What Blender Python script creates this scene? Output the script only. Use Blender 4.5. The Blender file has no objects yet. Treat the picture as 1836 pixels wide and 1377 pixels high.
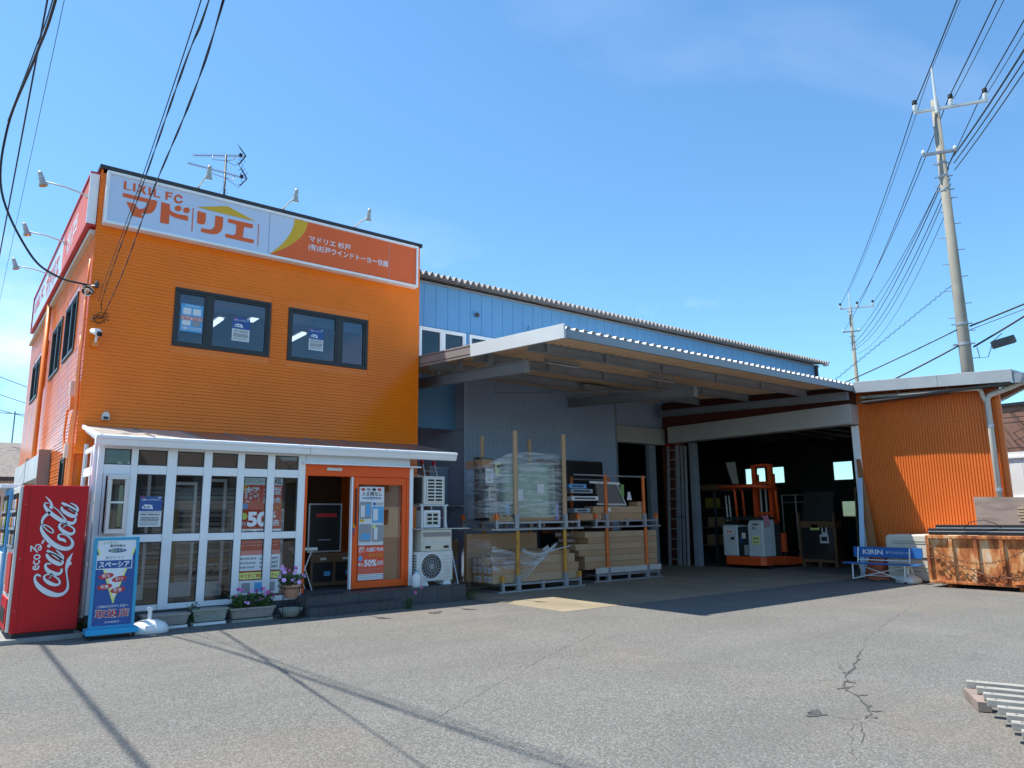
import bpy, bmesh, math, random
from mathutils import Vector, Matrix
random.seed(7)
D = bpy.data
SC = bpy.context.scene
COL = SC.collection
R = math.radians

# ------------------------------------------------------------------ camera
CAMH = 1.52
def set_camera():
    yaw, pitch, roll = R(37.947), R(10.280), R(-0.618)
    f = Vector((math.sin(yaw)*math.cos(pitch), math.cos(yaw)*math.cos(pitch), math.sin(pitch)))
    r = Vector((math.cos(yaw), -math.sin(yaw), 0)); u = r.cross(f)
    r2 = math.cos(roll)*r + math.sin(roll)*u; u2 = -math.sin(roll)*r + math.cos(roll)*u
    m = Matrix((r2, u2, -f)).transposed().to_4x4(); m.translation = (0, 0, CAMH)
    cd = D.cameras.new('camera'); cd.sensor_width = 36; cd.lens = 1313.18*36/1836
    cd.clip_start = .05; cd.clip_end = 3000
    co = D.objects.new('camera', cd); co.matrix_world = m; COL.objects.link(co); SC.camera = co
set_camera()

# ------------------------------------------------------------------ sky, sun, exposure
SUN = Vector((-.31, .325, 1.0)).normalized()
def set_light():
    w = D.worlds.new('World'); SC.world = w; w.use_nodes = True
    nt = w.node_tree; nt.nodes.clear(); N = nt.nodes.new; L = nt.links.new
    sky = N('ShaderNodeTexSky'); sky.sky_type = 'NISHITA'; sky.sun_disc = False
    sky.sun_elevation = math.asin(SUN.z); sky.sun_rotation = math.atan2(SUN.x, SUN.y)
    sky.altitude = 0; sky.air_density = 1.0; sky.dust_density = 0.25; sky.ozone_density = 3.0
    tint = N('ShaderNodeVectorMath'); tint.operation = 'MULTIPLY'; tint.inputs[1].default_value = SKY_TINT
    bg = N('ShaderNodeBackground'); bg.inputs['Strength'].default_value = SKY_STRENGTH
    out = N('ShaderNodeOutputWorld')
    # thin broken cloud low in the sky, all the way round
    tc = N('ShaderNodeTexCoord'); mp = N('ShaderNodeMapping'); mp.inputs['Scale'].default_value = (1, 1, 2.6)
    n1 = N('ShaderNodeTexNoise'); n1.inputs['Scale'].default_value = 2.6; n1.inputs['Detail'].default_value = 9; n1.inputs['Roughness'].default_value = .58
    mp.inputs['Location'].default_value = CLOUD_OFFSET
    r1 = N('ShaderNodeMapRange'); r1.inputs[1].default_value = .56; r1.inputs[2].default_value = .80
    sep = N('ShaderNodeSeparateXYZ'); r2 = N('ShaderNodeMapRange'); r2.inputs[1].default_value = .42; r2.inputs[2].default_value = .10
    mul = N('ShaderNodeMath'); mul.operation = 'MULTIPLY'; mul.use_clamp = True
    mx = N('ShaderNodeMix'); mx.data_type = 'RGBA'; mx.inputs['B'].default_value = CLOUD_COLOR
    # broad soft haze veils
    mp2 = N('ShaderNodeMapping'); mp2.inputs['Location'].default_value = HAZE_OFFSET; mp2.inputs['Scale'].default_value = (1, 1, 1.5); n2 = N('ShaderNodeTexNoise'); n2.inputs['Scale'].default_value = 1.5; n2.inputs['Detail'].default_value = 5; n2.inputs['Roughness'].default_value = .5; n2.inputs['Distortion'].default_value = .4
    h1 = N('ShaderNodeMapRange'); h1.inputs[1].default_value = .52; h1.inputs[2].default_value = .80; h1.inputs[4].default_value = .5; h2 = N('ShaderNodeMapRange'); h2.inputs[1].default_value = .75; h2.inputs[2].default_value = .35; hm = N('ShaderNodeMath'); hm.operation = 'MULTIPLY'; hm.use_clamp = True; mh = N('ShaderNodeMix'); mh.data_type = 'RGBA'; mh.inputs['B'].default_value = CLOUD_COLOR
    L(tc.outputs['Generated'], mp2.inputs['Vector']); L(mp2.outputs[0], n2.inputs['Vector']); L(n2.outputs[0], h1.inputs[0]); L(sep.outputs['Z'], h2.inputs[0]); L(h1.outputs[0], hm.inputs[0]); L(h2.outputs[0], hm.inputs[1]); L(hm.outputs[0], mh.inputs['Factor']); L(tint.outputs[0], mh.inputs['A'])
    L(tc.outputs['Generated'], mp.inputs['Vector']); L(mp.outputs[0], n1.inputs['Vector']); L(n1.outputs[0], r1.inputs[0])
    L(tc.outputs['Generated'], sep.inputs[0]); L(sep.outputs['Z'], r2.inputs[0])
    L(r1.outputs[0], mul.inputs[0]); L(r2.outputs[0], mul.inputs[1]); L(mul.outputs[0], mx.inputs['Factor'])
    L(sky.outputs[0], tint.inputs[0]); L(mh.outputs['Result'], mx.inputs['A']); L(mx.outputs['Result'], bg.inputs['Color']); L(bg.outputs[0], out.inputs[0])
    sd = D.lights.new('sun', 'SUN'); sd.energy = SUN_STRENGTH; sd.angle = R(.53); sd.color = (1, .945, .85)
    so = D.objects.new('sun', sd); so.rotation_euler = SUN.to_track_quat('Z', 'Y').to_euler(); so.location = (-10, 10, 30); COL.objects.link(so)
    v = SC.view_settings; v.view_transform = 'Standard'; v.look = 'None'; v.exposure = EXPOSURE; v.gamma = 1; v.use_curve_mapping = False
SKY_TINT = (.63, .90, .99); SKY_STRENGTH = .125; SUN_STRENGTH = 4.0; EXPOSURE = .97
CLOUD_OFFSET = (4.73, 2.2, 1.74); HAZE_OFFSET = (2.39, 3.83, .28); CLOUD_COLOR = (5.2, 5.6, 6.0, 1)
set_light()
SC.cycles.use_denoising = True
SC.cycles.max_bounces = 8; SC.cycles.transparent_max_bounces = 16

# ------------------------------------------------------------------ materials
MATS = {}
def mat(name, rgb, rough=.6, metal=0., var=.12, vs=2.0, bump=0., bs=60., spec=.5, detail=5, dirt=None, dirt_amt=0., dirt_scale=1.5, stretch=None, emit=0):
    if name in MATS: return MATS[name]
    m = D.materials.new(name); m.use_nodes = True; MATS[name] = m
    nt = m.node_tree; b = nt.nodes['Principled BSDF']; N = nt.nodes.new; L = nt.links.new
    b.inputs['Roughness'].default_value = rough; b.inputs['Metallic'].default_value = metal; b.inputs['Specular IOR Level'].default_value = spec
    b.inputs['Base Color'].default_value = (*rgb, 1)
    tc = N('ShaderNodeTexCoord'); vec = tc.outputs['Object']
    if stretch:
        mp = N('ShaderNodeMapping'); mp.inputs['Scale'].default_value = stretch; L(vec, mp.inputs['Vector']); vec = mp.outputs[0]
    col = None
    if var:
        n = N('ShaderNodeTexNoise'); n.inputs['Scale'].default_value = vs; n.inputs['Detail'].default_value = detail; L(vec, n.inputs['Vector'])
        mr = N('ShaderNodeMapRange'); mr.inputs[1].default_value = .3; mr.inputs[2].default_value = .7; mr.inputs[3].default_value = 1-var; mr.inputs[4].default_value = 1+var
        L(n.outputs[0], mr.inputs[0])
        mx = N('ShaderNodeVectorMath'); mx.operation = 'SCALE'; mx.inputs[0].default_value = rgb; L(mr.outputs[0], mx.inputs['Scale']); col = mx.outputs[0]
        rr = N('ShaderNodeMapRange'); rr.inputs[3].default_value = max(.02, rough-.1); rr.inputs[4].default_value = min(1, rough+.1); L(n.outputs[0], rr.inputs[0]); L(rr.outputs[0], b.inputs['Roughness'])
    if dirt:
        n2 = N('ShaderNodeTexNoise'); n2.inputs['Scale'].default_value = dirt_scale; n2.inputs['Detail'].default_value = 8; n2.inputs['Roughness'].default_value = .65; L(vec, n2.inputs['Vector'])
        m2 = N('ShaderNodeMapRange'); m2.inputs[1].default_value = .5; m2.inputs[2].default_value = .72; m2.inputs[4].default_value = dirt_amt; L(n2.outputs[0], m2.inputs[0])
        dm = N('ShaderNodeMix'); dm.data_type = 'RGBA'; dm.inputs['A'].default_value = (*rgb, 1); dm.inputs['B'].default_value = (*dirt, 1)
        if col: L(col, dm.inputs['A'])
        L(m2.outputs[0], dm.inputs['Factor']); col = dm.outputs['Result']
    if col: L(col, b.inputs['Base Color'])
    if bump:
        nb = N('ShaderNodeTexNoise'); nb.inputs['Scale'].default_value = bs; nb.inputs['Detail'].default_value = 4; L(tc.outputs['Object'], nb.inputs['Vector'])
        bp = N('ShaderNodeBump'); bp.inputs['Strength'].default_value = bump; bp.inputs['Distance'].default_value = .01; L(nb.outputs[0], bp.inputs['Height']); L(bp.outputs[0], b.inputs['Normal'])
    if emit:
        b.inputs['Emission Color'].default_value = (*rgb, 1); b.inputs['Emission Strength'].default_value = emit
    return m

def glass(name, tint=(.85, .9, .9), ior=1.5, rough=0.0, mixin=0.0, mix_rgb=(.6, .65, .65)):
    if name in MATS: return MATS[name]
    m = D.materials.new(name); m.use_nodes = True; MATS[name] = m
    nt = m.node_tree; nt.nodes.clear(); N = nt.nodes.new; L = nt.links.new
    out = N('ShaderNodeOutputMaterial'); tr = N('ShaderNodeBsdfTransparent'); tr.inputs[0].default_value = (*tint, 1)
    gl = N('ShaderNodeBsdfGlossy'); gl.inputs['Roughness'].default_value = rough
    fr = N('ShaderNodeFresnel'); fr.inputs[0].default_value = ior; mx = N('ShaderNodeMixShader')
    # two faces of a pane reflect about twice
    ma = N('ShaderNodeMath'); ma.operation = 'MULTIPLY'; ma.inputs[1].default_value = 1.5; ma.use_clamp = True
    L(fr.outputs[0], ma.inputs[0]); L(ma.outputs[0], mx.inputs[0]); L(tr.outputs[0], mx.inputs[1]); L(gl.outputs[0], mx.inputs[2]); last = mx.outputs[0]
    if mixin:
        df = N('ShaderNodeBsdfDiffuse'); df.inputs[0].default_value = (*mix_rgb, 1); m2 = N('ShaderNodeMixShader'); m2.inputs[0].default_value = mixin
        L(last, m2.inputs[1]); L(df.outputs[0], m2.inputs[2]); last = m2.outputs[0]
    L(last, out.inputs[0]); return m

def film(name):
    m = D.materials.new(name); m.use_nodes = True; MATS[name] = m
    nt = m.node_tree; nt.nodes.clear(); N = nt.nodes.new; L = nt.links.new
    out = N('ShaderNodeOutputMaterial'); tr = N('ShaderNodeBsdfTransparent'); pr = N('ShaderNodeBsdfPrincipled')
    pr.inputs['Base Color'].default_value = (.82, .84, .86, 1); pr.inputs['Roughness'].default_value = .18
    tc = N('ShaderNodeTexCoord'); mp = N('ShaderNodeMapping'); mp.inputs['Scale'].default_value = (1.0, 1.0, 13); mp.inputs['Rotation'].default_value = (0, R(9), 0)
    n = N('ShaderNodeTexNoise'); n.inputs['Scale'].default_value = 1.6; n.inputs['Detail'].default_value = 8; n.inputs['Distortion'].default_value = .6
    mr = N('ShaderNodeMapRange'); mr.inputs[1].default_value = .42; mr.inputs[2].default_value = .80; mr.inputs[3].default_value = .13; mr.inputs[4].default_value = .72
    bp = N('ShaderNodeBump'); bp.inputs['Strength'].default_value = .4; bp.inputs['Distance'].default_value = .02
    mx = N('ShaderNodeMixShader'); L(tc.outputs['Object'], mp.inputs[0]); L(mp.outputs[0], n.inputs['Vector']); L(n.outputs[0], mr.inputs[0]); L(n.outputs[0], bp.inputs['Height']); L(bp.outputs[0], pr.inputs['Normal'])
    L(mr.outputs[0], mx.inputs[0]); L(tr.outputs[0], mx.inputs[1]); L(pr.outputs[0], mx.inputs[2]); L(mx.outputs[0], out.inputs[0]); return m

def asphalt():
    m = D.materials.new('asphalt'); m.use_nodes = True; MATS['asphalt'] = m
    nt = m.node_tree; b = nt.nodes['Principled BSDF']; N = nt.nodes.new; L = nt.links.new
    tc = N('ShaderNodeTexCoord'); P = tc.outputs['Object']
    def noise(s, d=4, r=.55):
        n = N('ShaderNodeTexNoise'); n.inputs['Scale'].default_value = s; n.inputs['Detail'].default_value = d; n.inputs['Roughness'].default_value = r; L(P, n.inputs['Vector']); return n.outputs[0]
    def rng(s, a, b_, c, d):
        r = N('ShaderNodeMapRange'); r.inputs[1].default_value = a; r.inputs[2].default_value = b_; r.inputs[3].default_value = c; r.inputs[4].default_value = d; L(s, r.inputs[0]); return r.outputs[0]
    def mixc(f, A, B):
        x = N('ShaderNodeMix'); x.data_type = 'RGBA'
        for k, v in (('A', A), ('B', B)):
            if isinstance(v, tuple): x.inputs[k].default_value = (*v, 1)
            else: L(v, x.inputs[k])
        L(f, x.inputs['Factor']); return x.outputs['Result']
    vo = N('ShaderNodeTexVoronoi'); vo.inputs['Scale'].default_value = 62; L(P, vo.inputs['Vector'])
    sp = N('ShaderNodeSeparateColor'); L(vo.outputs['Color'], sp.inputs[0])
    stone = mixc(rng(sp.outputs[0], 0, 1, 0, 1), (.112, .110, .103), (.232, .227, .212))
    vd = rng(vo.outputs['Distance'], .35, .75, 0, .85)
    c = mixc(vd, stone, (.100, .096, .086))
    c = mixc(rng(noise(140, 2), .61, .74, 0, .55), c, (.40, .385, .35))
    big = noise(.55, 6, .6); c2 = N('ShaderNodeVectorMath'); c2.operation = 'SCALE'; L(c, c2.inputs[0]); L(rng(big, .3, .7, .92, 1.08), c2.inputs['Scale'])
    c3 = mixc(rng(noise(.31, 5), .56, .72, 0, .26), c2.outputs[0], (.245, .185, .135))
    mpt = N('ShaderNodeMapping'); mpt.inputs['Scale'].default_value = (.16, 1.5, 1); mpt.inputs['Rotation'].default_value = (0, 0, R(-28)); L(P, mpt.inputs[0]); nt_ = N('ShaderNodeTexNoise'); nt_.inputs['Scale'].default_value = 1.1; nt_.inputs['Detail'].default_value = 6; L(mpt.outputs[0], nt_.inputs['Vector'])
    c3 = mixc(rng(nt_.outputs[0], .50, .70, 0, .38), c3, (.12, .117, .108))
    c3 = mixc(rng(noise(.9, 7, .62), .57, .70, 0, .14), c3, (.26, .25, .225))
    c4 = mixc(rng(noise(1.7, 8, .7), .59, .76, 0, .45), c3, (.085, .083, .08))
    L(c4, b.inputs['Base Color']); b.inputs['Roughness'].default_value = .88; b.inputs['Specular IOR Level'].default_value = .25
    bp = N('ShaderNodeBump'); bp.inputs['Strength'].default_value = .55; bp.inputs['Distance'].default_value = .006; bp.invert = True; L(vo.outputs['Distance'], bp.inputs['Height']); L(bp.outputs[0], b.inputs['Normal'])
    return m

def rust(name, paint, amt):
    m = D.materials.new(name); m.use_nodes = True; MATS[name] = m
    nt = m.node_tree; b = nt.nodes['Principled BSDF']; N = nt.nodes.new; L = nt.links.new
    tc = N('ShaderNodeTexCoord'); mp = N('ShaderNodeMapping'); mp.inputs['Scale'].default_value = (1, 1, .38); L(tc.outputs['Object'], mp.inputs[0])
    n = N('ShaderNodeTexNoise'); n.inputs['Scale'].default_value = 3.4; n.inputs['Detail'].default_value = 10; n.inputs['Roughness'].default_value = .68; L(mp.outputs[0], n.inputs['Vector'])
    cr = N('ShaderNodeValToRGB'); e = cr.color_ramp.elements
    e[0].position = amt-.13; e[0].color = (*paint, 1); e[1].position = amt+.3; e[1].color = (.07, .022, .012, 1)
    for p, c in ((amt-.02, (.62, .36, .17)), (amt+.05, (.50, .17, .045)), (amt+.14, (.28, .075, .022))):
        x = e.new(p); x.color = (*c, 1)
    L(n.outputs[0], cr.inputs[0]); L(cr.outputs[0], b.inputs['Base Color']); b.inputs['Roughness'].default_value = .8
    n2 = N('ShaderNodeTexNoise'); n2.inputs['Scale'].default_value = 45; n2.inputs['Detail'].default_value = 6; L(tc.outputs['Object'], n2.inputs['Vector'])
    bp = N('ShaderNodeBump'); bp.inputs['Strength'].default_value = .4; bp.inputs['Distance'].default_value = .01; L(n2.outputs[0], bp.inputs['Height']); L(bp.outputs[0], b.inputs['Normal'])
    return m

def siding(name, rgb):
    # painted board with pressed courses: short joints every 30 cm, 6 cm rows
    m = mat(name, rgb, .17, 0, .06, 1.2, spec=.4)
    nt = m.node_tree; b = nt.nodes['Principled BSDF']; N = nt.nodes.new; L = nt.links.new
    tc = nt.nodes['Texture Coordinate']; sp = N('ShaderNodeSeparateXYZ'); L(tc.outputs['Object'], sp.inputs[0])
    ad = N('ShaderNodeMath'); ad.operation = 'ADD'; L(sp.outputs[0], ad.inputs[0]); L(sp.outputs[1], ad.inputs[1])
    cb = N('ShaderNodeCombineXYZ'); L(ad.outputs[0], cb.inputs[0]); L(sp.outputs[2], cb.inputs[1])
    br = N('ShaderNodeTexBrick'); br.inputs['Scale'].default_value = 1; br.inputs['Brick Width'].default_value = .34; br.inputs['Row Height'].default_value = .06; br.inputs['Mortar Size'].default_value = .0045; br.inputs['Mortar Smooth'].default_value = .5
    br.inputs['Color1'].default_value = (.9, .9, .9, 1); br.inputs['Color2'].default_value = (1, 1, 1, 1); br.inputs['Mortar'].default_value = (0, 0, 0, 1); L(cb.outputs[0], br.inputs['Vector'])
    n = N('ShaderNodeTexNoise'); n.inputs['Scale'].default_value = 22; n.inputs['Detail'].default_value = 4
    mp = N('ShaderNodeMapping'); mp.inputs['Scale'].default_value = (.3, .3, 1.6); L(tc.outputs['Object'], mp.inputs[0]); L(mp.outputs[0], n.inputs['Vector'])
    b1 = N('ShaderNodeBump'); b1.inputs['Strength'].default_value = .5; b1.inputs['Distance'].default_value = .010; L(br.outputs[0], b1.inputs['Height'])
    bp = N('ShaderNodeBump'); bp.inputs['Strength'].default_value = .16; bp.inputs['Distance'].default_value = .012; L(n.outputs[0], bp.inputs['Height']); L(b1.outputs[0], bp.inputs['Normal']); L(bp.outputs[0], b.inputs['Normal'])
    return m

ASPH = asphalt()
ORANGE = siding('orange_siding_paint', (.98, .210, .008))
ORANGE_PIPE = mat('orange_pipe_paint', (.80, .22, .03), .35, 0, .05)
ANNEX = mat('annex_orange_steel', (.72, .17, .030), .45, 0, .06, 1.0, spec=.3)
DOORO = mat('door_orange', (.86, .11, .012), .4, 0, .04, spec=.3)
ALU = mat('white_aluminium', (.87, .88, .89), .35, 0, .05, 1.5)
ALU_D = mat('grey_aluminium', (.50, .52, .55), .4, .5, .06)
BRONZE = mat('dark_bronze_frame', (.035, .033, .032), .35, .3, .08)
DARK = mat('black_rubber', (.012, .012, .013), .55, 0, .1)
DGREY = mat('dark_grey', (.06, .062, .065), .55, 0, .12)
BLUEP = mat('pale_blue_panel', (.14, .34, .60), .5, 0, .05, .8, spec=.25)
BLUEW = mat('blue_steel_siding', (.36, .47, .62), .5, 0, .06, .8)
STEELB = mat('blue_grey_steel', (.235, .27, .31), .45, 0, .1, 1.5)
FASC = mat('pale_grey_fascia', (.62, .65, .66), .4, 0, .06, 1.5)
TAUPE = mat('taupe_fascia', (.28, .245, .23), .45, 0, .05)
TAN = mat('tan_sheet_underside', (.74, .52, .34), .6, 0, .07)
SLATE = mat('grey_slate_roof', (.30, .28, .26), .8, 0, .15, 3)
WHITE = mat('white_paint', (.80, .80, .78), .45, 0, .05)
OFFW = mat('off_white_plastic', (.66, .65, .60), .45, 0, .06, 2, dirt=(.35, .31, .25), dirt_amt=.35)
CREAM = mat('cream_steel', (.63, .60, .50), .45, 0, .06)
SHUT = mat('shutter_box_beige', (.42, .42, .41), .5, 0, .05)
CONC = mat('concrete_tan', (.255, .213, .145), .85, 0, .16, 1.1, .3, 90, dirt=(.20, .17, .125), dirt_amt=.4, dirt_scale=.9)
CONCG = mat('concrete_grey', (.27, .265, .25), .85, 0, .18, 3, .3, 60)
FLOORC = mat('warehouse_floor', (.17, .16, .15), .7, 0, .2, .8)
TILE = mat('dark_tile', (.055, .058, .066), .5, 0, .2, 3)
GROUT = mat('grout', (.11, .11, .112), .9, 0, .1)
CARD = mat('cardboard', (.47, .275, .145), .75, 0, .07, 2)
CARD2 = mat('cardboard_pale', (.50, .325, .19), .75, 0, .07, 2)
CARDD = mat('cardboard_brown', (.30, .185, .10), .78, 0, .08, 2)
WOOD = mat('raw_wood', (.50, .36, .21), .7, 0, .15, 6, stretch=(1, 8, 8))
GALV = mat('galvanised_steel', (.33, .345, .36), .45, .4, .15, 4)
POSTO = mat('orange_post', (.75, .16, .025), .5, 0, .12, 5, dirt=(.2, .08, .03), dirt_amt=.5, dirt_scale=6)
POSTY = mat('yellow_ochre_post', (.62, .29, .035), .55, 0, .15, 5, dirt=(.12, .05, .02), dirt_amt=.6, dirt_scale=7)
RED = mat('vending_red', (.56, .012, .017), .4, 0, .04, spec=.25)
LOGOW = mat('print_white', (.75, .77, .80), .4, 0, 0)
SIGNW = mat('sign_panel_white', (.58, .67, .84), .3, 0, .03, .6)
SIGNO = mat('sign_panel_orange', (.80, .14, .04), .4, 0, .03, .6, spec=.25)
PRO = mat('print_orange', (.80, .14, .04), .45, 0, 0, spec=.25)
PRY = mat('print_yellow', (.72, .42, .01), .4, 0, 0)
PRB = mat('print_black', (.02, .02, .022), .45, 0, 0)
PRR = mat('print_red', (.55, .03, .025), .45, 0, 0)
PRBL = mat('print_blue', (.02, .085, .30), .4, 0, 0)
PRLB = mat('print_light_blue', (.10, .38, .70), .4, 0, 0)
PRG = mat('print_green', (.20, .40, .12), .5, 0, 0)
PRGREY = mat('print_grey', (.30, .31, .33), .5, 0, 0)
PRLY = mat('print_lime', (.75, .80, .22), .5, 0, 0)
PRP = mat('print_pink', (.60, .22, .18), .5, 0, 0)
PAPER = mat('white_paper', (.74, .75, .76), .6, 0, 0)
CYAN = mat('cyan_frame', (.03, .33, .55), .35, 0, .05)
GLASS = glass('clear_glass', (.93, .95, .95), 1.45)
GLASSD = glass('tinted_glass', (.42, .45, .47), 1.55)
GLASSG = glass('green_glass_stack', (.62, .74, .68), 1.5, 0, .35, (.30, .40, .36))
FILM = film('stretch_film')
CABLE = mat('black_cable', (.012, .012, .014), .5, 0, 0)
POLEC = mat('concrete_pole', (.27, .25, .205), .85, 0, .12, 2, .2, 40)
LEAF = mat('leaf_green', (.065, .15, .03), .5, 0, .35, 9)
PINK = mat('petunia_pink', (.62, .13, .42), .5, 0, .15, 20)
LILAC = mat('petunia_lilac', (.66, .38, .72), .5, 0, .15, 20)
POT = mat('planter_plastic', (.36, .31, .28), .6, 0, .12, 4, dirt=(.2, .19, .17), dirt_amt=.5, dirt_scale=5)
POTG = mat('planter_grey', (.33, .34, .29), .65, 0, .18, 5, dirt=(.12, .13, .09), dirt_amt=.6, dirt_scale=7)
TERRA = mat('terracotta', (.42, .23, .16), .65, 0, .1, 5)
SOIL = mat('soil', (.05, .035, .025), .95, 0, .3, 20)
ROOFB = mat('brown_polycarbonate', (.22, .15, .125), .35, 0, .1, 1.5)
ROOFP = mat('beige_polycarbonate', (.50, .47, .42), .35, 0, .12, 1.5)
TUBE = mat('fluorescent_tube', (1, .97, .88), .5, 0, 0, emit=1.6)
LIFTO = mat('forklift_orange', (.72, .085, .015), .4, 0, .08, 4)
LIFTW = mat('forklift_white', (.60, .62, .62), .4, 0, .05, 3)
LIFTG = mat('forklift_dark_green', (.018, .032, .034), .45, 0, .1)
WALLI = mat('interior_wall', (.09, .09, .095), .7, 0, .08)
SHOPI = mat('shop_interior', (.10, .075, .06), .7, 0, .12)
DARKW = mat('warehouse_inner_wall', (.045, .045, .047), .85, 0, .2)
INTB = mat('interior_brown', (.17, .09, .045), .5, 0, .12, 4)
KBLUE = mat('bench_blue', (.025, .14, .42), .35, 0, .06)
RUSTM = rust('rusty_white_steel', (.60, .56, .48), .46)
RUSTF = rust('rusty_frame_steel', (.36, .30, .25), .40)
PLY = mat('weathered_plywood', (.33, .245, .205), .8, 0, .2, 3, .3, 30, dirt=(.13, .105, .095), dirt_amt=.6, dirt_scale=4, stretch=(1, .4, 2))
GREYW = mat('silvered_wood', (.30, .285, .25), .8, 0, .16, 5, stretch=(6, 1, 6))
BRICKF = mat('far_brick', (.25, .125, .085), .8, 0, .1)
TARP = mat('orange_tarp', (.48, .12, .055), .55, 0, .2, 6)
PINKC = mat('pink_cloth', (.62, .20, .28), .8, 0, .1)
POSTR = mat('poster_red', (.80, .11, .045), .5, 0, 0, spec=.2)
CRACKF = mat('hairline_crack', (.105, .102, .095), .9, 0, .2, 12)
STEELF = mat('grey_roof_edge', (.34, .37, .39), .45, 0, .08, 1.5)
TUFT = mat('tar_seal', (.062, .062, .058), .85, 0, .2, 12, .3, 80)

# ------------------------------------------------------------------ mesh helpers
WL = {}
def wloc(o): return WL.get(o.name, Vector((0, 0, 0))) if o else Vector((0, 0, 0))
def props(o, label=None, cat=None, group=None, kind=None):
    if label: o['label'] = label
    if cat: o['category'] = cat
    if group: o['group'] = group
    if kind: o['kind'] = kind
    return o
def thing(name, label, cat, loc=(0, 0, 0), group=None):
    o = D.objects.new(name, None); COL.objects.link(o); o.location = loc; o.empty_display_size = .1
    WL[o.name] = Vector(loc); return props(o, label, cat, group)

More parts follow.
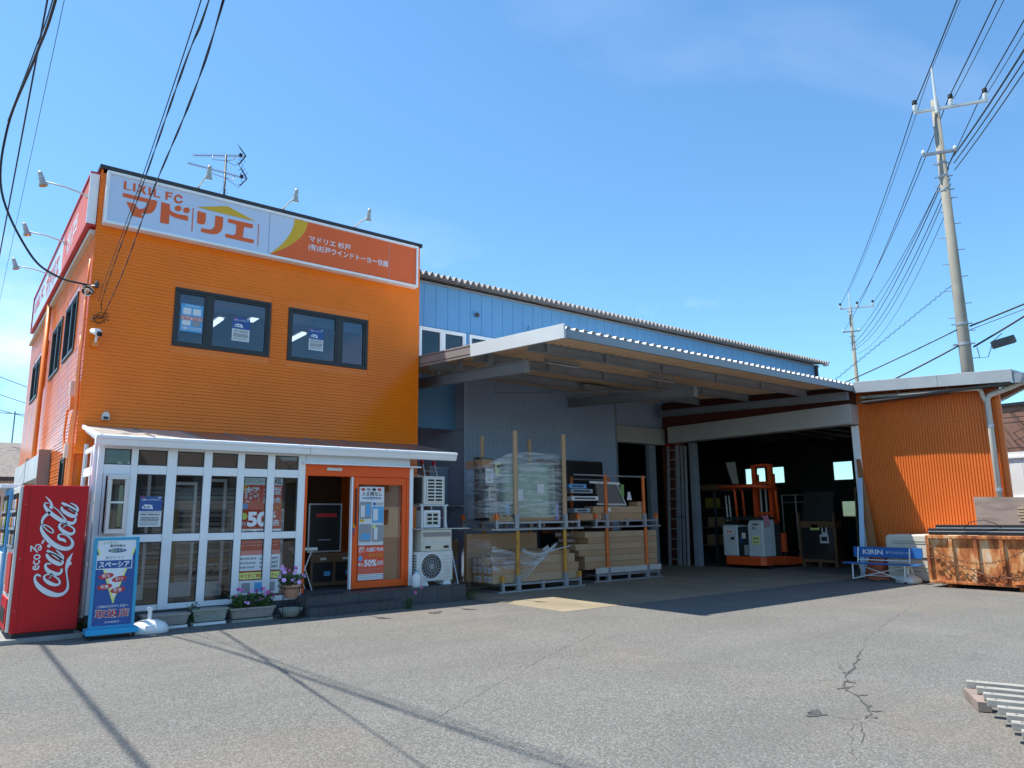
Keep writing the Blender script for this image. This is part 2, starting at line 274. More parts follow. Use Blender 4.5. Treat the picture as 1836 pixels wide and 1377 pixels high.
class MB:
    def __init__(s): s.v = []; s.f = []
    def add(s, vs, fs):
        n = len(s.v); s.v += [tuple(p) for p in vs]; s.f += [tuple(i+n for i in f) for f in fs]; return s
    def box(s, x0, x1, y0, y1, z0, z1):
        return s.add([(x0, y0, z0), (x1, y0, z0), (x1, y1, z0), (x0, y1, z0), (x0, y0, z1), (x1, y0, z1), (x1, y1, z1), (x0, y1, z1)],
                     [(0, 3, 2, 1), (4, 5, 6, 7), (0, 1, 5, 4), (1, 2, 6, 5), (2, 3, 7, 6), (3, 0, 4, 7)])
    def prism(s, poly, fa, fb):                 # poly: 2-D points; fa, fb map (u, v) to the two end faces
        n = len(poly); vs = [fa(*p) for p in poly]+[fb(*p) for p in poly]
        return s.add(vs, [tuple(range(n))[::-1], tuple(range(n, 2*n))]+[(i, (i+1) % n, n+(i+1) % n, n+i) for i in range(n)])
    def px(s, poly, x0, x1): return s.prism(poly, lambda a, b: (x0, a, b), lambda a, b: (x1, a, b))
    def py(s, poly, y0, y1): return s.prism(poly, lambda a, b: (a, y0, b), lambda a, b: (a, y1, b))
    def pz(s, poly, z0, z1): return s.prism(poly, lambda a, b: (a, b, z0), lambda a, b: (a, b, z1))
    def tube(s, pts, r, n=8, cap=True):
        pts = [Vector(p) for p in pts]; rs = r if isinstance(r, (list, tuple)) else [r]*len(pts); rings = []
        up = None
        for i, p in enumerate(pts):
            t = (pts[min(i+1, len(pts)-1)]-pts[max(i-1, 0)]).normalized()
            if up is None: up = Vector((0, 0, 1)) if abs(t.z) < .9 else Vector((1, 0, 0))
            a = t.cross(up); a = a.normalized() if a.length > 1e-6 else t.orthogonal().normalized(); b = a.cross(t).normalized(); up = b
            rings.append([p+(a*math.cos(2*math.pi*k/n)+b*math.sin(2*math.pi*k/n))*rs[i] for k in range(n)])
        fs = []
        for i in range(len(pts)-1):
            for k in range(n): fs.append((i*n+k, i*n+(k+1) % n, (i+1)*n+(k+1) % n, (i+1)*n+k))
        if cap: fs += [tuple(range(n))[::-1], tuple(range((len(pts)-1)*n, len(pts)*n))]
        return s.add([q for rg in rings for q in rg], fs)
    def bar(s, a, b, w, h=None):                # square bar from a to b
        a, b = Vector(a), Vector(b); h = h or w; t = (b-a).normalized(); up = Vector((0, 0, 1)) if abs(t.z) < .95 else Vector((0, 1, 0))
        x = t.cross(up).normalized()*w/2; y = x.cross(t).normalized()*h/2
        return s.add([a-x-y, a+x-y, a+x+y, a-x+y, b-x-y, b+x-y, b+x+y, b-x+y], [(0, 1, 2, 3), (7, 6, 5, 4), (0, 4, 5, 1), (1, 5, 6, 2), (2, 6, 7, 3), (3, 7, 4, 0)])
    def lathe(s, c, prof, n=16, axis='z'):      # prof: (radius, height)
        vs = []
        for r, h in prof:
            for k in range(n):
                a = 2*math.pi*k/n; p = (r*math.cos(a), r*math.sin(a), h)
                if axis == 'y': p = (p[0], p[2], p[1])
                if axis == 'x': p = (p[2], p[0], p[1])
                vs.append((c[0]+p[0], c[1]+p[1], c[2]+p[2]))
        fs = [(i*n+k, i*n+(k+1) % n, (i+1)*n+(k+1) % n, (i+1)*n+k) for i in range(len(prof)-1) for k in range(n)]
        return s.add(vs, fs+[tuple(range(n))[::-1], tuple(range((len(prof)-1)*n, len(prof)*n))])
    def corr(s, u0, u1, prof, pitch, fa, fb):   # corrugated sheet: prof = (fraction of the pitch, height); fa/fb(u, h) = the two edges
        pts = []; u = u0
        while u < u1-1e-6:
            for q, h in prof:
                if u+q*pitch <= u1: pts.append((u+q*pitch, h))
            u += pitch
        pts.append((u1, prof[0][1])); n = len(s.v)
        for a, h in pts: s.v += [tuple(fa(a, h)), tuple(fb(a, h))]
        s.f += [(n+2*i, n+2*i+1, n+2*i+3, n+2*i+2) for i in range(len(pts)-1)]; return s
    def build(s, name, m, parent=None, smooth=False, bevel=0, fix=False, origin=None):
        if origin is not None: o0 = Vector(origin)
        elif parent is not None: o0 = wloc(parent)
        else:
            xs, ys, zs = zip(*s.v); o0 = Vector(((min(xs)+max(xs))/2, (min(ys)+max(ys))/2, min(zs)))
        me = D.meshes.new(name); me.from_pydata([(x-o0.x, y-o0.y, z-o0.z) for x, y, z in s.v], [], s.f)
        if fix or smooth:
            bm = bmesh.new(); bm.from_mesh(me); bmesh.ops.recalc_face_normals(bm, faces=bm.faces); bm.to_mesh(me); bm.free()
        if smooth: me.shade_smooth() if smooth is True else me.set_sharp_from_angle(angle=R(smooth))
        if smooth and smooth is not True:
            me.shade_smooth(); me.set_sharp_from_angle(angle=R(smooth))
        me.materials.append(m); o = D.objects.new(name, me); COL.objects.link(o); WL[o.name] = o0
        if parent is not None: o.parent = parent; o.location = o0-wloc(parent)
        else: o.location = o0
        if bevel:
            b = o.modifiers.new('bevel', 'BEVEL'); b.width = bevel; b.segments = 2; b.limit_method = 'ANGLE'; b.angle_limit = R(40); b.harden_normals = False
        return o
def B(*a): return MB().box(*a)
def top(o, label, cat, group=None, kind=None): return props(o, label, cat, group, kind)
def struct(o): o['kind'] = 'structure'; return o
def dup(o, name=None, loc=None, label=None, parent=None, rotz=None):
    c = o.copy(); COL.objects.link(c); WL[c.name] = Vector(wloc(o))
    if parent is not None: c.parent = parent
    if loc is not None: c.location = loc; WL[c.name] = Vector(loc)
    if rotz is not None: c.rotation_euler.z = rotz
    if label: c['label'] = label
    for ch in list(o.children): dup(ch, parent=c)
    return c
def sub(segs, a, b):                            # remove [a,b] from a list of intervals
    out = []
    for p, q in segs:
        if b <= p or a >= q: out.append((p, q)); continue
        if a > p: out.append((p, a))
        if b < q: out.append((b, q))
    return out
def wall_boxes(mb, u0, u1, z0, z1, holes, put):  # fills a wall around rectangular holes; put(u0,u1,z0,z1)
    zs = sorted({z0, z1, *[h[2] for h in holes], *[h[3] for h in holes]}); zs = [z for z in zs if z0 <= z <= z1]
    for a, b in zip(zs, zs[1:]):
        segs = [(u0, u1)]
        for h in holes:
            if h[2] < b-1e-6 and h[3] > a+1e-6: segs = sub(segs, h[0], h[1])
        for p, q in segs: put(p, q, a, b)

# planes for lettering and print: map (u, v) on the face to the world
def PF(y): return lambda u, v, d=0: (u, y-d, v)            # a face looking towards -Y
def PXL(x): return lambda u, v, d=0: (x-d, u, v)           # a face looking towards -X, u = world Y (decreases to the right)
TXT = {}
def glyphs(body, bold):
    k = (body, bold)
    if k not in TXT:
        cu = D.curves.new('lettering', 'FONT'); cu.body = body; cu.size = 1; cu.resolution_u = 3; cu.offset = bold
        o = D.objects.new('lettering', cu); COL.objects.link(o); dg = bpy.context.evaluated_depsgraph_get()
        me = D.meshes.new_from_object(o.evaluated_get(dg)); D.objects.remove(o)
        vs = [(v.co.x, v.co.y) for v in me.vertices]; fs = [tuple(p.vertices) for p in me.polygons]; D.meshes.remove(me); D.curves.remove(cu)
        x0 = min(v[0] for v in vs); x1 = max(v[0] for v in vs); y0 = min(v[1] for v in vs); y1 = max(v[1] for v in vs)
        TXT[k] = ([((x-x0)/(x1-x0), (y-y0)/(y1-y0)) for x, y in vs], fs)
    return TXT[k]
def text(body, rect, m, parent, plane, d=.003, bold=.0, rot90=False, name='lettering'):
    u0, u1, v0, v1 = rect; vs, fs = glyphs(body, bold); mb = MB()
    if rot90: pts = [plane(u1+(u0-u1)*y, v0+(v1-v0)*x, d) for x, y in vs]
    else: pts = [plane(u0+(u1-u0)*x, v0+(v1-v0)*y, d) for x, y in vs]
    mb.add(pts, fs); return mb.build(name, m, parent)
def flat(polys, m, parent, plane, d=.002, name='print'):
    mb = MB()
    for p in polys: mb.add([plane(u, v, d) for u, v in p], [tuple(range(len(p)))])
    return mb.build(name, m, parent)
def rect(u0, u1, v0, v1): return [(u0, v0), (u1, v0), (u1, v1), (u0, v1)]
def oval(cu, cv, ru, rv, n=20, rot=0): return [(cu+ru*math.cos(a)*math.cos(rot)-rv*math.sin(a)*math.sin(rot), cv+ru*math.cos(a)*math.sin(rot)+rv*math.sin(a)*math.cos(rot)) for a in [2*math.pi*i/n for i in range(n)]]
def poster(name, label, cat, r, plane, bg, items, thick=.004, group=None):
    u0, u1, v0, v1 = r; mb = MB(); mb.prism(rect(u0, u1, v0, v1), lambda a, b: plane(a, b, 0), lambda a, b: plane(a, b, thick))
    o = mb.build(name, bg); props(o, label, cat, group)
    W, H = u1-u0, v1-v0; lay = 0
    for it in items:
        k, rr, m = it[0], it[1], it[2]; lay += 1
        q = (u0+rr[0]*W, u0+rr[1]*W, v0+rr[2]*H, v0+rr[3]*H) if len(rr) == 4 else None
        if k == 'r': flat([rect(*q)], m, o, plane, thick+.0008*lay)
        elif k == 'o': flat([oval((q[0]+q[1])/2, (q[2]+q[3])/2, abs(q[1]-q[0])/2, (q[3]-q[2])/2)], m, o, plane, thick+.0008*lay)
        elif k == 't': text(it[3], q, m, o, plane, thick+.0008*lay, it[4] if len(it) > 4 else .012)
        elif k == 'p': flat([[(u0+a*W, v0+b*H) for a, b in rr_] for rr_ in it[3]], m, o, plane, thick+.0008*lay)
        elif k == 'l':                                        # rows of very small print: broken bars
            rows = it[3]; ps = []
            for i in range(rows):
                z = q[3]-(i+.5)*(q[3]-q[2])/rows; h = (q[3]-q[2])/rows*.22; x = q[0]
                while (x < q[1]) == (q[0] < q[1]) and abs(q[1]-x) > abs(W)*.03:
                    w = W*random.uniform(.025, .09); ps.append(rect(x, x+w, z-h, z+h)); x += w*1.25
            flat(ps, m, o, plane, thick+.0008*lay, 'small_print')['kind'] = 'stuff'
    return o
G_orange=[[(2.012,7.093),(2.557,7.09),(2.556,7.051),(2.55,6.99),(2.534,6.931),(2.506,6.873),(2.477,6.843),(2.443,6.821),(2.39,6.807),(2.322,6.794),(2.364,6.71),(2.196,6.717),(2.072,6.948),(2.21,6.945),(2.267,6.87),(2.322,6.877),(2.359,6.901),(2.384,6.941),(2.394,6.98),(2.397,7.014),(2.015,7.022)],[(2.624,7.09),(2.767,7.086),(2.771,7.002),(2.796,6.967),(2.85,6.944),(2.924,6.935),(3.085,6.944),(3.087,6.846),(2.963,6.848),(2.864,6.855),(2.814,6.87),(2.773,6.887),(2.776,6.704),(2.629,6.704)],[(2.966,7.055),(2.963,7.036),(2.954,7.017),(2.94,7.0),(2.921,6.989),(2.901,6.984),(2.882,6.985),(2.865,6.993),(2.854,7.007),(2.85,7.025),(2.852,7.045),(2.861,7.064),(2.875,7.08),(2.894,7.092),(2.914,7.097),(2.933,7.095),(2.95,7.087),(2.961,7.073)],[(3.107,7.057),(3.105,7.037),(3.096,7.018),(3.081,7.001),(3.063,6.99),(3.043,6.985),(3.024,6.987),(3.008,6.995),(2.997,7.009),(2.992,7.027),(2.995,7.047),(3.003,7.066),(3.018,7.082),(3.036,7.094),(3.056,7.099),(3.075,7.097),(3.091,7.089),(3.102,7.075)],[(3.152,7.115),(3.17,7.12),(3.174,6.667),(3.157,6.663)],[(2.013,7.315),(2.052,7.317),(2.055,7.181),(2.133,7.183),(2.132,7.165),(2.014,7.163)],[(2.158,7.314),(2.196,7.316),(2.201,7.163),(2.161,7.164)],[(2.228,7.316),(2.275,7.316),(2.306,7.259),(2.326,7.307),(2.363,7.307),(2.328,7.23),(2.38,7.158),(2.329,7.16),(2.3,7.205),(2.272,7.162),(2.228,7.164),(2.276,7.243)],[(2.405,7.307),(2.442,7.308),(2.445,7.158),(2.408,7.157)],[(2.486,7.302),(2.524,7.303),(2.523,7.179),(2.604,7.178),(2.602,7.157),(2.49,7.154)],[(2.683,7.309),(2.801,7.307),(2.801,7.281),(2.726,7.277),(2.726,7.244),(2.789,7.246),(2.789,7.218),(2.722,7.213),(2.722,7.153),(2.684,7.154)],[(2.978,7.252),(2.95,7.291),(2.908,7.308),(2.86,7.29),(2.83,7.245),(2.824,7.192),(2.844,7.151),(2.886,7.134),(2.927,7.14),(2.966,7.17),(2.981,7.201),(2.948,7.202),(2.921,7.176),(2.884,7.175),(2.861,7.202),(2.867,7.245),(2.894,7.267),(2.923,7.261),(2.937,7.241)],[(3.239,7.081),(3.388,7.073),(3.39,6.913),(3.379,6.867),(3.349,6.844),(3.303,6.838),(3.242,6.849)],[(3.554,7.072),(3.696,7.073),(3.698,6.911),(3.693,6.857),(3.669,6.79),(3.624,6.736),(3.562,6.704),(3.476,6.692),(3.319,6.696),(3.32,6.768),(3.455,6.772),(3.509,6.791),(3.542,6.833),(3.553,6.875)],[(3.78,7.068),(4.245,7.068),(4.249,6.988),(4.085,6.979),(4.078,6.844),(4.069,6.78),(4.083,6.765),(4.28,6.765),(4.282,6.688),(3.755,6.693),(3.751,6.764),(3.881,6.766),(3.92,6.784),(3.939,6.828),(3.944,6.954),(3.934,6.982),(3.917,6.987),(3.786,6.994)],[(4.347,7.106),(4.364,7.111),(4.366,6.652),(4.352,6.649)]]
G_yellow=[[(3.213,7.149),(3.756,7.309),(4.303,7.136)]]
G_script=[[(1.185,0.817,0.0152),(1.166,0.832,0.0239),(1.14,0.842,0.0239),(1.12,0.815,0.0239),(1.128,0.764,0.0326),(1.168,0.699,0.0521),(1.232,0.639,0.063),(1.306,0.594,0.0652),(1.378,0.57,0.0543),(1.439,0.574,0.0435),(1.482,0.605,0.0348),(1.503,0.655,0.0282),(1.499,0.724,0.0217),(1.484,0.794,0.0174),(1.473,0.852,0.0196)],[(1.237,0.833,0.0217),(1.222,0.809,0.0261),(1.235,0.774,0.0326),(1.284,0.732,0.0456),(1.347,0.702,0.0391),(1.397,0.705,0.0261),(1.404,0.741,0.0239),(1.375,0.783,0.0217),(1.316,0.826,0.0174),(1.264,0.841,0.0174),(1.237,0.833,0.0217)],[(1.28,0.783,0.0098),(1.297,0.814,0.0098),(1.293,0.839,0.0109),(1.303,0.856,0.0152)],[(1.283,0.971,0.0174),(1.258,0.978,0.0217),(1.231,0.973,0.0239),(1.226,0.939,0.0304),(1.261,0.886,0.0478),(1.324,0.849,0.0543),(1.385,0.84,0.0391),(1.412,0.867,0.0304),(1.412,0.907,0.0217)],[(1.226,1.105,0.0239),(1.239,1.07,0.0369),(1.289,1.017,0.0478),(1.364,0.973,0.05),(1.405,0.965,0.0326),(1.412,1.005,0.0261),(1.335,1.078,0.0174),(1.25,1.121,0.0152)],[(1.226,1.149,0.0282),(1.291,1.108,0.0369),(1.367,1.054,0.05),(1.41,1.026,0.0304),(1.412,1.063,0.0239),(1.372,1.111,0.0217),(1.326,1.15,0.0109)],[(1.432,1.249,0.0152),(1.404,1.279,0.0369),(1.362,1.291,0.0369),(1.339,1.321,0.0261),(1.347,1.35,0.0174),(1.387,1.355,0.0152),(1.446,1.33,0.0196),(1.497,1.276,0.0282),(1.513,1.217,0.0369),(1.48,1.171,0.0478),(1.419,1.165,0.0521),(1.345,1.193,0.0587),(1.269,1.247,0.0565),(1.192,1.33,0.0521),(1.145,1.406,0.0369),(1.133,1.453,0.0239),(1.143,1.481,0.0152),(1.189,1.475,0.013),(1.243,1.439,0.0152),(1.276,1.398,0.0152),(1.268,1.375,0.013),(1.226,1.393,0.013),(1.177,1.44,0.013),(1.149,1.478,0.0152),(1.137,1.522,0.0261),(1.15,1.574,0.0348),(1.186,1.62,0.0391),(1.216,1.649,0.0326)],[(1.189,1.76,0.013),(1.155,1.769,0.0152),(1.146,1.737,0.0261),(1.181,1.679,0.0435),(1.248,1.614,0.05),(1.335,1.549,0.05),(1.421,1.507,0.05),(1.494,1.5,0.0391),(1.52,1.541,0.0282),(1.519,1.577,0.0152)],[(1.244,1.719,0.0119),(1.304,1.672,0.013),(1.361,1.602,0.0152),(1.408,1.542,0.0196)],[(1.35,1.496,0.0239),(1.337,1.461,0.0282),(1.367,1.414,0.0413),(1.433,1.366,0.0478),(1.496,1.358,0.0348),(1.519,1.393,0.0261),(1.5,1.435,0.0196),(1.434,1.477,0.0163),(1.37,1.502,0.0163),(1.35,1.496,0.0217)],[(1.385,1.446,0.0098),(1.413,1.481,0.0109),(1.415,1.519,0.013)],[(1.346,1.719,0.0239),(1.349,1.684,0.0326),(1.4,1.637,0.0478),(1.476,1.595,0.05),(1.517,1.6,0.0326),(1.52,1.636,0.0239),(1.457,1.69,0.0174),(1.381,1.729,0.013)],[(1.34,1.769,0.0282),(1.401,1.737,0.0391),(1.479,1.684,0.05),(1.525,1.657,0.0326),(1.533,1.696,0.0239),(1.495,1.741,0.0196),(1.438,1.769,0.0087)]]
G_scriptpoly=[[(1.451,0.946),(1.462,1.015),(1.494,1.072),(1.527,1.111),(1.511,1.03),(1.506,1.001),(1.526,0.963),(1.495,0.938),(1.481,0.892),(1.483,0.846),(1.464,0.847),(1.453,0.9)],[(1.218,1.197),(1.23,1.231),(1.264,1.216),(1.253,1.179)],[(1.138,1.864),(1.189,1.825),(1.223,1.784),(1.242,1.743),(1.238,1.682),(1.202,1.702),(1.209,1.752),(1.18,1.807)]]
# ================================================================== ground
struct(B(-220, 320, -160, 380, -.3, 0).build('ground', ASPH))
struct(MB().pz([(8.2, 9.2), (18.25, 9.2), (18.25, 15.2), (8.2, 15.2)], -.1, .004).build('concrete_pad', CONC))
struct(MB().pz([(18.25, 6.1), (26.1, 11.1), (26.1, 15.5), (27.9, 15.5), (27.9, 26), (15.8, 26), (15.8, 15.2), (18.25, 15.2)], -.1, .008).build('floor', FLOORC))

def ribbon(pts, w, m, name, z=.004):
    mb = MB(); n = len(pts); vs = []; pts = [Vector((*p[:2], 0)) for p in pts]
    fine = []
    for a, b in zip(pts, pts[1:]):
        k = max(2, int((b-a).length/.07))
        for i in range(k): fine.append(a.lerp(b, i/k)+Vector((random.uniform(-.018, .018), random.uniform(-.018, .018), 0)))
    fine.append(pts[-1])
    for i, p in enumerate(fine):
        t = (fine[min(i+1, len(fine)-1)]-fine[max(i-1, 0)]).normalized(); nn = Vector((-t.y, t.x, 0))
        ww = w*random.uniform(.35, 1.5)*min(1, .25+6*min(i, len(fine)-1-i)/len(fine))
        vs += [(p.x+nn.x*ww, p.y+nn.y*ww, z), (p.x-nn.x*ww*random.uniform(.5, 1), p.y-nn.y*ww, z)]
    mb.add(vs, [(2*i, 2*i+1, 2*i+3, 2*i+2) for i in range(len(fine)-1)])
    return struct(mb.build(name, m))
def blot(c, r, m, name, el=1.0, ang=0, z=.0045, n=46):
    mb = MB(); pts = []; ph = [random.uniform(0, 6) for _ in range(5)]
    for i in range(n):
        a = 2*math.pi*i/n; rr = r*(1+.34*math.sin(2*a+ph[0])+.25*math.sin(5*a+ph[1])+.18*math.sin(9*a+ph[2])+.16*math.sin(15*a+ph[3])+random.uniform(-.1, .1))
        x, y = rr*math.cos(a)*el, rr*math.sin(a); pts.append((c[0]+x*math.cos(ang)-y*math.sin(ang), c[1]+x*math.sin(ang)+y*math.cos(ang), z))
    mb.add(pts+[(c[0], c[1], z)], [(i, (i+1) % n, n) for i in range(n)]); return struct(mb.build(name, m))
CR_L=[[(5.527,3.18),(5.571,3.099),(5.64,3.011)],[(5.568,2.986),(5.378,2.901),(5.284,2.825),(5.066,2.731)],[(5.542,3.037),(5.278,2.92),(4.983,2.743),(4.681,2.57)],[(6.603,3.935),(6.629,3.891),(6.808,3.872)],[(6.392,4.072),(6.515,3.944)],[(5.62,2.971),(5.606,2.816),(5.646,2.61)],[(8.454,4.449),(9.383,4.834),(10.755,5.261),(13.328,5.975)],[(7.525,4.212),(7.266,4.06),(7.148,3.96)],[(7.45,4.112),(7.454,4.055)]]
MAIN = [(8.5, 4.47), (7.97, 4.25), (7.4, 4.0), (7.0, 3.86), (6.6, 3.66), (6.43, 3.57), (6.3, 3.38), (6.1, 3.22), (5.85, 3.05), (5.65, 3.0)]
ribbon(MAIN, .010, TUFT, 'asphalt_crack', .0040)
rc = random.Random(8)
for k in range(16):                                   # crumbled edges along the crack
    i = rc.randrange(1, len(MAIN)-1); q = Vector((*MAIN[i], 0)).lerp(Vector((*MAIN[i+1], 0)), rc.random()); d = Vector((rc.uniform(-.5, .5), rc.uniform(-.3, .3), 0)); w = rc.uniform(.15, .42)
    ribbon([(q.x, q.y), (q.x+d.x*w*.5, q.y+d.y*w*.5+rc.uniform(-.03, .03)), (q.x+d.x*w, q.y+d.y*w)], rc.uniform(.004, .016), TUFT, 'asphalt_crack', .0041+.00006*k)
for k in range(11):                                   # star-shaped tar stain
    a_ = k*.57+rc.uniform(-.2, .2); l_ = rc.uniform(.05, .16); ribbon([(5.52-.03*math.cos(a_), 3.32-.02*math.sin(a_)), (5.52+.5*l_*math.cos(a_), 3.32+.35*l_*math.sin(a_)), (5.52+l_*math.cos(a_), 3.32+.6*l_*math.sin(a_))], rc.uniform(.012, .026), TUFT, 'asphalt_crack', .0040+.00007*k)
for i, p in enumerate(CR_L): ribbon(p, .004 if i in (0, 1, 7, 8) else .0022, TUFT if i in (0, 1, 3, 7, 8) else CRACKF, 'asphalt_crack', .0030+.00005*i)
ribbon([(8.2, 9.15), (8.03, 7.82), (5.56, 6.51), (3.92, 5.53), (2.5, 4.69)], .0022, CRACKF, 'asphalt_crack')
ribbon([(1.83, 7.45), (3.13, 8.21), (4.6, 8.3), (6.4, 8.9), (8.0, 10.2)], .002, CRACKF, 'asphalt_crack', .0041)
ribbon([(5.7, 10.9), (6.3, 9.6), (8.1, 8.4)], .002, CRACKF, 'asphalt_crack', .0043)
blot((6.6, 10.55), .09, TUFT, 'asphalt_patch', 1.6, .2); blot((8.35, 10.9), .07, TUFT, 'asphalt_patch', 2.0, .1)

# ================================================================== orange shop building
X0, X1, YF, YB, ZT = 1.69, 8.02, 13.6, 24.0, 7.50
bld = thing('shop_building', 'two storey orange clapboard shop with dark windows and a long roof sign', 'building', (X0, YF, 0))
fw = [(3.0, 4.73, 4.56, 5.63), (5.08, 6.78, 4.55, 5.61)]                       # windows in the front
lw = [(14.97, 16.5, 4.56, 5.66), (17.0, 18.6, 4.54, 5.65), (19.45, 20.15, 4.54, 5.63), (20.95, 22.65, 4.54, 5.54), (16.85, 19.3, .55, 2.3), (19.45, 21.95, .55, 2.3), (14.62, 15.2, 1.65, 2.62)]
mb = MB(); wall_boxes(mb, X0+.02, X1, 3.0, ZT, fw, lambda a, b, c, d: mb.box(a, b, YF, YF+.16, c, d)); mb.box(7.06, X1, YF, YF+.16, 0, 3.0)
front = mb.build('front_wall', ORANGE, bld)
mb = MB(); wall_boxes(mb, YF+.16, YB, 0, ZT, lw, lambda a, b, c, d: mb.box(X0, X0+.16, a, b, c, d)); mb.box(X0, X0+.16, YF, YF+.16, 2.6, ZT)
side = mb.build('side_wall', ORANGE, bld)
B(X1-.14, X1, YF+.16, YB, 0, ZT).build('rear_side_wall', ORANGE, bld); B(X0+.16, X1-.14, YB-.16, YB, 0, ZT).build('rear_wall', ORANGE, bld)
B(X0+.16, X1-.14, YF+.16, YB-.16, 6.45, 6.6).build('roof', DGREY, bld)
B(X0-.04, X1+.04, YF-.05, YF+.2, ZT, ZT+.07).build('parapet_cap', BRONZE, bld); B(X0-.04, X0+.2, YF+.2, YB, ZT, ZT+.07).build('parapet_cap', BRONZE, bld)
def board_front(a, b, z): return MB().px([(YF-.004, z+.118), (YF-.011, z+.062), (YF-.005, z+.058), (YF-.013, z+.003), (YF-.002, z-.004), (YF+.002, z+.116)], a, b)
def board_side(a, b, z): return MB().py([(X0-.004, z+.118), (X0-.011, z+.062), (X0-.005, z+.058), (X0-.013, z+.003), (X0-.002, z-.004), (X0+.002, z+.116)], a, b)
z = 3.0; k = 0
while z < ZT-.06:
    segs = [(X0-.012, X1)]
    for h in fw:
        if h[2]-.03 < z+.11 and h[3]+.03 > z-.02: segs = sub(segs, h[0]-.02, h[1]+.02)
    for a, b in segs:
        cut = a+random.uniform(1.2, 3.2); parts = [(a, cut-.002), (cut+.002, b)] if cut < b-.6 and b-a > 2.5 else [(a, b)]
        for p, q in parts: board_front(p, q, z).build('siding_board', ORANGE, front)
    z += .12
z = .3
while z < ZT-.06:
    segs = [(YF-.014, YB)] if z > 2.6 else [(YF+.1, YB)]
    for h in lw:
        if h[2]-.03 < z+.11 and h[3]+.03 > z-.02: segs = sub(segs, h[0]-.02, h[1]+.02)
    for a, b in segs: board_side(a, b, z).build('siding_board', ORANGE, side)
    z += .12
B(7.0, 7.05, YF-.05, YF, .3, 2.95).build('corner_trim', ORANGE, bld)
def window(par, u0, u1, z0, z1, div, pf, fr=BRONZE, gl=GLASS, w=.055, d0=-.03, d1=.09):
    """a framed window on a wall; pf(u0,u1,z0,z1,d0,d1) adds a box to a mesh"""
    f = MB()
    for a in (pf(u0, u1, z0, z0+w, d0, d1), pf(u0, u1, z1-w, z1, d0, d1), pf(u0, u0+w, z0+w, z1-w, d0, d1), pf(u1-w, u1, z0+w, z1-w, d0, d1)): f.box(*a)
    fo = f.build('window', fr, par, bevel=.006)
    us = [u0+w]+div+[u1-w]
    for q in div: MB().box(*pf(q-.045, q+.045, z0+w, z1-w, d0+.012, d1)).build('mullion', fr, fo)
    for a, b in zip(us, us[1:]):
        a2 = a+(.045 if a in div else 0); b2 = b-(.045 if b in div else 0)
        s = MB()
        for t in (pf(a2, b2, z0+w, z0+w+.035, d0+.02, d1-.02), pf(a2, b2, z1-w-.035, z1-w, d0+.02, d1-.02), pf(a2, a2+.035, z0+w+.035, z1-w-.035, d0+.02, d1-.02), pf(b2-.035, b2, z0+w+.035, z1-w-.035, d0+.02, d1-.02)): s.box(*t)
        s.build('sash', fr, fo); MB().box(*pf(a2+.035, b2-.035, z0+w+.035, z1-w-.035, .02, .026)).build('pane', gl, fo)
    return fo
pfF = lambda a, b, c, d, e, f: (a, b, YF+e, YF+f, c, d)
pfL = lambda a, b, c, d, e, f: (X0+e, X0+f, a, b, c, d)
UPG = glass('upper_glass', (.55, .62, .72), 1.65)
window(bld, *fw[0], [3.60], pfF, gl=UPG); window(bld, *fw[1], [6.15], pfF, gl=UPG)
for h in lw[:4]: window(bld, *h, [(h[0]+h[1])/2] if h[1]-h[0] > 1 else [], pfL, gl=UPG)
for h in lw[4:6]: window(bld, *h, [(h[0]+h[1])/2], pfL, gl=GLASSD)
window(bld, *lw[6], [], pfL, gl=UPG)
# upstairs room
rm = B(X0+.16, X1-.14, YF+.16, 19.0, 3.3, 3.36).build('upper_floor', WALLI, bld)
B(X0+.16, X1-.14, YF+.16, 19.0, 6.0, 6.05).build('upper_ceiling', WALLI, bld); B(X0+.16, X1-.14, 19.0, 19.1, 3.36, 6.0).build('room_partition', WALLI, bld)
for i, (a, b) in enumerate(((3.08, 3.54), (3.66, 4.66), (5.15, 6.09), (6.21, 6.71))):
    B(a, b, YF+.13, YF+.14, 5.33, 5.58).build('roller_blind', OFFW, bld)
for i, (x, y) in enumerate(((4.0, 15.1), (5.2, 15.6), (6.1, 14.9), (4.6, 17.0), (6.6, 17.2))):
    l = thing('ceiling_lamp', ['lit ceiling strip lamp seen high in the left upstairs window', 'lit ceiling strip lamp between the two upstairs windows', 'lit ceiling strip lamp seen through the right upstairs window', 'lit ceiling strip lamp deep behind the left upstairs window', 'lit ceiling strip lamp deep behind the right upstairs window'][i], 'lamp', (x, y, 5.9))
    B(x-.1, x+.1, y-.65, y+.65, 5.95, 6.0).build('housing', WHITE, l); B(x-.05, x+.05, y-.62, y+.62, 5.90, 5.945).build('tube', TUBE, l)
# downstairs room behind the sunroom
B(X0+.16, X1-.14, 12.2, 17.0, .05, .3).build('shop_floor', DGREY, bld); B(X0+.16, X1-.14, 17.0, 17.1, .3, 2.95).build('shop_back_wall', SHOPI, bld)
B(X0+.16, X1-.14, YF, 19.0, 2.95, 3.0).build('shop_ceiling', SHOPI, bld)

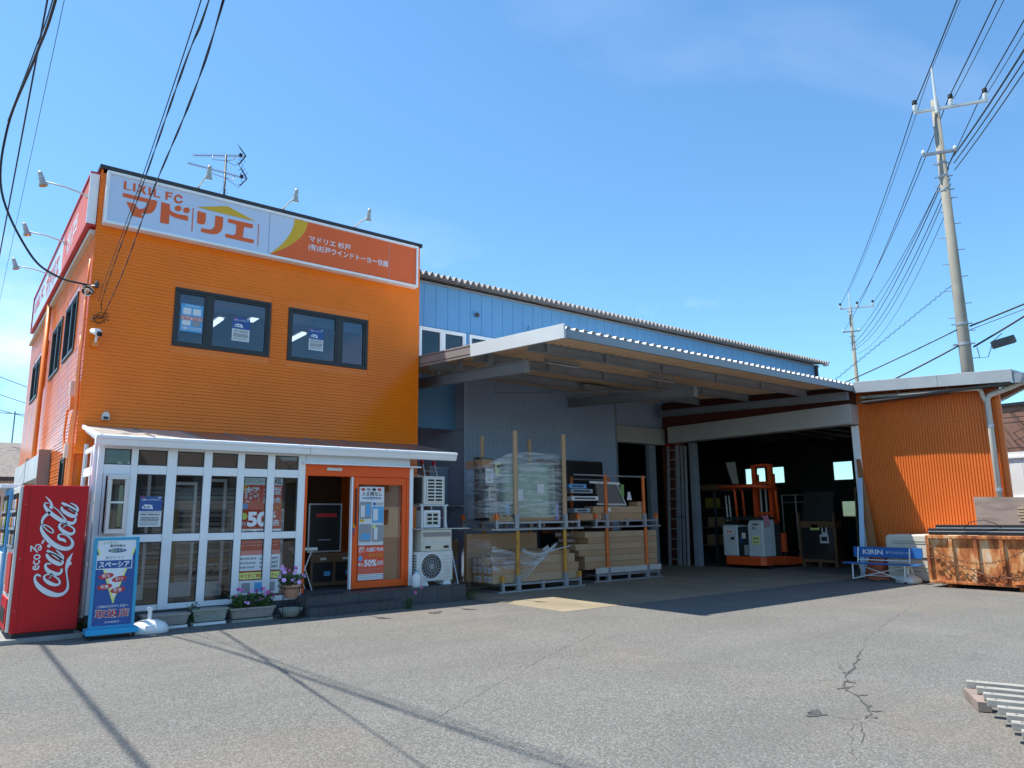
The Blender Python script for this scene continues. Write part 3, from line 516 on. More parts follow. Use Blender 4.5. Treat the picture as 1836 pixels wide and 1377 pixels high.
# roof sign on the front
PS = PF(13.44)
sg = thing('shop_sign', 'long white and orange roof sign with orange lettering on the shop front', 'sign', (4.8, 13.5, 6.5))
B(1.79, 7.84, 13.44, 13.58, 6.54, 7.40).build('sign_box', SIGNW, sg)
for a in ((1.755, 7.875, 13.41, 13.585, 7.385, 7.43), (1.755, 7.875, 13.41, 13.585, 6.49, 6.535), (1.755, 1.80, 13.41, 13.585, 6.537, 7.383), (7.83, 7.875, 13.41, 13.585, 6.537, 7.383)): B(*a).build('frame', ALU, sg)
arc = lambda x0, x1: [(x0+(x1-x0)*math.sin(t*math.pi/2/12), 6.545+(7.38-6.545)*(1-math.cos(t*math.pi/2/12))**.9) for t in range(13)]
a1 = arc(4.60, 5.05); a2 = arc(4.66, 5.32)
a1 = [(4.585+.47*(1-(1-(i/12))**1.9), 6.545+.835*i/12) for i in range(13)]; a2 = [(4.585+.74*(1-(1-(i/12))**2.0), 6.545+.835*i/12) for i in range(13)]
flat([a1+a2[::-1]], PRY, sg, PS, .003); flat([a2+[(7.83, 7.38), (7.83, 6.545)]], SIGNO, sg, PS, .002)
for i, p in enumerate(G_orange): flat([p], PRO, sg, PS, .005, 'letter')
flat(G_yellow, PRY, sg, PS, .005)
for x in (4.565, 7.17): B(x-.004, x+.004, 13.436, 13.44, 6.545, 7.38).build('panel_seam', PRGREY, sg)
text('マドリエ 杉戸', (5.37, 6.27, 6.985, 7.115), LOGOW, sg, PS, .006, .015)
text('(有)杉戸ウインドトーヨー住器', (5.36, 7.15, 6.79, 6.945), LOGOW, sg, PS, .006, .015)
# sign on the side wall
sg = thing('side_sign', 'red framed white and orange sign high on the sunlit side wall', 'sign', (1.6, 18, 6.5))
B(1.555, 1.66, 13.68, 22.8, 6.5, 7.4).build('sign_box', SIGNW, sg)
for a in ((1.53, 1.67, 13.64, 22.84, 7.4, 7.44), (1.53, 1.67, 13.64, 22.84, 6.46, 6.5), (1.53, 1.67, 22.8, 22.84, 6.5, 7.4)): B(*a).build('frame', PRR, sg)
B(1.53, 1.67, 13.635, 13.68, 6.5, 7.4).build('frame', ALU, sg)
PL = PXL(1.553)
flat([rect(13.7, 17.0, 6.52, 7.38)], SIGNO, sg, PL); text('マドリエ', (19.9, 17.6, 6.66, 7.2), PRO, sg, PL, .004, .03)
text('杉戸', (16.4, 15.0, 6.7, 7.2), LOGOW, sg, PL, .004, .02); text('LIXIL FC', (22.4, 20.4, 6.9, 7.2), PRO, sg, PL, .004, .02)
B(1.60, 1.689, 13.7, 23.9, 6.34, 6.42).build('eave_trim', CREAM, bld)
# pipes on the side wall
MB().tube([(1.60, 19.2, 6.4), (1.60, 19.2, .1)], .05, 10).build('downpipe', ORANGE_PIPE, bld, True)
for i, (y, zt) in enumerate(((13.72, 5.9), (13.80, 5.2), (13.90, 4.6), (14.02, 3.3))):
    mb = MB(); pts = [(1.655-.005*i, y, zt)]
    for k in range(1, 14): pts.append((1.655-.005*i+random.uniform(-.008, .008), y+random.uniform(-.02, .02), zt-k*(zt-.4)/13))
    mb.tube(pts, .017, 7).build('conduit', ORANGE_PIPE, bld, True)
mb = MB(); mb.tube([(1.63, 14.0, 3.55), (1.60, 14.25, 3.35), (1.60, 14.4, 3.0), (1.60, 14.25, 2.7), (1.64, 14.05, 2.55), (1.64, 14.0, .5)], .018, 8).build('conduit', ORANGE_PIPE, bld, True)
B(1.58, 1.675, 13.85, 14.02, 3.35, 3.55).build('junction_box', ORANGE_PIPE, bld); B(1.57, 1.675, 13.9, 14.0, 2.55, 2.78).build('meter_box', OFFW, bld); B(1.59, 1.675, 14.1, 14.2, 3.6, 3.85).build('cover_box', OFFW, bld)
# roller shutter boxes over the ground floor side windows
for a, b in ((16.8, 19.35), (19.4, 22.0)):
    o = MB().py([(1.67, 2.31), (1.48, 2.36), (1.48, 2.82), (1.67, 2.87)], a, b).build('shutter_box', FASC, bld); B(1.475, 1.675, a-.06, a-.002, .5, 2.9).build('guide_rail', TAUPE, o)

# ================================================================== sunroom and entrance
SY = 12.1
sun = thing('sunroom', 'white framed glass sunroom with lean-to roof along the shop front', 'sunroom', (1.8, SY, 0))
B(1.80, 4.95, SY-.02, SY+.14, .0, .22).build('plinth', TILE, sun); B(1.80, 1.94, SY+.14, 13.58, 0, .22).build('plinth', TILE, sun)
cols = [(1.88, 2.24), (2.33, 2.74), (2.88, 3.28), (3.40, 3.80), (3.91, 4.29), (4.41, 4.82)]
rows = [(.30, 1.21), (1.32, 2.21), (2.34, 2.575)]
xs = [1.80]+[v for c in cols for v in c]+[4.94]
for i in range(0, len(xs), 2): B(xs[i], xs[i+1], SY, SY+.09, .22, 2.66).build('post', ALU, sun, bevel=.006)
for a, b in cols:
    for c, d in ((.22, .30), (1.21, 1.32), (2.21, 2.34), (2.575, 2.66)): B(a+.001, b-.001, SY+.012, SY+.08, c, d).build('rail', ALU, sun, bevel=.005)
for i, (a, b) in enumerate(cols):
    for j, (c, d) in enumerate(rows):
        if i == 0 and j == 1: continue
        B(a+.001, b-.001, SY+.04, SY+.046, c+.001, d-.001).build('pane', GLASS, sun)
        for q in ((a+.002, b-.002, c+.001, c+.014), (a+.002, b-.002, d-.014, d-.001), (a+.001, a+.014, c+.015, d-.015), (b-.014, b-.001, c+.015, d-.015)): B(q[0], q[1], SY+.028, SY+.039, q[2], q[3]).build('gasket', BRONZE, sun)
# small projecting window in the first bay
PINKA = mat('pinkish_aluminium', (.62, .55, .56), .3, .5, .08)
pw = thing('casement_window', 'pinkish aluminium casement window ajar in the first sunroom bay', 'window', (2.05, SY, 1.3))
for a in ((1.885, 2.235, 1.322, 1.36), (1.885, 2.235, 2.17, 2.208), (1.885, 1.92, 1.36, 2.17), (2.20, 2.235, 1.36, 2.17)): B(a[0], a[1], SY-.03, SY+.07, a[2], a[3]).build('frame', ALU, pw, bevel=.004)
sw = Matrix.Translation((2.19, SY-.035, 0)) @ Matrix.Rotation(R(14), 4, 'Z')
def swb(m, *a):
    k = B(*a); k.v = [tuple(sw @ Vector(p)) for p in k.v]; m.v_ = None; m.add(k.v, k.f); return m
mb = MB()
for a in ((-.27, .02, -.04, 0, 1.34, 1.41), (-.27, .02, -.04, 0, 2.12, 2.19), (-.27, -.215, -.04, 0, 1.41, 2.12), (-.035, .02, -.04, 0, 1.41, 2.12)): swb(mb, *a)
mb.build('sash', PINKA, pw, bevel=.004); swb(MB(), -.215, -.035, -.036, -.004, 1.775, 1.80).build('glazing_bar', ALU, pw); swb(MB(), -.215, -.035, -.022, -.016, 1.41, 2.12).build('pane', GLASSD, pw)
# left end of the sunroom
for y in (12.75, 13.5): B(1.80, 1.86, y, y+.07, .22, 2.63 if y < 13 else 2.75).build('post', ALU, sun, bevel=.005)
for ya, yb in ((12.19, 12.75), (12.82, 13.5)):
    for c, d in ((.22, .30), (1.21, 1.32), (2.21, 2.34), (2.575, 2.65)): B(1.81, 1.855, ya, yb, c, d).build('rail', ALU, sun)
    for c, d in rows: B(1.828, 1.834, ya, yb, c, d).build('pane', GLASS, sun)
MB().px([(12.12, 2.66), (13.56, 2.66), (13.56, 2.96)], 1.828, 1.834).build('gable_pane', GLASS, sun); MB().px([(12.1, 2.665), (12.2, 2.665), (13.58, 2.95), (13.58, 3.02), (12.1, 2.72)], 1.80, 1.826).build('gable_rail', ALU, sun)
# roof
rz = lambda y: 2.735+(y-11.95)*.185
rx = [1.76, 2.5, 3.25, 4.0, 4.75, 5.5, 6.25, 7.0, 7.86]
for i, (a, b) in enumerate(zip(rx, rx[1:])):
    MB().px([(11.97, rz(11.97)), (13.58, rz(13.58)), (13.58, rz(13.58)+.014), (11.97, rz(11.97)+.014)], a+.012, b-.012).build('roof_panel', ROOFP if i < 2 else ROOFB, sun)
for x in rx: MB().px([(11.98, rz(11.98)-.03), (13.58, rz(13.58)-.03), (13.58, rz(13.58)+.03), (11.98, rz(11.98)+.03)], x-.018, x+.018).build('rafter', ALU if x < 2 else TAUPE, sun)
MB().px([(11.90, 2.64), (11.915, 2.60), (12.0, 2.60), (12.0, 2.735), (11.985, 2.755), (11.89, 2.755), (11.865, 2.74), (11.865, 2.70), (11.885, 2.69)], 1.72, 4.93).build('gutter', ALU, sun, bevel=.006)
MB().px([(11.90, 2.64), (11.915, 2.60), (12.0, 2.60), (12.0, 2.735), (11.985, 2.755), (11.89, 2.755), (11.865, 2.74), (11.865, 2.70), (11.885, 2.69)], 4.937, 7.90).build('gutter', ALU, sun, bevel=.006)
MB().tube([(1.74, 12.02, 2.6), (1.755, 12.05, 2.4), (1.755, 12.06, .2)], .03, 8).build('downpipe', ALU, sun, True)
for zc in (.9, 1.75): MB().lathe((1.755, 12.06, zc), [(.036, 0), (.036, .05)], 8).build('pipe_clip', ALU_D, sun)
B(4.945, 6.985, SY+.0, SY+.1, 2.47, 2.66).build('header_panel', ALU, sun, bevel=.006); MB().px([(SY-.12, 2.445), (SY+.05, 2.445), (SY+.05, 2.468), (SY-.12, 2.468)], 4.86, 7.16).build('header_flashing', ALU, sun, bevel=.005)
B(6.985, 7.06, SY, SY+.1, .3, 2.44).build('post', ALU, sun, bevel=.006)
# entrance
ent = thing('automatic_door', 'bright orange framed automatic sliding door, half of it open', 'door', (6, SY, .3))
B(4.945, 6.98, SY+.012, SY+.14, 2.255, 2.443).build('header', DOORO, ent, bevel=.006); B(4.945, 4.99, SY+.015, SY+.13, .3, 2.253).build('jamb', DOORO, ent); B(6.93, 6.98, SY+.015, SY+.13, .3, 2.253).build('jamb', DOORO, ent)
B(5.32, 5.60, SY-.03, SY+.01, 2.345, 2.40).build('sensor', OFFW, ent, bevel=.008)
def door_leaf(a, b, y, nm):
    f = MB()
    for q in ((a, b, .31, .43), (a, b, 2.12, 2.25), (a, a+.10, .43, 2.12), (b-.085, b, .43, 2.12)): f.box(q[0], q[1], y, y+.045, q[2], q[3])
    o = f.build('door_leaf', DOORO, ent, bevel=.005); B(a+.10, b-.085, y+.02, y+.026, .43, 2.12).build('pane', GLASS, o); return o
dl = door_leaf(5.86, 6.93, SY+.03, 'fixed'); dl2 = door_leaf(5.83, 6.90, SY+.085, 'slide')
B(5.815, 5.845, SY+.02, SY+.09, .31, 2.25).build('edge_strip', ALU, ent); B(5.895, 5.915, SY+.01, SY+.03, 1.4, 2.05).build('edge_slot', DARK, ent)
for i, m in enumerate((PRR, PRBL, PRY)): B(5.862, 5.89, SY+.024, SY+.0295, 1.22+.07*i, 1.285+.07*i).build('sticker', m, ent)
# steps with dark tiles
st = thing('entrance_steps', 'two low steps faced with dark grey tiles below the shop door', 'steps', (6.2, 11.8, 0))
B(4.85, 7.95, 11.66, SY+.02, 0, .278).build('upper_block', GROUT, st); B(4.80, 6.45, 11.36, 11.66, 0, .128).build('lower_block', GROUT, st)
B(6.995, 7.95, SY+.02, 12.9, 0, .278).build('side_block', GROUT, st)
def tiles(x0, x1, w, fn):
    n = max(1, round((x1-x0)/w)); d = (x1-x0)/n
    for i in range(n): fn(x0+i*d+.003, x0+(i+1)*d-.003).build('tile', TILE, st)
tiles(4.80, 6.45, .15, lambda a, b: B(a, b, 11.35, 11.36, .005, .12)); tiles(4.80, 6.45, .30, lambda a, b: B(a, b, 11.345, 11.655, .125, .138))
tiles(4.85, 7.95, .30, lambda a, b: B(a, b, 11.65, 11.66, .145 if a < 6.4 else .005, .27)); tiles(4.85, 7.95, .30, lambda a, b: B(a, b, 11.645, 11.98, .275, .288)); tiles(4.99, 7.95, .30, lambda a, b: B(a, b, 11.986, 12.32, .275, .288))

# ================================================================== warehouse
wh = thing('warehouse', 'long blue steel warehouse with corrugated slate roof behind the canopy', 'building', (18, 15.5, 0))
YU = 15.6; XE = 28.0
uw = [(9.2, 10.62, 5.1, 6.3), (10.74, 12.1, 5.1, 6.3)]
upw = MB(); wall_boxes(upw, 8.05, XE, 3.72, 7.5, uw+[(18.2, 28.1, 3.7, 4.9)], lambda a, b, c, d: upw.box(a, b, YU+.02, YU+.14, c, d)); upw = upw.build('upper_wall', BLUEP, wh)
x = 8.26
while x < XE-.02:
    a, b = x+.005, min(x+.36, XE)-.005; segs = [(4.9, 7.46)]
    for h in uw:
        if h[0] < b and h[1] > a: segs = sub(segs, h[2]-.03, h[3]+.03)
    for p, q in segs: B(a, b, YU, YU+.02, p, q).build('wall_panel', BLUEP, upw)
    x += .36
pfU = lambda a, b, c, d, e, f: (a, b, YU+e, YU+f, c, d)
for h in uw: window(wh, *h, [(h[0]+h[1])/2], pfU, fr=ALU, gl=GLASSD, w=.05)
B(10.0, 10.55, YU+.10, YU+.12, 5.15, 6.2).build('curtain', PAPER, wh)
# roof with round corrugations
wave = [(i/8, .06*math.cos(2*math.pi*i/8)) for i in range(8)]
rzw = lambda y: 7.56+(y-15.15)*.16
rf = MB().corr(8.03, XE+.25, wave, .18, lambda u, h: (u, 15.12, rzw(15.12)+h), lambda u, h: (u, 21.0, rzw(21)+h)); rf.corr(8.03, XE+.25, wave, .18, lambda u, h: (u, 15.12, rzw(15.12)+h-.012), lambda u, h: (u, 21.0, rzw(21)+h-.012))
rf.corr(8.03, XE+.25, wave, .18, lambda u, h: (u, 15.12, rzw(15.12)+h), lambda u, h: (u, 15.12, rzw(15.12)+h-.012)); rf.corr(8.03, XE+.25, wave, .18, lambda u, h: (u, 21.0, rzw(21)+h), lambda u, h: (u, 27, rzw(21)-.96+h)); rf.build('roof', SLATE, wh)
B(8.03, XE+.2, 15.54, 15.598, 7.45, 7.50).build('eave_board', STEELB, wh); B(XE, XE+.22, 15.14, 15.3, 7.44, 7.52).build('eave_end', FASC, wh)
# blue corrugated block under the canopy
rib = [(0, 0), (.30, 0), (.38, .014), (.92, .014)]
bw = MB().corr(10.33, 15.72, rib, .042, lambda u, h: (u, 15.2-h, 0.1), lambda u, h: (u, 15.2-h, 5.12)).build('corrugated_wall', BLUEW, wh)
B(10.335, 15.715, 15.202, 15.3, 0, 5.10).build('wall_backing', BLUEW, wh)
MB().corr(15.2, 19.5, rib, .042, lambda u, h: (10.33-h, u, 0.1), lambda u, h: (10.33-h, u, 5.12)).build('corrugated_wall', BLUEW, wh)
B(10.332, 10.40, 15.302, 19.5, 0, 5.10).build('wall_backing', BLUEW, wh)
B(10.31, 15.75, 15.165, 15.188, 3.68, 3.715).build('wall_seam', BLUEW, wh); B(10.295, 10.318, 15.19, 19.5, 3.68, 3.715).build('wall_seam', BLUEW, wh)
B(10.29, 10.34, 15.16, 15.2, 0.05, 5.12).build('corner_trim', BLUEW, wh); B(15.70, 15.76, 15.16, 15.55, .05, 5.12).build('corner_trim', STEELB, wh)
B(9.75, 10.3, 15.9, 18.4, 0, 2.75).build('utility_box', BLUEW, wh, bevel=.01); B(9.72, 10.32, 15.87, 18.42, 2.75, 2.79).build('box_cap', FASC, wh); B(10.2, 10.29, 15.2, 15.9, 1.78, 1.81).build('wall_rail', FASC, wh)
# small shutter opening between the block and the annex
B(15.76, 18.2, 15.5, 15.6, 4.2, 5.05).build('lintel_wall', BLUEW, wh); B(15.76, 18.04, 15.28, 15.56, 3.70, 4.20).build('shutter_housing', SHUT, wh, bevel=.01)
B(17.45, 17.75, 15.45, 15.6, 0, 3.69).build('door_post', STEELB, wh); B(15.77, 15.95, 15.45, 15.6, 0, 3.69).build('door_post', STEELB, wh)
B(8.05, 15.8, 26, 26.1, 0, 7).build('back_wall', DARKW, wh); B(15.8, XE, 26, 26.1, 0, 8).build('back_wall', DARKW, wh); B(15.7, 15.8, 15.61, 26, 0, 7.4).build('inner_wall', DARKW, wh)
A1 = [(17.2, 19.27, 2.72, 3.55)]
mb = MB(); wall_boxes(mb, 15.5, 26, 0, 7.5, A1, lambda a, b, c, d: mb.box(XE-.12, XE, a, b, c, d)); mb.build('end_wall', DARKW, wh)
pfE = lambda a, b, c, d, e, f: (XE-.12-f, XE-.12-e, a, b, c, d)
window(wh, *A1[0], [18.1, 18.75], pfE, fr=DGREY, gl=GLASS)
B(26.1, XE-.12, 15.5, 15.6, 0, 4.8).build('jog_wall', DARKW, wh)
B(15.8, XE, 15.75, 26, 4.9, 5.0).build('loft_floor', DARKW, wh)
MB().lathe((10.95, 15.59, 6.85), [(.05, -.02), (.065, -.09), (.03, -.12)], 12, 'y').build('vent_hood', DGREY, wh)
MB().tube([(12.62, 15.58, 6.5), (12.6, 15.5, 6.62), (12.68, 15.48, 6.8), (12.74, 15.5, 6.66), (12.7, 15.58, 6.55)], .008, 6).build('loose_cable', CABLE, wh, True)
B(8.1, 8.2, 15.2, 15.56, 5.2, 5.55).build('wall_fan', OFFW, wh)

# ================================================================== annex on the right
ax = thing('annex', 'low rust orange corrugated annex with open shutter doorway on the right', 'building', (22, 10, 0))
XW = 18.25; zr = lambda y: 4.65-(8.78-y)*.068
rib2 = [(0, 0), (.22, 0), (.30, .022), (.93, .022)]
aw = MB().corr(6.0, 9.15, rib2, .063, lambda u, h: (XW-h, u, .05), lambda u, h: (XW-h, u, zr(u)-.05))
aw.build('corrugated_wall', ANNEX, ax); B(XW+.002, XW+.12, 6.0, 9.15, 0, 4.28).build('wall_backing', ANNEX, ax)
SL = lambda x: 6.0+(x-XW)*.642                        # the plot edge runs along the street
MB().corr(XW, 26.2, rib2, .05, lambda u, h: (u, SL(u)-h, .05), lambda u, h: (u, SL(u)-h, zr(SL(u))-.05)).build('corrugated_wall', ANNEX, ax); MB().pz([(XW+.12, SL(XW)+.09), (26.2, SL(26.2)+.01), (26.2, SL(26.2)+.1), (XW+.12, SL(XW)+.18)], 0, 4.28).build('wall_backing', ANNEX, ax)
B(XW-.035, XW+.03, 5.96, 6.03, .05, 4.4).build('corner_trim', ANNEX, ax); B(XW-.03, XW-.016, 6.03, 9.15, 3.60, 3.63).build('wall_seam', ANNEX, ax); B(XW-.03, XW-.016, 6.03, 9.15, 3.67, 3.69).build('wall_seam', ANNEX, ax)
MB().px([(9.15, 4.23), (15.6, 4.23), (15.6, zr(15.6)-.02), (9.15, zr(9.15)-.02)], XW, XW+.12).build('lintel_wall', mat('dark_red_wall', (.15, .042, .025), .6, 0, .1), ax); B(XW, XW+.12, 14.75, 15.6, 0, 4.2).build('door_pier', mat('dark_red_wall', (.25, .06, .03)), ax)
B(XW-.42, XW-.005, 9.13, 15.0, 3.72, 4.22).build('shutter_housing', SHUT, ax, bevel=.01)
B(XW-.06, XW+.14, 9.15, 9.33, 0, 3.70).build('door_post', ALU, ax, bevel=.01); B(XW-.06, XW+.14, 14.3, 14.5, 0, 3.70).build('door_post', STEELB, ax, bevel=.01)
B1 = [(13.42, 14.31, 2.66, 3.46), (13.42, 14.10, 1.34, 2.02)]
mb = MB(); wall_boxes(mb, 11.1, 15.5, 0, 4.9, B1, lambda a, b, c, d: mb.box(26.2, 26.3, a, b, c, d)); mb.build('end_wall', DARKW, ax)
pfE2 = lambda a, b, c, d, e, f: (26.2-f, 26.2-e, a, b, c, d)
for h in B1: window(ax, *h, [], pfE2, fr=DGREY, gl=GLASS if h[2] > 2 else glass('milky_glass', (.75, .77, .72), 1.5, 0, .35, (.8, .82, .75)), w=.04)
RP = [(XW-.44, 5.5), (XW+.25, 5.5), (26.4, 10.75), (26.4, 15.5), (XW-.44, 15.5)]
MB().prism(RP, lambda a, b: (a, b, zr(b)), lambda a, b: (a, b, zr(b)+.06)).build('roof', STEELF, ax)
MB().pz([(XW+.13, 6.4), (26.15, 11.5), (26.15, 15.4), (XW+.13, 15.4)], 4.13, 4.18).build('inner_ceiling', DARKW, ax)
for i, (a, b) in enumerate(((5.52, 7.0), (7.004, 8.94))):
    MB().px([(a, zr(a)-.20), (b, zr(b)-.20), (b, zr(b)+.075), (a, zr(a)+.075)], XW-.50, XW-.445).build('fascia', STEELF, ax, bevel=.006)
B(XW-.44, XW-.02, 5.6, 8.9, 4.2, 4.24).build('soffit', DGREY, ax)
MB().px([(5.36, 4.30), (5.40, 4.20), (5.5, 4.20), (5.54, 4.26), (5.54, 4.40), (5.34, 4.40)], XW-.47, XW+.3).build('gutter', STEELB, ax); MB().prism([(-.09, 4.30), (-.05, 4.20), (.05, 4.20), (.09, 4.26), (.09, 4.40), (-.11, 4.40)], lambda a, b: (XW+.31, 5.45+a, b), lambda a, b: (26.4, 10.66+a, b)).build('gutter', STEELB, ax)
PIPE = mat('cream_pipe', (.56, .53, .46), .45, 0, .08, 2)
MB().tube([(18.0, 8.92, 4.36), (18.0, 6.42, 4.22), (18.01, 6.30, 4.21), (18.04, 6.24, 4.16), (18.06, 6.22, 4.02), (18.1, 6.18, 3.9)], .048, 10).build('rain_pipe', PIPE, ax, True)
MB().tube([(18.05, 5.45, 4.24), (18.07, 5.7, 4.15), (18.1, 6.1, 4.05), (18.1, 6.16, 3.95), (18.1, 6.16, .1)], .06, 12).build('rain_pipe', PIPE, ax, True)
for zz in (1.95, 3.35): MB().lathe((18.1, 6.16, zz), [(.07, 0), (.07, .06)], 12).build('pipe_clip', ALU_D, ax)
for yy in (6.9, 8.0): MB().tube([(18.0, yy, 4.27), (18.0, yy, 4.42)], .012, 6).build('pipe_hanger', ALU_D, ax)

# ================================================================== canopy
cn = thing('canopy', 'wide loading canopy with white corrugated roof and tan underside', 'canopy', (13, 12, 4.3))
CX0, CX1, CY0, CY1 = 8.08, 17.80, 8.95, 15.60
cz = lambda y: 4.66+(y-CY0)*.063
trap = [(0, 0), (.40, 0), (.55, .055), (.85, .055)]
MB().corr(CX0+.03, CX1+.09, trap, .2, lambda u, h: (u, CY0+.04, cz(CY0)+h), lambda u, h: (u, CY1, cz(CY1)+h)).build('roof_sheet', WHITE, cn)
MB().corr(CX0+.03, CX1, [(0, 0), (.40, 0), (.55, .04), (.85, .04)], .2, lambda u, h: (u, CY0+.05, cz(CY0)+h-.03), lambda u, h: (u, CY1, cz(CY1)+h-.03)).build('roof_lining', TAN, cn)
MB().px([(CY0, 4.50), (CY0+.025, 4.50), (CY0+.025, 4.515), (CY0+.10, 4.515), (CY0+.10, 4.60), (CY0+.03, 4.60), (CY0+.03, 4.655), (CY0, 4.655)], CX0+.02, CX1).build('front_gutter', STEELB, cn, bevel=.004)
for a, b, m in ((CY0-.06, 11.66, FASC), (11.664, 15.2, TAUPE)):
    MB().px([(a, cz(a)-.19), (b, cz(b)-.19), (b, cz(b)+.065), (a, cz(a)+.065)], CX0-.03, CX0+.01).build('side_fascia', m, cn, bevel=.005)
    if m is TAUPE:
        for q in (-.14, .02): MB().px([(a, cz(a)+q), (b, cz(b)+q), (b, cz(b)+q+.012), (a, cz(a)+q+.012)], CX0-.034, CX0-.03).build('fascia_groove', DARK, cn)
def ibeam_y(x, y0, y1, zb, h, w, nm='cantilever_beam'):
    s = .063; m = MB()
    def seg(xa, xb, za, zc): m.px([(y0, zb(y0)+za), (y1, zb(y1)+za), (y1, zb(y1)+zc), (y0, zb(y0)+zc)], xa, xb)
    seg(x-w/2, x+w/2, 0, .014); seg(x-w/2, x+w/2, h-.014, h); seg(x-.006, x+.006, .0145, h-.0145); m.box(x-w/2, x+w/2, y0-.008, y0, zb(y0), zb(y0)+h)
    return m.build(nm, STEELB, cn)
zb = lambda y: 4.27+(y-10.9)*.063
for x in (8.75, 13.85): ibeam_y(x, 10.75, 15.2, zb, .24, .13)
ibeam_y(17.72, 9.1, 15.2, lambda y: 4.30+(y-9)*.04, .20, .12)
def purlin(y, x0, x1):
    zt = cz(y)-.035; m = MB(); m.box(x0, x1, y-.004, y+.004, zt-.17, zt-.012); m.box(x0, x1, y-.05, y+.05, zt-.012, zt); m.box(x0, x1, y-.05, y+.05, zt-.182, zt-.17); return m.build('purlin', STEELB, cn)
for y in (10.15, 11.9, 13.6): purlin(y, 8.3, 17.66)
for x in (8.75, 10.3, 12.0, 13.85, 15.6):
    for y in (10.15, 11.9): B(x-.04, x+.04, y-.06, y-.006, cz(y)-.21, cz(y)-.05).build('stiffener', STEELB, cn)
for a, b in (((8.9, 11.9, 4.52), (11.2, 15.1, 4.7)), ((13.7, 11.9, 4.52), (11.2, 15.1, 4.7)), ((14.0, 11.9, 4.52), (17.6, 15.1, 4.7))): MB().tube([a, b], .012, 6).build('tie_rod', STEELB, cn)
for y in (11.8, 12.9, 13.8): B(8.6, 8.68, y-.05, y+.05, zb(y)+.24, cz(y)-.04).build('post_stub', STEELB, cn)
for i, (x, y) in enumerate(((9.9, 11.0), (13.0, 11.0), (13.2, 13.4))):
    l = thing('canopy_lamp', ['white strip lamp hung under the near corner of the canopy', 'white strip lamp under the middle of the canopy', 'white strip lamp deep under the canopy near the shutter'][i], 'lamp', (x, y, 4.5))
    B(x-.45, x+.45, y-.06, y+.06, cz(y)-.18, cz(y)-.11).build('housing', GALV, l); MB().tube([(x-.42, y, cz(y)-.21), (x+.42, y, cz(y)-.21)], .014, 8).build('tube', ALU_D, l)
# ================================================================== fittings on the shop
LAMPG = mat('lamp_grey', (.42, .42, .40), .45, .2, .1, 8)
def spot(root, head, label, grp, roof=True):
    t = thing('sign_floodlight', label, 'floodlight', root, grp); r, h = Vector(root), Vector(head)
    MB().tube([r, r.lerp(h, .5)+Vector((0, 0, .03)), h], .014, 8).build('arm', OFFW, t, True); B(r.x-.04, r.x+.04, r.y-.03, r.y+.03, r.z-.04, r.z+.02).build('bracket', OFFW, t)
    d = Vector((0, .30, -1)).normalized() if roof else Vector((.32, 0, -1)).normalized()
    c = h-d*.05; mb = MB(); mb.tube([c-d*.12, c-d*.08, c, c+d*.06, c+d*.11, c+d*.13], [.028, .036, .04, .05, .068, .070], 14); mb.build('lamp_head', LAMPG, t, True)
    MB().tube([c-d*.02, c+d*.0], [.046, .046], 14).build('ring', ALU_D, t); MB().tube([c+d*.131, c+d*.136], .062, 14).build('lens', GLASSD, t)
for x, l in ((3.25, 'floodlight on roof edge nearest the left end of the front sign'), (4.86, 'floodlight on roof edge above the middle of the front sign'), (6.41, 'floodlight on roof edge above the right half of the front sign')):
    spot((x, 13.62, 7.58), (x+.03, 13.0, 7.62), l, 'floodlights over the front sign')
for y, l in ((13.75, 'floodlight on long arm at the near end of the side sign'), (16.45, 'floodlight on long arm at the middle of the side sign'), (18.9, 'floodlight on long arm farthest along the side sign')):
    spot((1.53, y, 7.02), (.86, y, 7.10), l, 'floodlights over the side sign', False)
# aerials
an = thing('tv_aerial', 'roof mast with two silver yagi television aerials above the sign', 'aerial', (4.13, 15.1, 7.5))
MB().tube([(4.16, 15.1, 6.6), (4.13, 15.1, 9.15)], .022, 8).build('mast', BRONZE, an, True)
for q in ((3.6, 15.4), (4.7, 15.5), (4.2, 14.3)): MB().tube([(4.14, 15.1, 8.45), (q[0], q[1], 7.55)], .004, 5).build('guy_wire', ALU_D, an)
def yagi(c, a, L, z, n, nm):
    d = Vector((math.cos(a), math.sin(a), 0)); s = Vector((-d.y, d.x, 0)); c = Vector(c)
    y = MB().bar(c-d*L*.62, c+d*L*.38, .018).build(nm, ALU_D, an)
    for i in range(n):
        p = c-d*L*.62+d*L*.86*i/(n-1); MB().tube([p-s*.085, p+s*.085], .005, 5).build('element', ALU_D, y)
    p = c+d*L*.38
    for sg in (-1, 1):
        MB().tube([p, p+Vector((0, 0, sg*.20))-d*.14], .014, 6).build('reflector_arm', BRONZE, y)
        for k in (.35, .7, 1): q = p+(Vector((0, 0, sg*.20))-d*.14)*k; MB().tube([q-s*.16, q+s*.16], .005, 5).build('reflector_rod', BRONZE, y)
    b = c+d*L*.28; B(b.x-.03, b.x+.03, b.y-.03, b.y+.03, b.z-.01, b.z+.05).build('feed_box', DARK, y)
    MB().tube([c-d*.28, c-d*.27+Vector((0, 0, -.09)), c+Vector((0, 0, -.11)), c+d*.18+Vector((0, 0, -.09)), c+d*.2], .009, 6).build('boom_brace', ALU_D, y, True)
    MB().tube([b, b+d*.02+Vector((0, 0, -.14)), b-d*.1+Vector((0, 0, -.22)), b-d*.3+Vector((0, 0, -.12)), c+Vector((0, 0, -.15))], .005, 6).build('feed_cable', CABLE, y, True)
yagi((4.13, 15.1, 9.14), R(-35), 1.09, 0, 17, 'upper_antenna'); yagi((4.13, 15.08, 8.74), R(0), 1.2, 0, 18, 'lower_antenna')
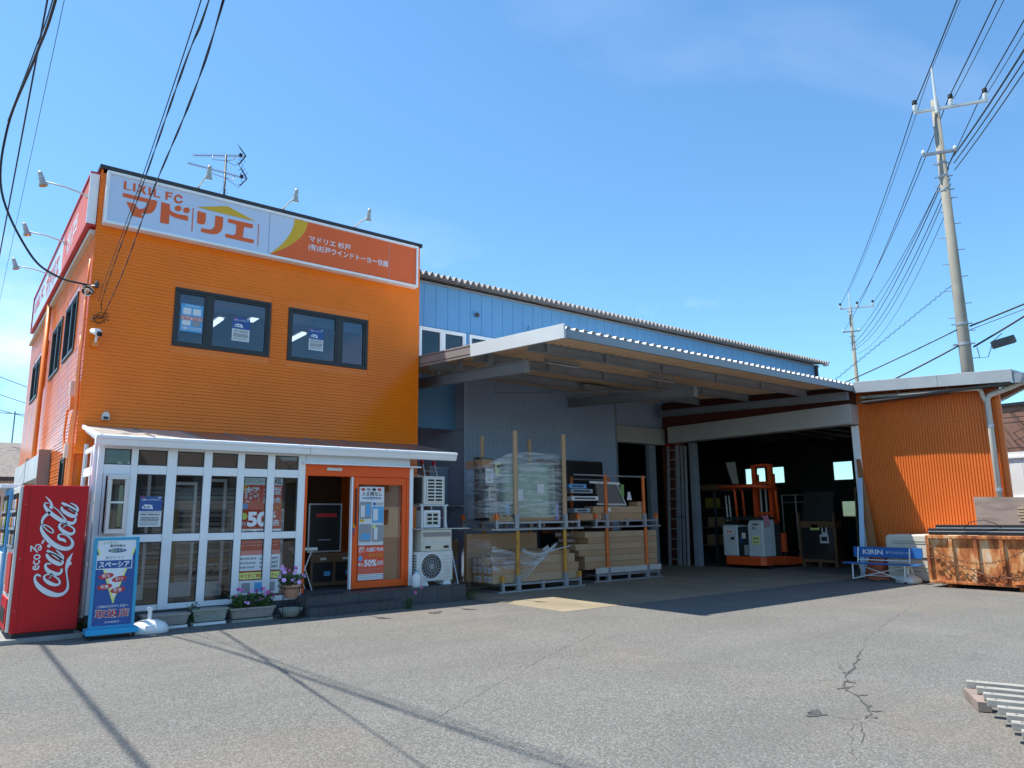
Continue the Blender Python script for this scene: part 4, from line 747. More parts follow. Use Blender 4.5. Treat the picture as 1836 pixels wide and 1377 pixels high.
# security camera
cam = thing('security_camera', 'white bullet security camera at the shop corner', 'camera', (1.78, 13.5, 4.5))
B(1.77, 1.87, 13.52, 13.59, 4.36, 4.45).build('junction_box', ORANGE_PIPE, cam, bevel=.005); MB().tube([(1.82, 13.53, 4.44), (1.82, 13.47, 4.52)], .018, 8).build('bracket', ALU, cam)
MB().tube([(1.76, 13.53, 4.62), (1.80, 13.40, 4.57), (1.83, 13.30, 4.53)], [.042, .048, .048], 12).build('housing', WHITE, cam, True); MB().tube([(1.828, 13.305, 4.532), (1.838, 13.27, 4.52)], .04, 12).build('lens', DARK, cam, True)
MB().px([(13.52, 4.672), (13.28, 4.585), (13.26, 4.575), (13.26, 4.565), (13.52, 4.66)], 1.77, 1.86).build('sun_shield', WHITE, cam)
o = MB().prism([(2.01, 3.16), (2.12, 3.16), (2.12, 3.24), (2.09, 3.29), (2.04, 3.29), (2.01, 3.24)], lambda a, b: (a, 13.50, b), lambda a, b: (a, 13.582, b)).build('wall_hood', OFFW); top(o, 'small pale grey hooded box on the orange wall above the sunroom', 'wall box')
o2 = B(2.03, 2.10, 13.485, 13.50, 3.17, 3.21).build('inlet', DARK, o)
# cable fixings at the corner
fx = thing('cable_anchor', 'insulator and looped cable ends bolted to the shop corner', 'cable anchor', (1.68, 13.5, 5.3))
MB().lathe((1.76, 13.52, 5.42), [(.02, -.06), (.035, -.05), (.035, -.03), (.022, -.02), (.035, 0), (.035, .02), (.022, .03), (.03, .05)], 12).build('insulator', DGREY, fx, True)
MB().tube([(1.69, 13.58, 5.40), (1.76, 13.52, 5.40)], .012, 6).build('bolt', ALU_D, fx)
for i in range(6):
    a = random.uniform(.02, .10); b = random.uniform(.03, .12); c = Vector((1.64, 13.45+.03*i, 5.28+.02*i)); pts = [c+Vector((a*math.cos(t), .03*math.sin(2*t), b*math.sin(t)-.04)) for t in [k*.55 for k in range(11)]]
    MB().tube(pts, .010, 6).build('cable_loop', CABLE if i % 3 else CREAM, fx, True)
rk = random.Random(12)
for i in range(7):
    p = Vector((1.70+rk.uniform(0, .06), 13.52, 4.84+rk.uniform(-.03, .05))); pts = [p]
    for k in range(7): p = p+Vector((rk.uniform(.0, .06), rk.uniform(-.01, .01), rk.uniform(-.035, .045))); pts.append(p)
    MB().tube(pts, .0055, 5).build('cable_tail', CABLE, fx, True)

# ================================================================== vending machines
vm = thing('vending_machine', 'red drinks vending machine with white script lettering on its side', 'vending machine', (1.28, 12.1, 0))
B(.90, 1.65, 11.60, 12.58, .12, 2.0).build('cabinet', RED, vm, bevel=.012)
B(.93, 1.62, 11.63, 12.55, .06, .119).build('base', DARK, vm)
VF = B(.86, .899, 11.62, 12.57, .14, 1.99).build('front_panel', OFFW, vm, bevel=.01)
B(.845, .859, 11.68, 12.50, 1.18, 1.90).build('display_window', GLASSD, VF)
for zz in (1.22, 1.45, 1.68):
    B(.835, .845, 11.68, 12.50, zz-.03, zz).build('button_strip', ALU_D, VF)
    for k in range(8): MB().lathe((.872, 11.74+.1*k, zz+.005), [(.03, 0), (.033, .02), (.033, .12), (.025, .15)], 8).build('sample_can', [PRR, PRBL, PRG, PRY, PRLB, DARK, LOGOW, PRO][(k*3+int(zz*10)) % 8], VF)
B(.845, .859, 11.66, 12.53, .16, .55).build('delivery_panel', RED, VF); B(.838, .845, 11.8, 12.4, .24, .42).build('delivery_flap', DARK, VF); B(.84, .859, 12.3, 12.45, .7, 1.1).build('coin_panel', ALU_D, VF); B(.842, .859, 11.68, 12.2, .62, 1.12).build('advert_panel', PRR, VF)
PV = PF(11.598)
def strokes(cl, m, par, d, grow=0):
    mb = MB()
    for s in cl:
        p = [Vector((a, b, w)) for a, b, w in s]; q = [2*p[0]-p[1]]+p+[2*p[-1]-p[-2]]; out = []
        for i in range(1, len(q)-2):
            for k in range(5):
                t = k/5; a, b, c, e = q[i-1], q[i], q[i+1], q[i+2]
                out.append(.5*(2*b+(c-a)*t+(2*a-5*b+4*c-e)*t*t+(3*b-a-3*c+e)*t**3))
        out.append(p[-1]); n = len(mb.v); vs = []
        for i, c in enumerate(out):
            t = (out[min(i+1, len(out)-1)]-out[max(i-1, 0)]); l = math.hypot(t.x, t.y) or 1; nx, ny = -t.y/l, t.x/l; w = max(c.z, .004)/2+grow
            vs += [PV(c.x+nx*w, c.y+ny*w, d), PV(c.x-nx*w, c.y-ny*w, d)]
        mb.add(vs, [(2*i, 2*i+1, 2*i+3, 2*i+2) for i in range(len(out)-1)])
    return mb.build('script_lettering', m, par)
strokes(G_script, mat('print_dark_red', (.12, .006, .012), .4, 0, 0), vm, .001, .007); strokes(G_script, LOGOW, vm, .002); flat(G_scriptpoly, LOGOW, vm, PV, .0022, 'swash')
text('ecoる', (1.035, 1.165, .90, 1.235), LOGOW, vm, PV, .002, .012, True); flat([[(1.15, 1.245), (1.17, 1.235), (1.19, 1.28), (1.17, 1.29)]], LOGOW, vm, PV)
B(.80, 1.72, 11.50, 12.6, 0, .06).build('kerb_block', CONCG, vm, bevel=.01)
B(.972, .975, 11.597, 11.5995, .14, 1.98).build('panel_seam', mat('print_dark_red', (.12, .006, .012)), vm); B(.91, 1.64, 11.597, 11.5995, .17, .173).build('panel_seam', mat('print_dark_red', (.12, .006, .012)), vm)
for zz in (.4, 1.05, 1.75): MB().lathe((.935, 11.598, zz), [(.006, 0), (.006, -.003)], 8, 'y').build('screw', ALU_D, vm)
vm2 = thing('vending_machine', 'pale blue and white drinks vending machine beside the red one', 'vending machine', (1.28, 13.2, 0))
B(.86, 1.60, 12.68, 13.62, .1, 2.0).build('cabinet', WHITE, vm2, bevel=.012); f2 = B(.82, .859, 12.69, 13.61, .12, 1.99).build('front_panel', PRLB, vm2, bevel=.01)
B(.805, .819, 12.75, 13.55, 1.18, 1.90).build('display_window', GLASSD, f2)
for zz in (1.22, 1.45, 1.68):
    B(.795, .805, 12.75, 13.55, zz-.03, zz).build('button_strip', ALU_D, f2)
    for k in range(8): MB().lathe((.83, 12.80+.1*k, zz+.005), [(.03, 0), (.033, .02), (.033, .12), (.025, .15)], 8).build('sample_can', [PRG, PRY, PRLB, LOGOW, PRO, PRR][k % 6], f2)
B(.805, .819, 12.74, 13.56, .2, 1.1).build('lower_panel', WHITE, f2); B(.798, .805, 12.9, 13.4, .26, .44).build('delivery_flap', DARK, f2); B(.88, 1.58, 12.7, 13.6, 0, .099).build('base', CONCG, vm2)
MB().px([(12.72, 2.0), (13.58, 2.0), (13.58, 2.06), (12.72, 2.06)], .70, .95).build('light_hood', ALU, vm2, bevel=.01)
bc = thing('cabinet', 'brown metal cabinet with rounded top at the left edge', 'cabinet', (.3, 14.4, 0))
MB().prism([(.02, .05), (.80, .05), (.80, 1.9), (.74, 2.02), (.62, 2.06), (.02, 2.06)], lambda a, b: (a, 14.0, b), lambda a, b: (a, 14.9, b)).build('body', mat('brown_enamel', (.13, .09, .07), .4, .2, .1), bc, bevel=.01)
B(.05, .70, 13.985, 13.998, .3, 1.85).build('door', DGREY, bc); B(.02, .80, 14.0, 14.9, 0, .049).build('base', CONCG, bc)

# ================================================================== blue advertising stand
PB = PF(11.33)
ad = thing('advertising_stand', 'blue and white advertising stand in a cyan frame by the vending machine', 'sign', (2.0, 11.4, 0))
tilt = lambda u, v, d=0: (u, 11.30+.05*v-d, v)
def tprism(r, d0, d1): return MB().prism(rect(*r), lambda a, b: tilt(a, b, d0), lambda a, b: tilt(a, b, d1))
tprism((1.75, 2.27, .14, 1.30), -.02, .0).build('panel', PRBL, ad)
for r in ((1.735, 2.285, 1.265, 1.305), (1.735, 2.285, .12, .16), (1.735, 1.775, .16, 1.265), (2.245, 2.285, .16, 1.265)): tprism(r, -.03, .012).build('frame', CYAN, ad, bevel=.004)
MB().px([(11.16, .06), (11.48, .06), (11.44, .13), (11.20, .13)], 1.70, 2.32).build('foot', CYAN, ad, bevel=.006)
for x in (1.76, 2.26):
    for y in (11.2, 11.44): MB().lathe((x, y, 0), [(.02, 0), (.02, .06)], 10).build('caster', DARK, ad)
def a_(u, v): return (1.775+.47*u, .16+1.105*v)
def ap(p, m, d): return flat([[a_(*q) for q in p]], m, ad, tilt, d)
ap([(0, 1), (1, 1), (1, .9), (.49, .26), (0, .9)], LOGOW, .001); ap([(0, .90), (.05, .90), (.53, .27), (.49, .25)], PRLY, .0015); ap([(1, .90), (.94, .90), (.47, .27), (.49, .25)], PRLY, .0016)
ap(rect(.0, .93, .655, .825), LOGOW, .002); ap(rect(.02, .91, .665, .76), PRBL, .0025)
def at(s, r, m, d=.0035, b=.012): u0, v0 = a_(r[0], r[2]); u1, v1 = a_(r[1], r[3]); text(s, (u0, u1, v0, v1), m, ad, tilt, d, b)
at('エコガラス', (.14, .52, .955, .985), PRG); at('真空効果の', (.32, .72, .915, .95), PRB); ap(oval(.52, .875, .24, .026), PRBL, .003); at('窓ガラス', (.34, .70, .862, .89), PRLY, .004)
at('真空ガラス', (.22, .70, .775, .81), PRGREY); at('スペーシア', (.07, .86, .675, .748), LOGOW, .0035, .03)
for (u, v), s in zip(((.28, .575), (.62, .535), (.26, .45), (.60, .405)), ('断熱', '省エネ', '防露', '防音')):
    ap(oval(u, v, .19, .034, 20, .06), PRR, .003); at(s, (u-.10, u+.10, v-.018, v+.022), LOGOW, .004)
at('ご相談はお気軽に当店へ', (.10, .90, .205, .235), LOGOW); at('取扱店', (.06, .94, .085, .19), LOGOW, .003, .035); at('取扱店', (.075, .925, .09, .185), PRR, .0045, .012); at('日本板硝子', (.33, .70, .025, .05), LOGOW)

def umbrella_base(c, rz, label, grey=OFFW):
    t = thing('parasol_base', label, 'parasol base', (c[0], c[1], 0)); t.rotation_euler.z = rz
    WL[t.name] = Vector((0, 0, 0)); m = MB(); L = [(.235, .18, 0), (.25, .195, .015), (.25, .195, .07), (.20, .15, .13), (.10, .08, .17), (.05, .05, .18)]; n = 20; vs = []
    for rx_, ry_, zz in L:
        for k in range(n):
            a = 2*math.pi*k/n; cx, sx = math.cos(a), math.sin(a); vs.append((rx_*math.copysign(abs(cx)**.55, cx), ry_*math.copysign(abs(sx)**.55, sx), zz))
    m.add(vs, [(i*n+k, i*n+(k+1) % n, (i+1)*n+(k+1) % n, (i+1)*n+k) for i in range(len(L)-1) for k in range(n)]+[tuple(range(n))[::-1], tuple(range((len(L)-1)*n, len(L)*n))])
    m.build('tank', grey, t, 60); MB().lathe((0, 0, .17), [(.028, 0), (.028, .12), (.04, .125), (.04, .17), (.03, .175)], 14).build('socket', WHITE, t, 50)
    MB().box(-.06, .06, -.203, -.19, .04, .12).build('handle_recess', ALU, t, bevel=.006); WL[t.name] = Vector((c[0], c[1], 0))
umbrella_base((2.50, 11.42), R(-8), 'white plastic parasol base on the ground beside the advertising stand', WHITE)

# ================================================================== planters and flowers
def leafmass(c, ext, n, sz, m, par, name='foliage', seed=1, up=.6):
    rd = random.Random(seed); mb = MB()
    for i in range(n):
        p = Vector((c[0]+rd.uniform(-1, 1)*ext[0], c[1]+rd.uniform(-1, 1)*ext[1], c[2]+rd.random()**.8*ext[2]))
        a = rd.uniform(0, 6.28); d = Vector((math.cos(a), math.sin(a), rd.uniform(-.2, up+.3))).normalized(); s = d.cross(Vector((0, 0, 1))).normalized(); l = sz*rd.uniform(.6, 1.3); w = l*.34
        q = p+d*l*.5+Vector((0, 0, .12*l)); mb.add([p, q-s*w, p+d*l+Vector((0, 0, -.1*l)), q+s*w], [(0, 1, 2, 3)])
    return mb.build(name, m, par)
def flower(par, p, m, r, rd):
    mb = MB(); n = 5; f = Vector((rd.uniform(-.5, .5), -1, rd.uniform(-.1, .8))).normalized(); a = f.orthogonal().normalized(); b = f.cross(a); p = Vector(p)
    vs = [p-f*r*.5]
    for k in range(n*2):
        t = 2*math.pi*k/(n*2); rr = r*(1 if k % 2 else .78); vs.append(p+(a*math.cos(t)+b*math.sin(t))*rr+f*(.1*r if k % 2 else -.05*r))
    mb.add(vs, [(0, 1+k, 1+(k+1) % (n*2)) for k in range(n*2)]); return mb.build('flower', m, par)
def planter(x0, x1, y0, y1, h, m, label, green, nf, seed, grp=None):
    t = thing('planter_box', label, 'planter', ((x0+x1)/2, (y0+y1)/2, 0), 'planters along the sunroom'); rd = random.Random(seed)
    i = .035; mb = MB(); mb.add([(x0+i, y0+i, .05), (x1-i, y0+i, .05), (x1-i, y1-i, .05), (x0+i, y1-i, .05), (x0, y0, h), (x1, y0, h), (x1, y1, h), (x0, y1, h), (x0+.02, y0+.02, h), (x1-.02, y0+.02, h), (x1-.02, y1-.02, h), (x0+.02, y1-.02, h), (x0+.03, y0+.03, h-.04), (x1-.03, y0+.03, h-.04), (x1-.03, y1-.03, h-.04), (x0+.03, y1-.03, h-.04)],
        [(3, 2, 1, 0), (0, 1, 5, 4), (1, 2, 6, 5), (2, 3, 7, 6), (3, 0, 4, 7), (4, 5, 9, 8), (5, 6, 10, 9), (6, 7, 11, 10), (7, 4, 8, 11), (8, 9, 13, 12), (9, 10, 14, 13), (10, 11, 15, 14), (11, 8, 12, 15)])
    mb.build('trough', m, t); rm_ = MB()
    for q in ((x0-.012, x1+.012, y0-.012, y0+.008), (x0-.012, x1+.012, y1-.008, y1+.012), (x0-.012, x0+.008, y0+.009, y1-.009), (x1-.008, x1+.012, y0+.009, y1-.009)): rm_.box(q[0], q[1], q[2], q[3], h-.025, h+.006)
    rm_.build('rim', m, t, bevel=.004); B(x0+.03, x1-.03, y0+.03, y1-.03, h-.06, h-.045).build('soil', SOIL, t)
    B(x0+.02, x1-.02, y0+.01, y1-.01, 0, .035).build('tray', WHITE if green == 0 else POTG, t)
    if green: leafmass(((x0+x1)/2, (y0+y1)/2, h-.05), ((x1-x0)/2-.02, .10, green), 900, .06, LEAF, t, seed=seed)
    for k in range(nf): 
        p = (rd.uniform(x0, x1), rd.uniform(y0-.06, y1-.02), h+rd.uniform(.04, green+.06)); flower(t, p, LILAC if rd.random() < .4 else PINK, rd.uniform(.026, .038), rd)
        if p[2] > h+.12: MB().tube([(p[0]+.01, p[1]+.02, h), (p[0], p[1]+.004, p[2])], .003, 5).build('stem', LEAF, t)
    return t
planter(2.46, 3.08, 11.62, 11.84, .20, POT, 'empty brown plastic planter box behind the parasol base', 0, 0, 3)
pl2 = planter(3.13, 3.63, 11.64, 11.86, .225, POTG, 'weathered grey planter box with a little greenery, middle of the row', 0, 0, 4)
leafmass((3.14, 11.72, .05), (.07, .07, .26), 90, .06, LEAF, pl2, seed=9)
planter(3.67, 4.33, 11.60, 11.84, .20, POT, 'brown planter box full of pink petunias nearest the steps', .22, 20, 5)
pt = thing('flower_pot', 'terracotta pot of lilac petunias in a wire stand by the steps', 'flower pot', (4.56, 11.55, 0)); PC = (4.56, 11.55)
MB().lathe((*PC, 0), [(.09, .30), (.10, .31), (.15, .48), (.165, .485), (.165, .515), (.14, .515), (.13, .48)], 20).build('pot', TERRA, pt, 40); MB().lathe((*PC, 0), [(.13, .47), (.02, .475)], 20).build('soil', SOIL, pt)
MB().lathe((*PC, 0), [(.10, .03), (.13, .06), (.18, .13), (.185, .15), (.165, .15), (.12, .08)], 20).build('lower_bowl', POTG, pt, 40)
wire = MB()
for k in range(4):
    a = k*math.pi/2+.5; c, s = math.cos(a), math.sin(a); wire.tube([(PC[0]+.19*c, PC[1]+.19*s, 0), (PC[0]+.17*c, PC[1]+.17*s, .25), (PC[0]+.165*c, PC[1]+.165*s, .47)], .006, 6)
for r_, zz in ((.172, .46), (.19, .02)): wire.tube([(PC[0]+r_*math.cos(t*math.pi/12), PC[1]+r_*math.sin(t*math.pi/12), zz) for t in range(25)], .006, 6, False)
wire.build('wire_stand', DARK, pt, True); leafmass((*PC, .48), (.17, .15, .16), 420, .055, LEAF, pt, seed=21); rd = random.Random(5)
for k in range(15): flower(pt, (PC[0]+rd.uniform(-.2, .22), PC[1]+rd.uniform(-.19, .08), .55+rd.uniform(0, .26)), LILAC if k % 3 else PINK, rd.uniform(.028, .042), rd)
wd = thing('weed', 'small weed with violet flowers growing beside the lower step', 'plant', (6.55, 11.32, 0)); leafmass((6.55, 11.32, 0), (.06, .05, .16), 110, .05, LEAF, wd, seed=31)
for i, p in enumerate(((6.66, 11.3, .26), (6.78, 11.3, .34))): MB().tube([(6.55, 11.32, .05), (p[0], p[1], p[2])], .003, 5).build('stem', LEAF, wd); flower(wd, p, PINK, .03, rd)

# ================================================================== outdoor units by the door
ac = thing('air_conditioner', 'white outdoor air conditioner unit with round fan grille by the door', 'air conditioner', (7.5, 12.2, .29))
B(7.10, 7.88, 12.0, 12.32, .36, .90).build('casing', OFFW, ac, bevel=.012)
MB().lathe((7.41, 11.999, .63), [(.225, 0), (.225, -.012), (.245, -.014), (.25, 0)], 32, 'y').build('fan_ring', ALU, ac, True); MB().lathe((7.41, 11.997, .63), [(.222, 0), (.01, -.001)], 32, 'y').build('fan_recess', DARK, ac)
gr = MB()
for r_ in (.05, .10, .15, .2): gr.tube([(7.41+r_*math.cos(t*math.pi/14), 11.984, .63+r_*math.sin(t*math.pi/14)) for t in range(29)], .004, 5, False)
for k in range(10): a = k*math.pi/10; gr.tube([(7.41-.22*math.cos(a), 11.984, .63-.22*math.sin(a)), (7.41+.22*math.cos(a), 11.984, .63+.22*math.sin(a))], .003, 5)
gr.build('fan_grille', ALU_D, ac)
for k in range(7): B(7.67, 7.87, 11.992, 11.9995, .42+.065*k, .425+.065*k).build('groove', PRGREY, ac)
for k in range(9): B(7.088, 7.099, 12.03, 12.3, .42+.05*k, .435+.05*k).build('side_fin', DGREY, ac)
for x in (7.16, 7.66): MB().py([(x, .289), (x+.18, .289), (x+.15, .359), (x+.03, .359)], 11.98, 12.36).build('foot', WHITE, ac)
mbx = thing('mailbox', 'cream steel mailbox standing on the outdoor unit', 'mailbox', (7.54, 12.2, .9))
B(7.20, 7.87, 12.02, 12.42, .905, 1.30).build('body', CREAM, mbx, bevel=.01); B(7.23, 7.84, 12.008, 12.019, 1.17, 1.25).build('mail_slot', TAUPE, mbx, bevel=.004); B(7.24, 7.83, 12.010, 12.019, .94, 1.14).build('front_door', CREAM, mbx, bevel=.004)
PM = PF(12.008); text('杉戸ウインドトーヨー住器', (7.26, 7.80, 1.03, 1.09), LOGOW, mbx, PM, .003, .02); text('杉戸ウインドトーヨー住器', (7.26, 7.80, 1.03, 1.09), PRB, mbx, PM, .002, .01)
for x in (7.28, 7.68): B(x, x+.11, 12.0, 12.009, .955, 1.0).build('nameplate', DARK, mbx)
sh = top(B(7.08, 8.25, 11.98, 12.5, 1.305, 1.32).build('shelf_board', ALU_D), 'thin grey sheet lying on top of the mailbox', 'board')
stn = thing('unit_stand', 'steel angle stand holding the upper outdoor unit', 'stand', (7.5, 12.4, .29))
for x in (7.22, 7.74):
    for y in (12.06, 12.9): B(x-.02, x+.02, y-.02, y+.02, 1.325, 1.735).build('leg', ALU_D, stn)
for y in (12.06, 12.9): B(7.18, 7.80, y-.022, y+.022, 1.737, 1.765).build('cross_rail', ALU_D, stn)
for x in (7.22, 7.74): B(x-.016, x+.016, 12.085, 12.875, 1.737, 1.76).build('side_rail', ALU_D, stn)
def grille_unit(x0, x1, y0, y1, z0, z1, nx, nz, label):
    t = thing('air_conditioner', label, 'air conditioner', ((x0+x1)/2, y0, z0)); B(x0, x1, y0+.02, y1, z0, z1).build('casing', OFFW if x1-x0 > .4 else ALU, t, bevel=.01)
    B(x0+.06, x1-.06, y0+.012, y0+.019, z0+.05, z1-.05).build('recess', DARK, t)
    for i in range(nx+1): x = x0+.06+(x1-x0-.12)*i/nx; B(x-.012, x+.012, y0, y0+.011, z0+.05, z1-.05).build('grille_bar', OFFW, t)
    for i in range(nz+1): zz = z0+.05+(z1-z0-.10)*i/nz; B(x0+.06, x1-.06, y0+.002, y0+.0115, zz-.012, zz+.012).build('grille_bar', OFFW, t)
    return t
t = grille_unit(7.26, 7.72, 12.02, 13.0, 1.77, 2.30, 2, 7, 'outdoor unit with square grille on the stand, top of the pile')
B(7.245, 7.259, 12.1, 12.98, 1.79, 2.28).build('side_panel', DGREY, t)
grille_unit(7.30, 7.68, 12.10, 12.4, 1.335, 1.66, 2, 3, 'small grey grille unit under the stand, above the mailbox')
jg = thing('plastic_jug', 'white plastic jug standing on the tiles by the door', 'jug', (7.02, 11.9, .29)); MB().lathe((7.04, 11.92, .288), [(.075, 0), (.085, .02), (.085, .17), (.06, .22), (.035, .235), (.035, .255)], 16).build('body', WHITE, jg, 50); MB().lathe((7.04, 11.92, .544), [(.04, 0), (.04, .03)], 12).build('cap', PRLB, jg); MB().tube([(7.10, 11.9, .34), (7.16, 11.9, .38), (7.16, 11.9, .46), (7.10, 11.9, .50)], .012, 6).build('handle', WHITE, jg, True)
def ladder(p0, p1, w, side, label, rungs, wid=.022, red=True, dep=.05):
    t = thing('ladder', label, 'ladder', p0); p0, p1 = Vector(p0), Vector(p1); s = Vector(side).normalized(); ax_ = (p1-p0)
    for q in (0, w):
        MB().bar(p0+s*q, p1+s*q, .028, dep).build('stile', ALU_D, t)
        if red: MB().bar(p1+s*q+ax_.normalized()*.002, p1+s*q+ax_.normalized()*.09, .05, dep+.02).build('end_cap', PRR, t)
    for i in range(rungs): c = p0+ax_*((i+.6)/rungs); MB().tube([c+s*.015, c+s*(w-.015)], .016, 6).build('rung', ALU_D, t)
    return t
ladder((8.25, 12.75, 0.005), (8.0, 13.35, 2.62), .34, (.98, .2, 0), 'aluminium ladder with red end caps leaning behind the outdoor units', 8)

# growth and grit gathered where walls meet the ground
WP = [(1.78, 11.98, 'weed at the foot of the sunroom behind the advertising stand'), (8.12, 11.75, 'weed at the right end of the entrance steps'), (9.9, 15.0, 'weed at the foot of the blue corner behind the wrapped profiles'), (18.05, 7.2, 'weed behind the skip by the storage box'), (16.9, 6.95, 'weed under the near end of the skip')]
for i, (x, y, lab) in enumerate(WP): t = thing('weed', lab, 'plant', (x, y, 0), 'weeds along the walls'); leafmass((x, y, 0), (.09, .06, .14), 70, .06, LEAF, t, seed=50+i)
rg = random.Random(44); mb = MB()
def grit(x0, x1, y0, y1, n):
    for _ in range(n):
        x, y, r_ = rg.uniform(x0, x1), y0+(y1-y0)*rg.random()**2, rg.uniform(.003, .011); mb.add([(x-r_, y, .001), (x, y-r_, .001), (x+r_*1.2, y, .001), (x, y+r_, .001), (x, y, r_*1.2)], [(0, 1, 4), (1, 2, 4), (2, 3, 4), (3, 0, 4)])
grit(1.8, 4.8, 11.98, 11.2, 260); grit(4.8, 6.5, 11.34, 11.0, 160); grit(6.5, 8.2, 11.64, 11.2, 160); grit(8.2, 11.5, 12.1, 11.3, 220); grit(16.2, 16.6, 8.0, 5.0, 200); grit(2, 9, 10.8, 4.0, 500); grit(9, 16, 8.5, 3.0, 400)
o = mb.build('grit', mat('grit_stone', (.22, .205, .18), .9, 0, .4, 30)); o['kind'] = 'stuff'; o['label'] = 'small stones and grit scattered along the walls and over the asphalt'; o['category'] = 'grit'
# ================================================================== posters and shop display
P1 = PF(12.135)
def fair(name_label, r, plane):
    return poster('poster', name_label, 'poster', r, plane, PAPER, [('r', (0, 1, .52, 1), PRBL), ('t', (.08, .92, .86, .92), LOGOW, '体験バスが来ます！'), ('r', (.05, .22, .95, .98), PRR), ('r', (.80, .96, .95, .98), LOGOW),
        ('p', None or (0, 0), LOGOW, [[(.12, .60), (.12, .66), (.25, .74), (.55, .72), (.62, .58)]]), ('r', (.18, .3, .63, .67), PRBL), ('r', (.34, .46, .63, .67), PRBL), ('t', (.08, .92, .36, .44), PRB, '9月10日(水)', .02), ('l', (.08, .92, .46, .51), PRGREY, 2), ('l', (.08, .92, .17, .33), PRB, 3), ('l', (.08, .92, .05, .15), PRGREY, 2)])
fair('blue and white event poster dated 9月10日 on the sunroom glass', (2.40, 2.71, 1.43, 1.88), P1)
PU = PF(13.618)
fair('event poster in the middle of the left upstairs window', (4.03, 4.35, 4.80, 5.25), PU); fair('event poster in the right upstairs window', (5.52, 5.82, 4.82, 5.26), PU)
poster('poster', 'blue price poster reading 8,132 in the left upstairs window', 'poster', (3.12, 3.50, 4.85, 5.36), PU, PRLB, [('r', (.1, .46, .62, .85), PAPER), ('r', (.54, .9, .62, .85), PAPER), ('r', (0, 1, .42, .56), PRP), ('t', (.05, .95, .44, .54), LOGOW, 'リフォーム', .02), ('r', (.08, .46, .22, .4), PAPER), ('r', (.54, .9, .22, .4), PRGREY), ('l', (.2, .8, .9, .96), PAPER, 1), ('t', (.04, .96, .05, .18), LOGOW, '7億8,132万円', .02)])
P2 = PF(12.153)
poster('poster', 'tall red subsidy poster with a large 50% behind the sunroom glass', 'poster', (3.90, 4.57, .34, 2.21), P2, POSTR, [
    ('r', (0, 1, .93, 1), PAPER), ('t', (.03, .60, .945, .985), PRG, '省エネリフォーム'), ('t', (.68, .98, .945, .985), PRB, 'LIXIL', .02), ('p', (0, 0), PRY, [[(0, .93), (.12, .93), (0, .80)]]),
    ('t', (.06, .44, .78, .915), PAPER, '超', .03), ('t', (.52, .97, .845, .915), LOGOW, '大型', .03), ('t', (.52, .97, .765, .83), LOGOW, '補助金', .03), ('t', (.55, .96, .715, .75), PRY, 'チャンス!', .02),
    ('o', (.02, .17, .72, .77), PRLB), ('o', (.0, .16, .63, .69), PRLY), ('t', (.02, .14, .575, .615), LOGOW, '最大', .02), ('t', (.16, .66, .57, .70), LOGOW, '50', .05), ('t', (.70, .86, .645, .70), LOGOW, '%', .02), ('t', (.70, .95, .575, .63), LOGOW, '相当還元', .02),
    ('r', (0, 1, .46, .55), PAPER), ('r', (.1, .3, .47, .54), PRGREY), ('r', (.4, .6, .47, .54), PRGREY), ('l', (.05, .95, .40, .45), PRP, 2), ('r', (.0, 1, .33, .37), PRP), ('r', (0, 1, .20, .33), PAPER),
    ('l', (.04, .4, .21, .32), PRGREY, 3), ('t', (.50, .95, .285, .31), PRB, '65,000円 57,000円'), ('t', (.50, .95, .25, .275), PRB, '44,000円 47,000円'), ('t', (.50, .95, .215, .24), PRB, '25,000円 36,000円'),
    ('r', (0, 1, .13, .185), PRLY), ('t', (.05, .95, .14, .175), PRR, '今です!ご相談ください', .02), ('r', (0, 1, 0, .12), PAPER), ('r', (.1, .3, .02, .1), PRGREY), ('r', (.4, .6, .02, .1), PRLB), ('r', (.7, .9, .02, .1), PRGREY)])
P3 = PF(12.125)
poster('poster', 'pale window catalogue poster on the orange door glass', 'poster', (5.97, 6.46, 1.05, 2.08), P3, PAPER, [
    ('t', (.08, .92, .84, .92), PRB, '入る隙なし', .02), ('o', (.10, .90, .785, .825), PRBL), ('l', (.2, .8, .79, .82), LOGOW, 1), ('o', (.06, .22, .93, .98), PRR), ('o', (.28, .44, .93, .98), PRGREY), ('o', (.5, .66, .93, .98), PRB), ('o', (.72, .88, .93, .98), PRR),
    ('r', (.02, .48, .45, .74), PRGREY), ('r', (.06, .22, .48, .68), PAPER), ('r', (.26, .44, .50, .70), PRLB), ('r', (.52, .98, .38, .66), PRLB), ('r', (.56, .75, .42, .62), PAPER), ('o', (.54, .66, .68, .73), PRBL), ('l', (.68, .96, .68, .73), PRGREY, 2),
    ('r', (.02, .20, .40, .44), PRY), ('r', (.02, .48, .06, .36), PRGREY), ('p', (0, 0), PRLB, [[(.05, .1), (.46, .1), (.42, .2), (.12, .2)]]), ('r', (.54, .98, .06, .34), PRGREY), ('r', (.60, .74, .09, .30), PAPER), ('o', (.54, .66, .28, .34), PRLY), ('r', (.02, .98, 0, .03), PAPER)])
poster('poster', 'small red subsidy poster with 50% low on the orange door glass', 'poster', (5.965, 6.48, .44, 1.04), P3, POSTR, [('t', (.03, .26, .78, .97), LOGOW, '超', .03), ('t', (.30, .98, .82, .95), LOGOW, '大型補助金', .03), ('t', (.42, .96, .66, .78), PRY, 'チャンス!', .02), ('o', (.02, .18, .56, .72), PRLB), ('t', (.02, .22, .40, .52), LOGOW, '最大', .02), ('t', (.24, .72, .40, .60), LOGOW, '50%', .04), ('t', (.74, .98, .42, .56), LOGOW, '相当還元', .02), ('l', (.04, .96, .22, .36), PRP, 3), ('r', (.02, .98, .02, .19), PAPER), ('l', (.05, .95, .03, .18), PRGREY, 3)])
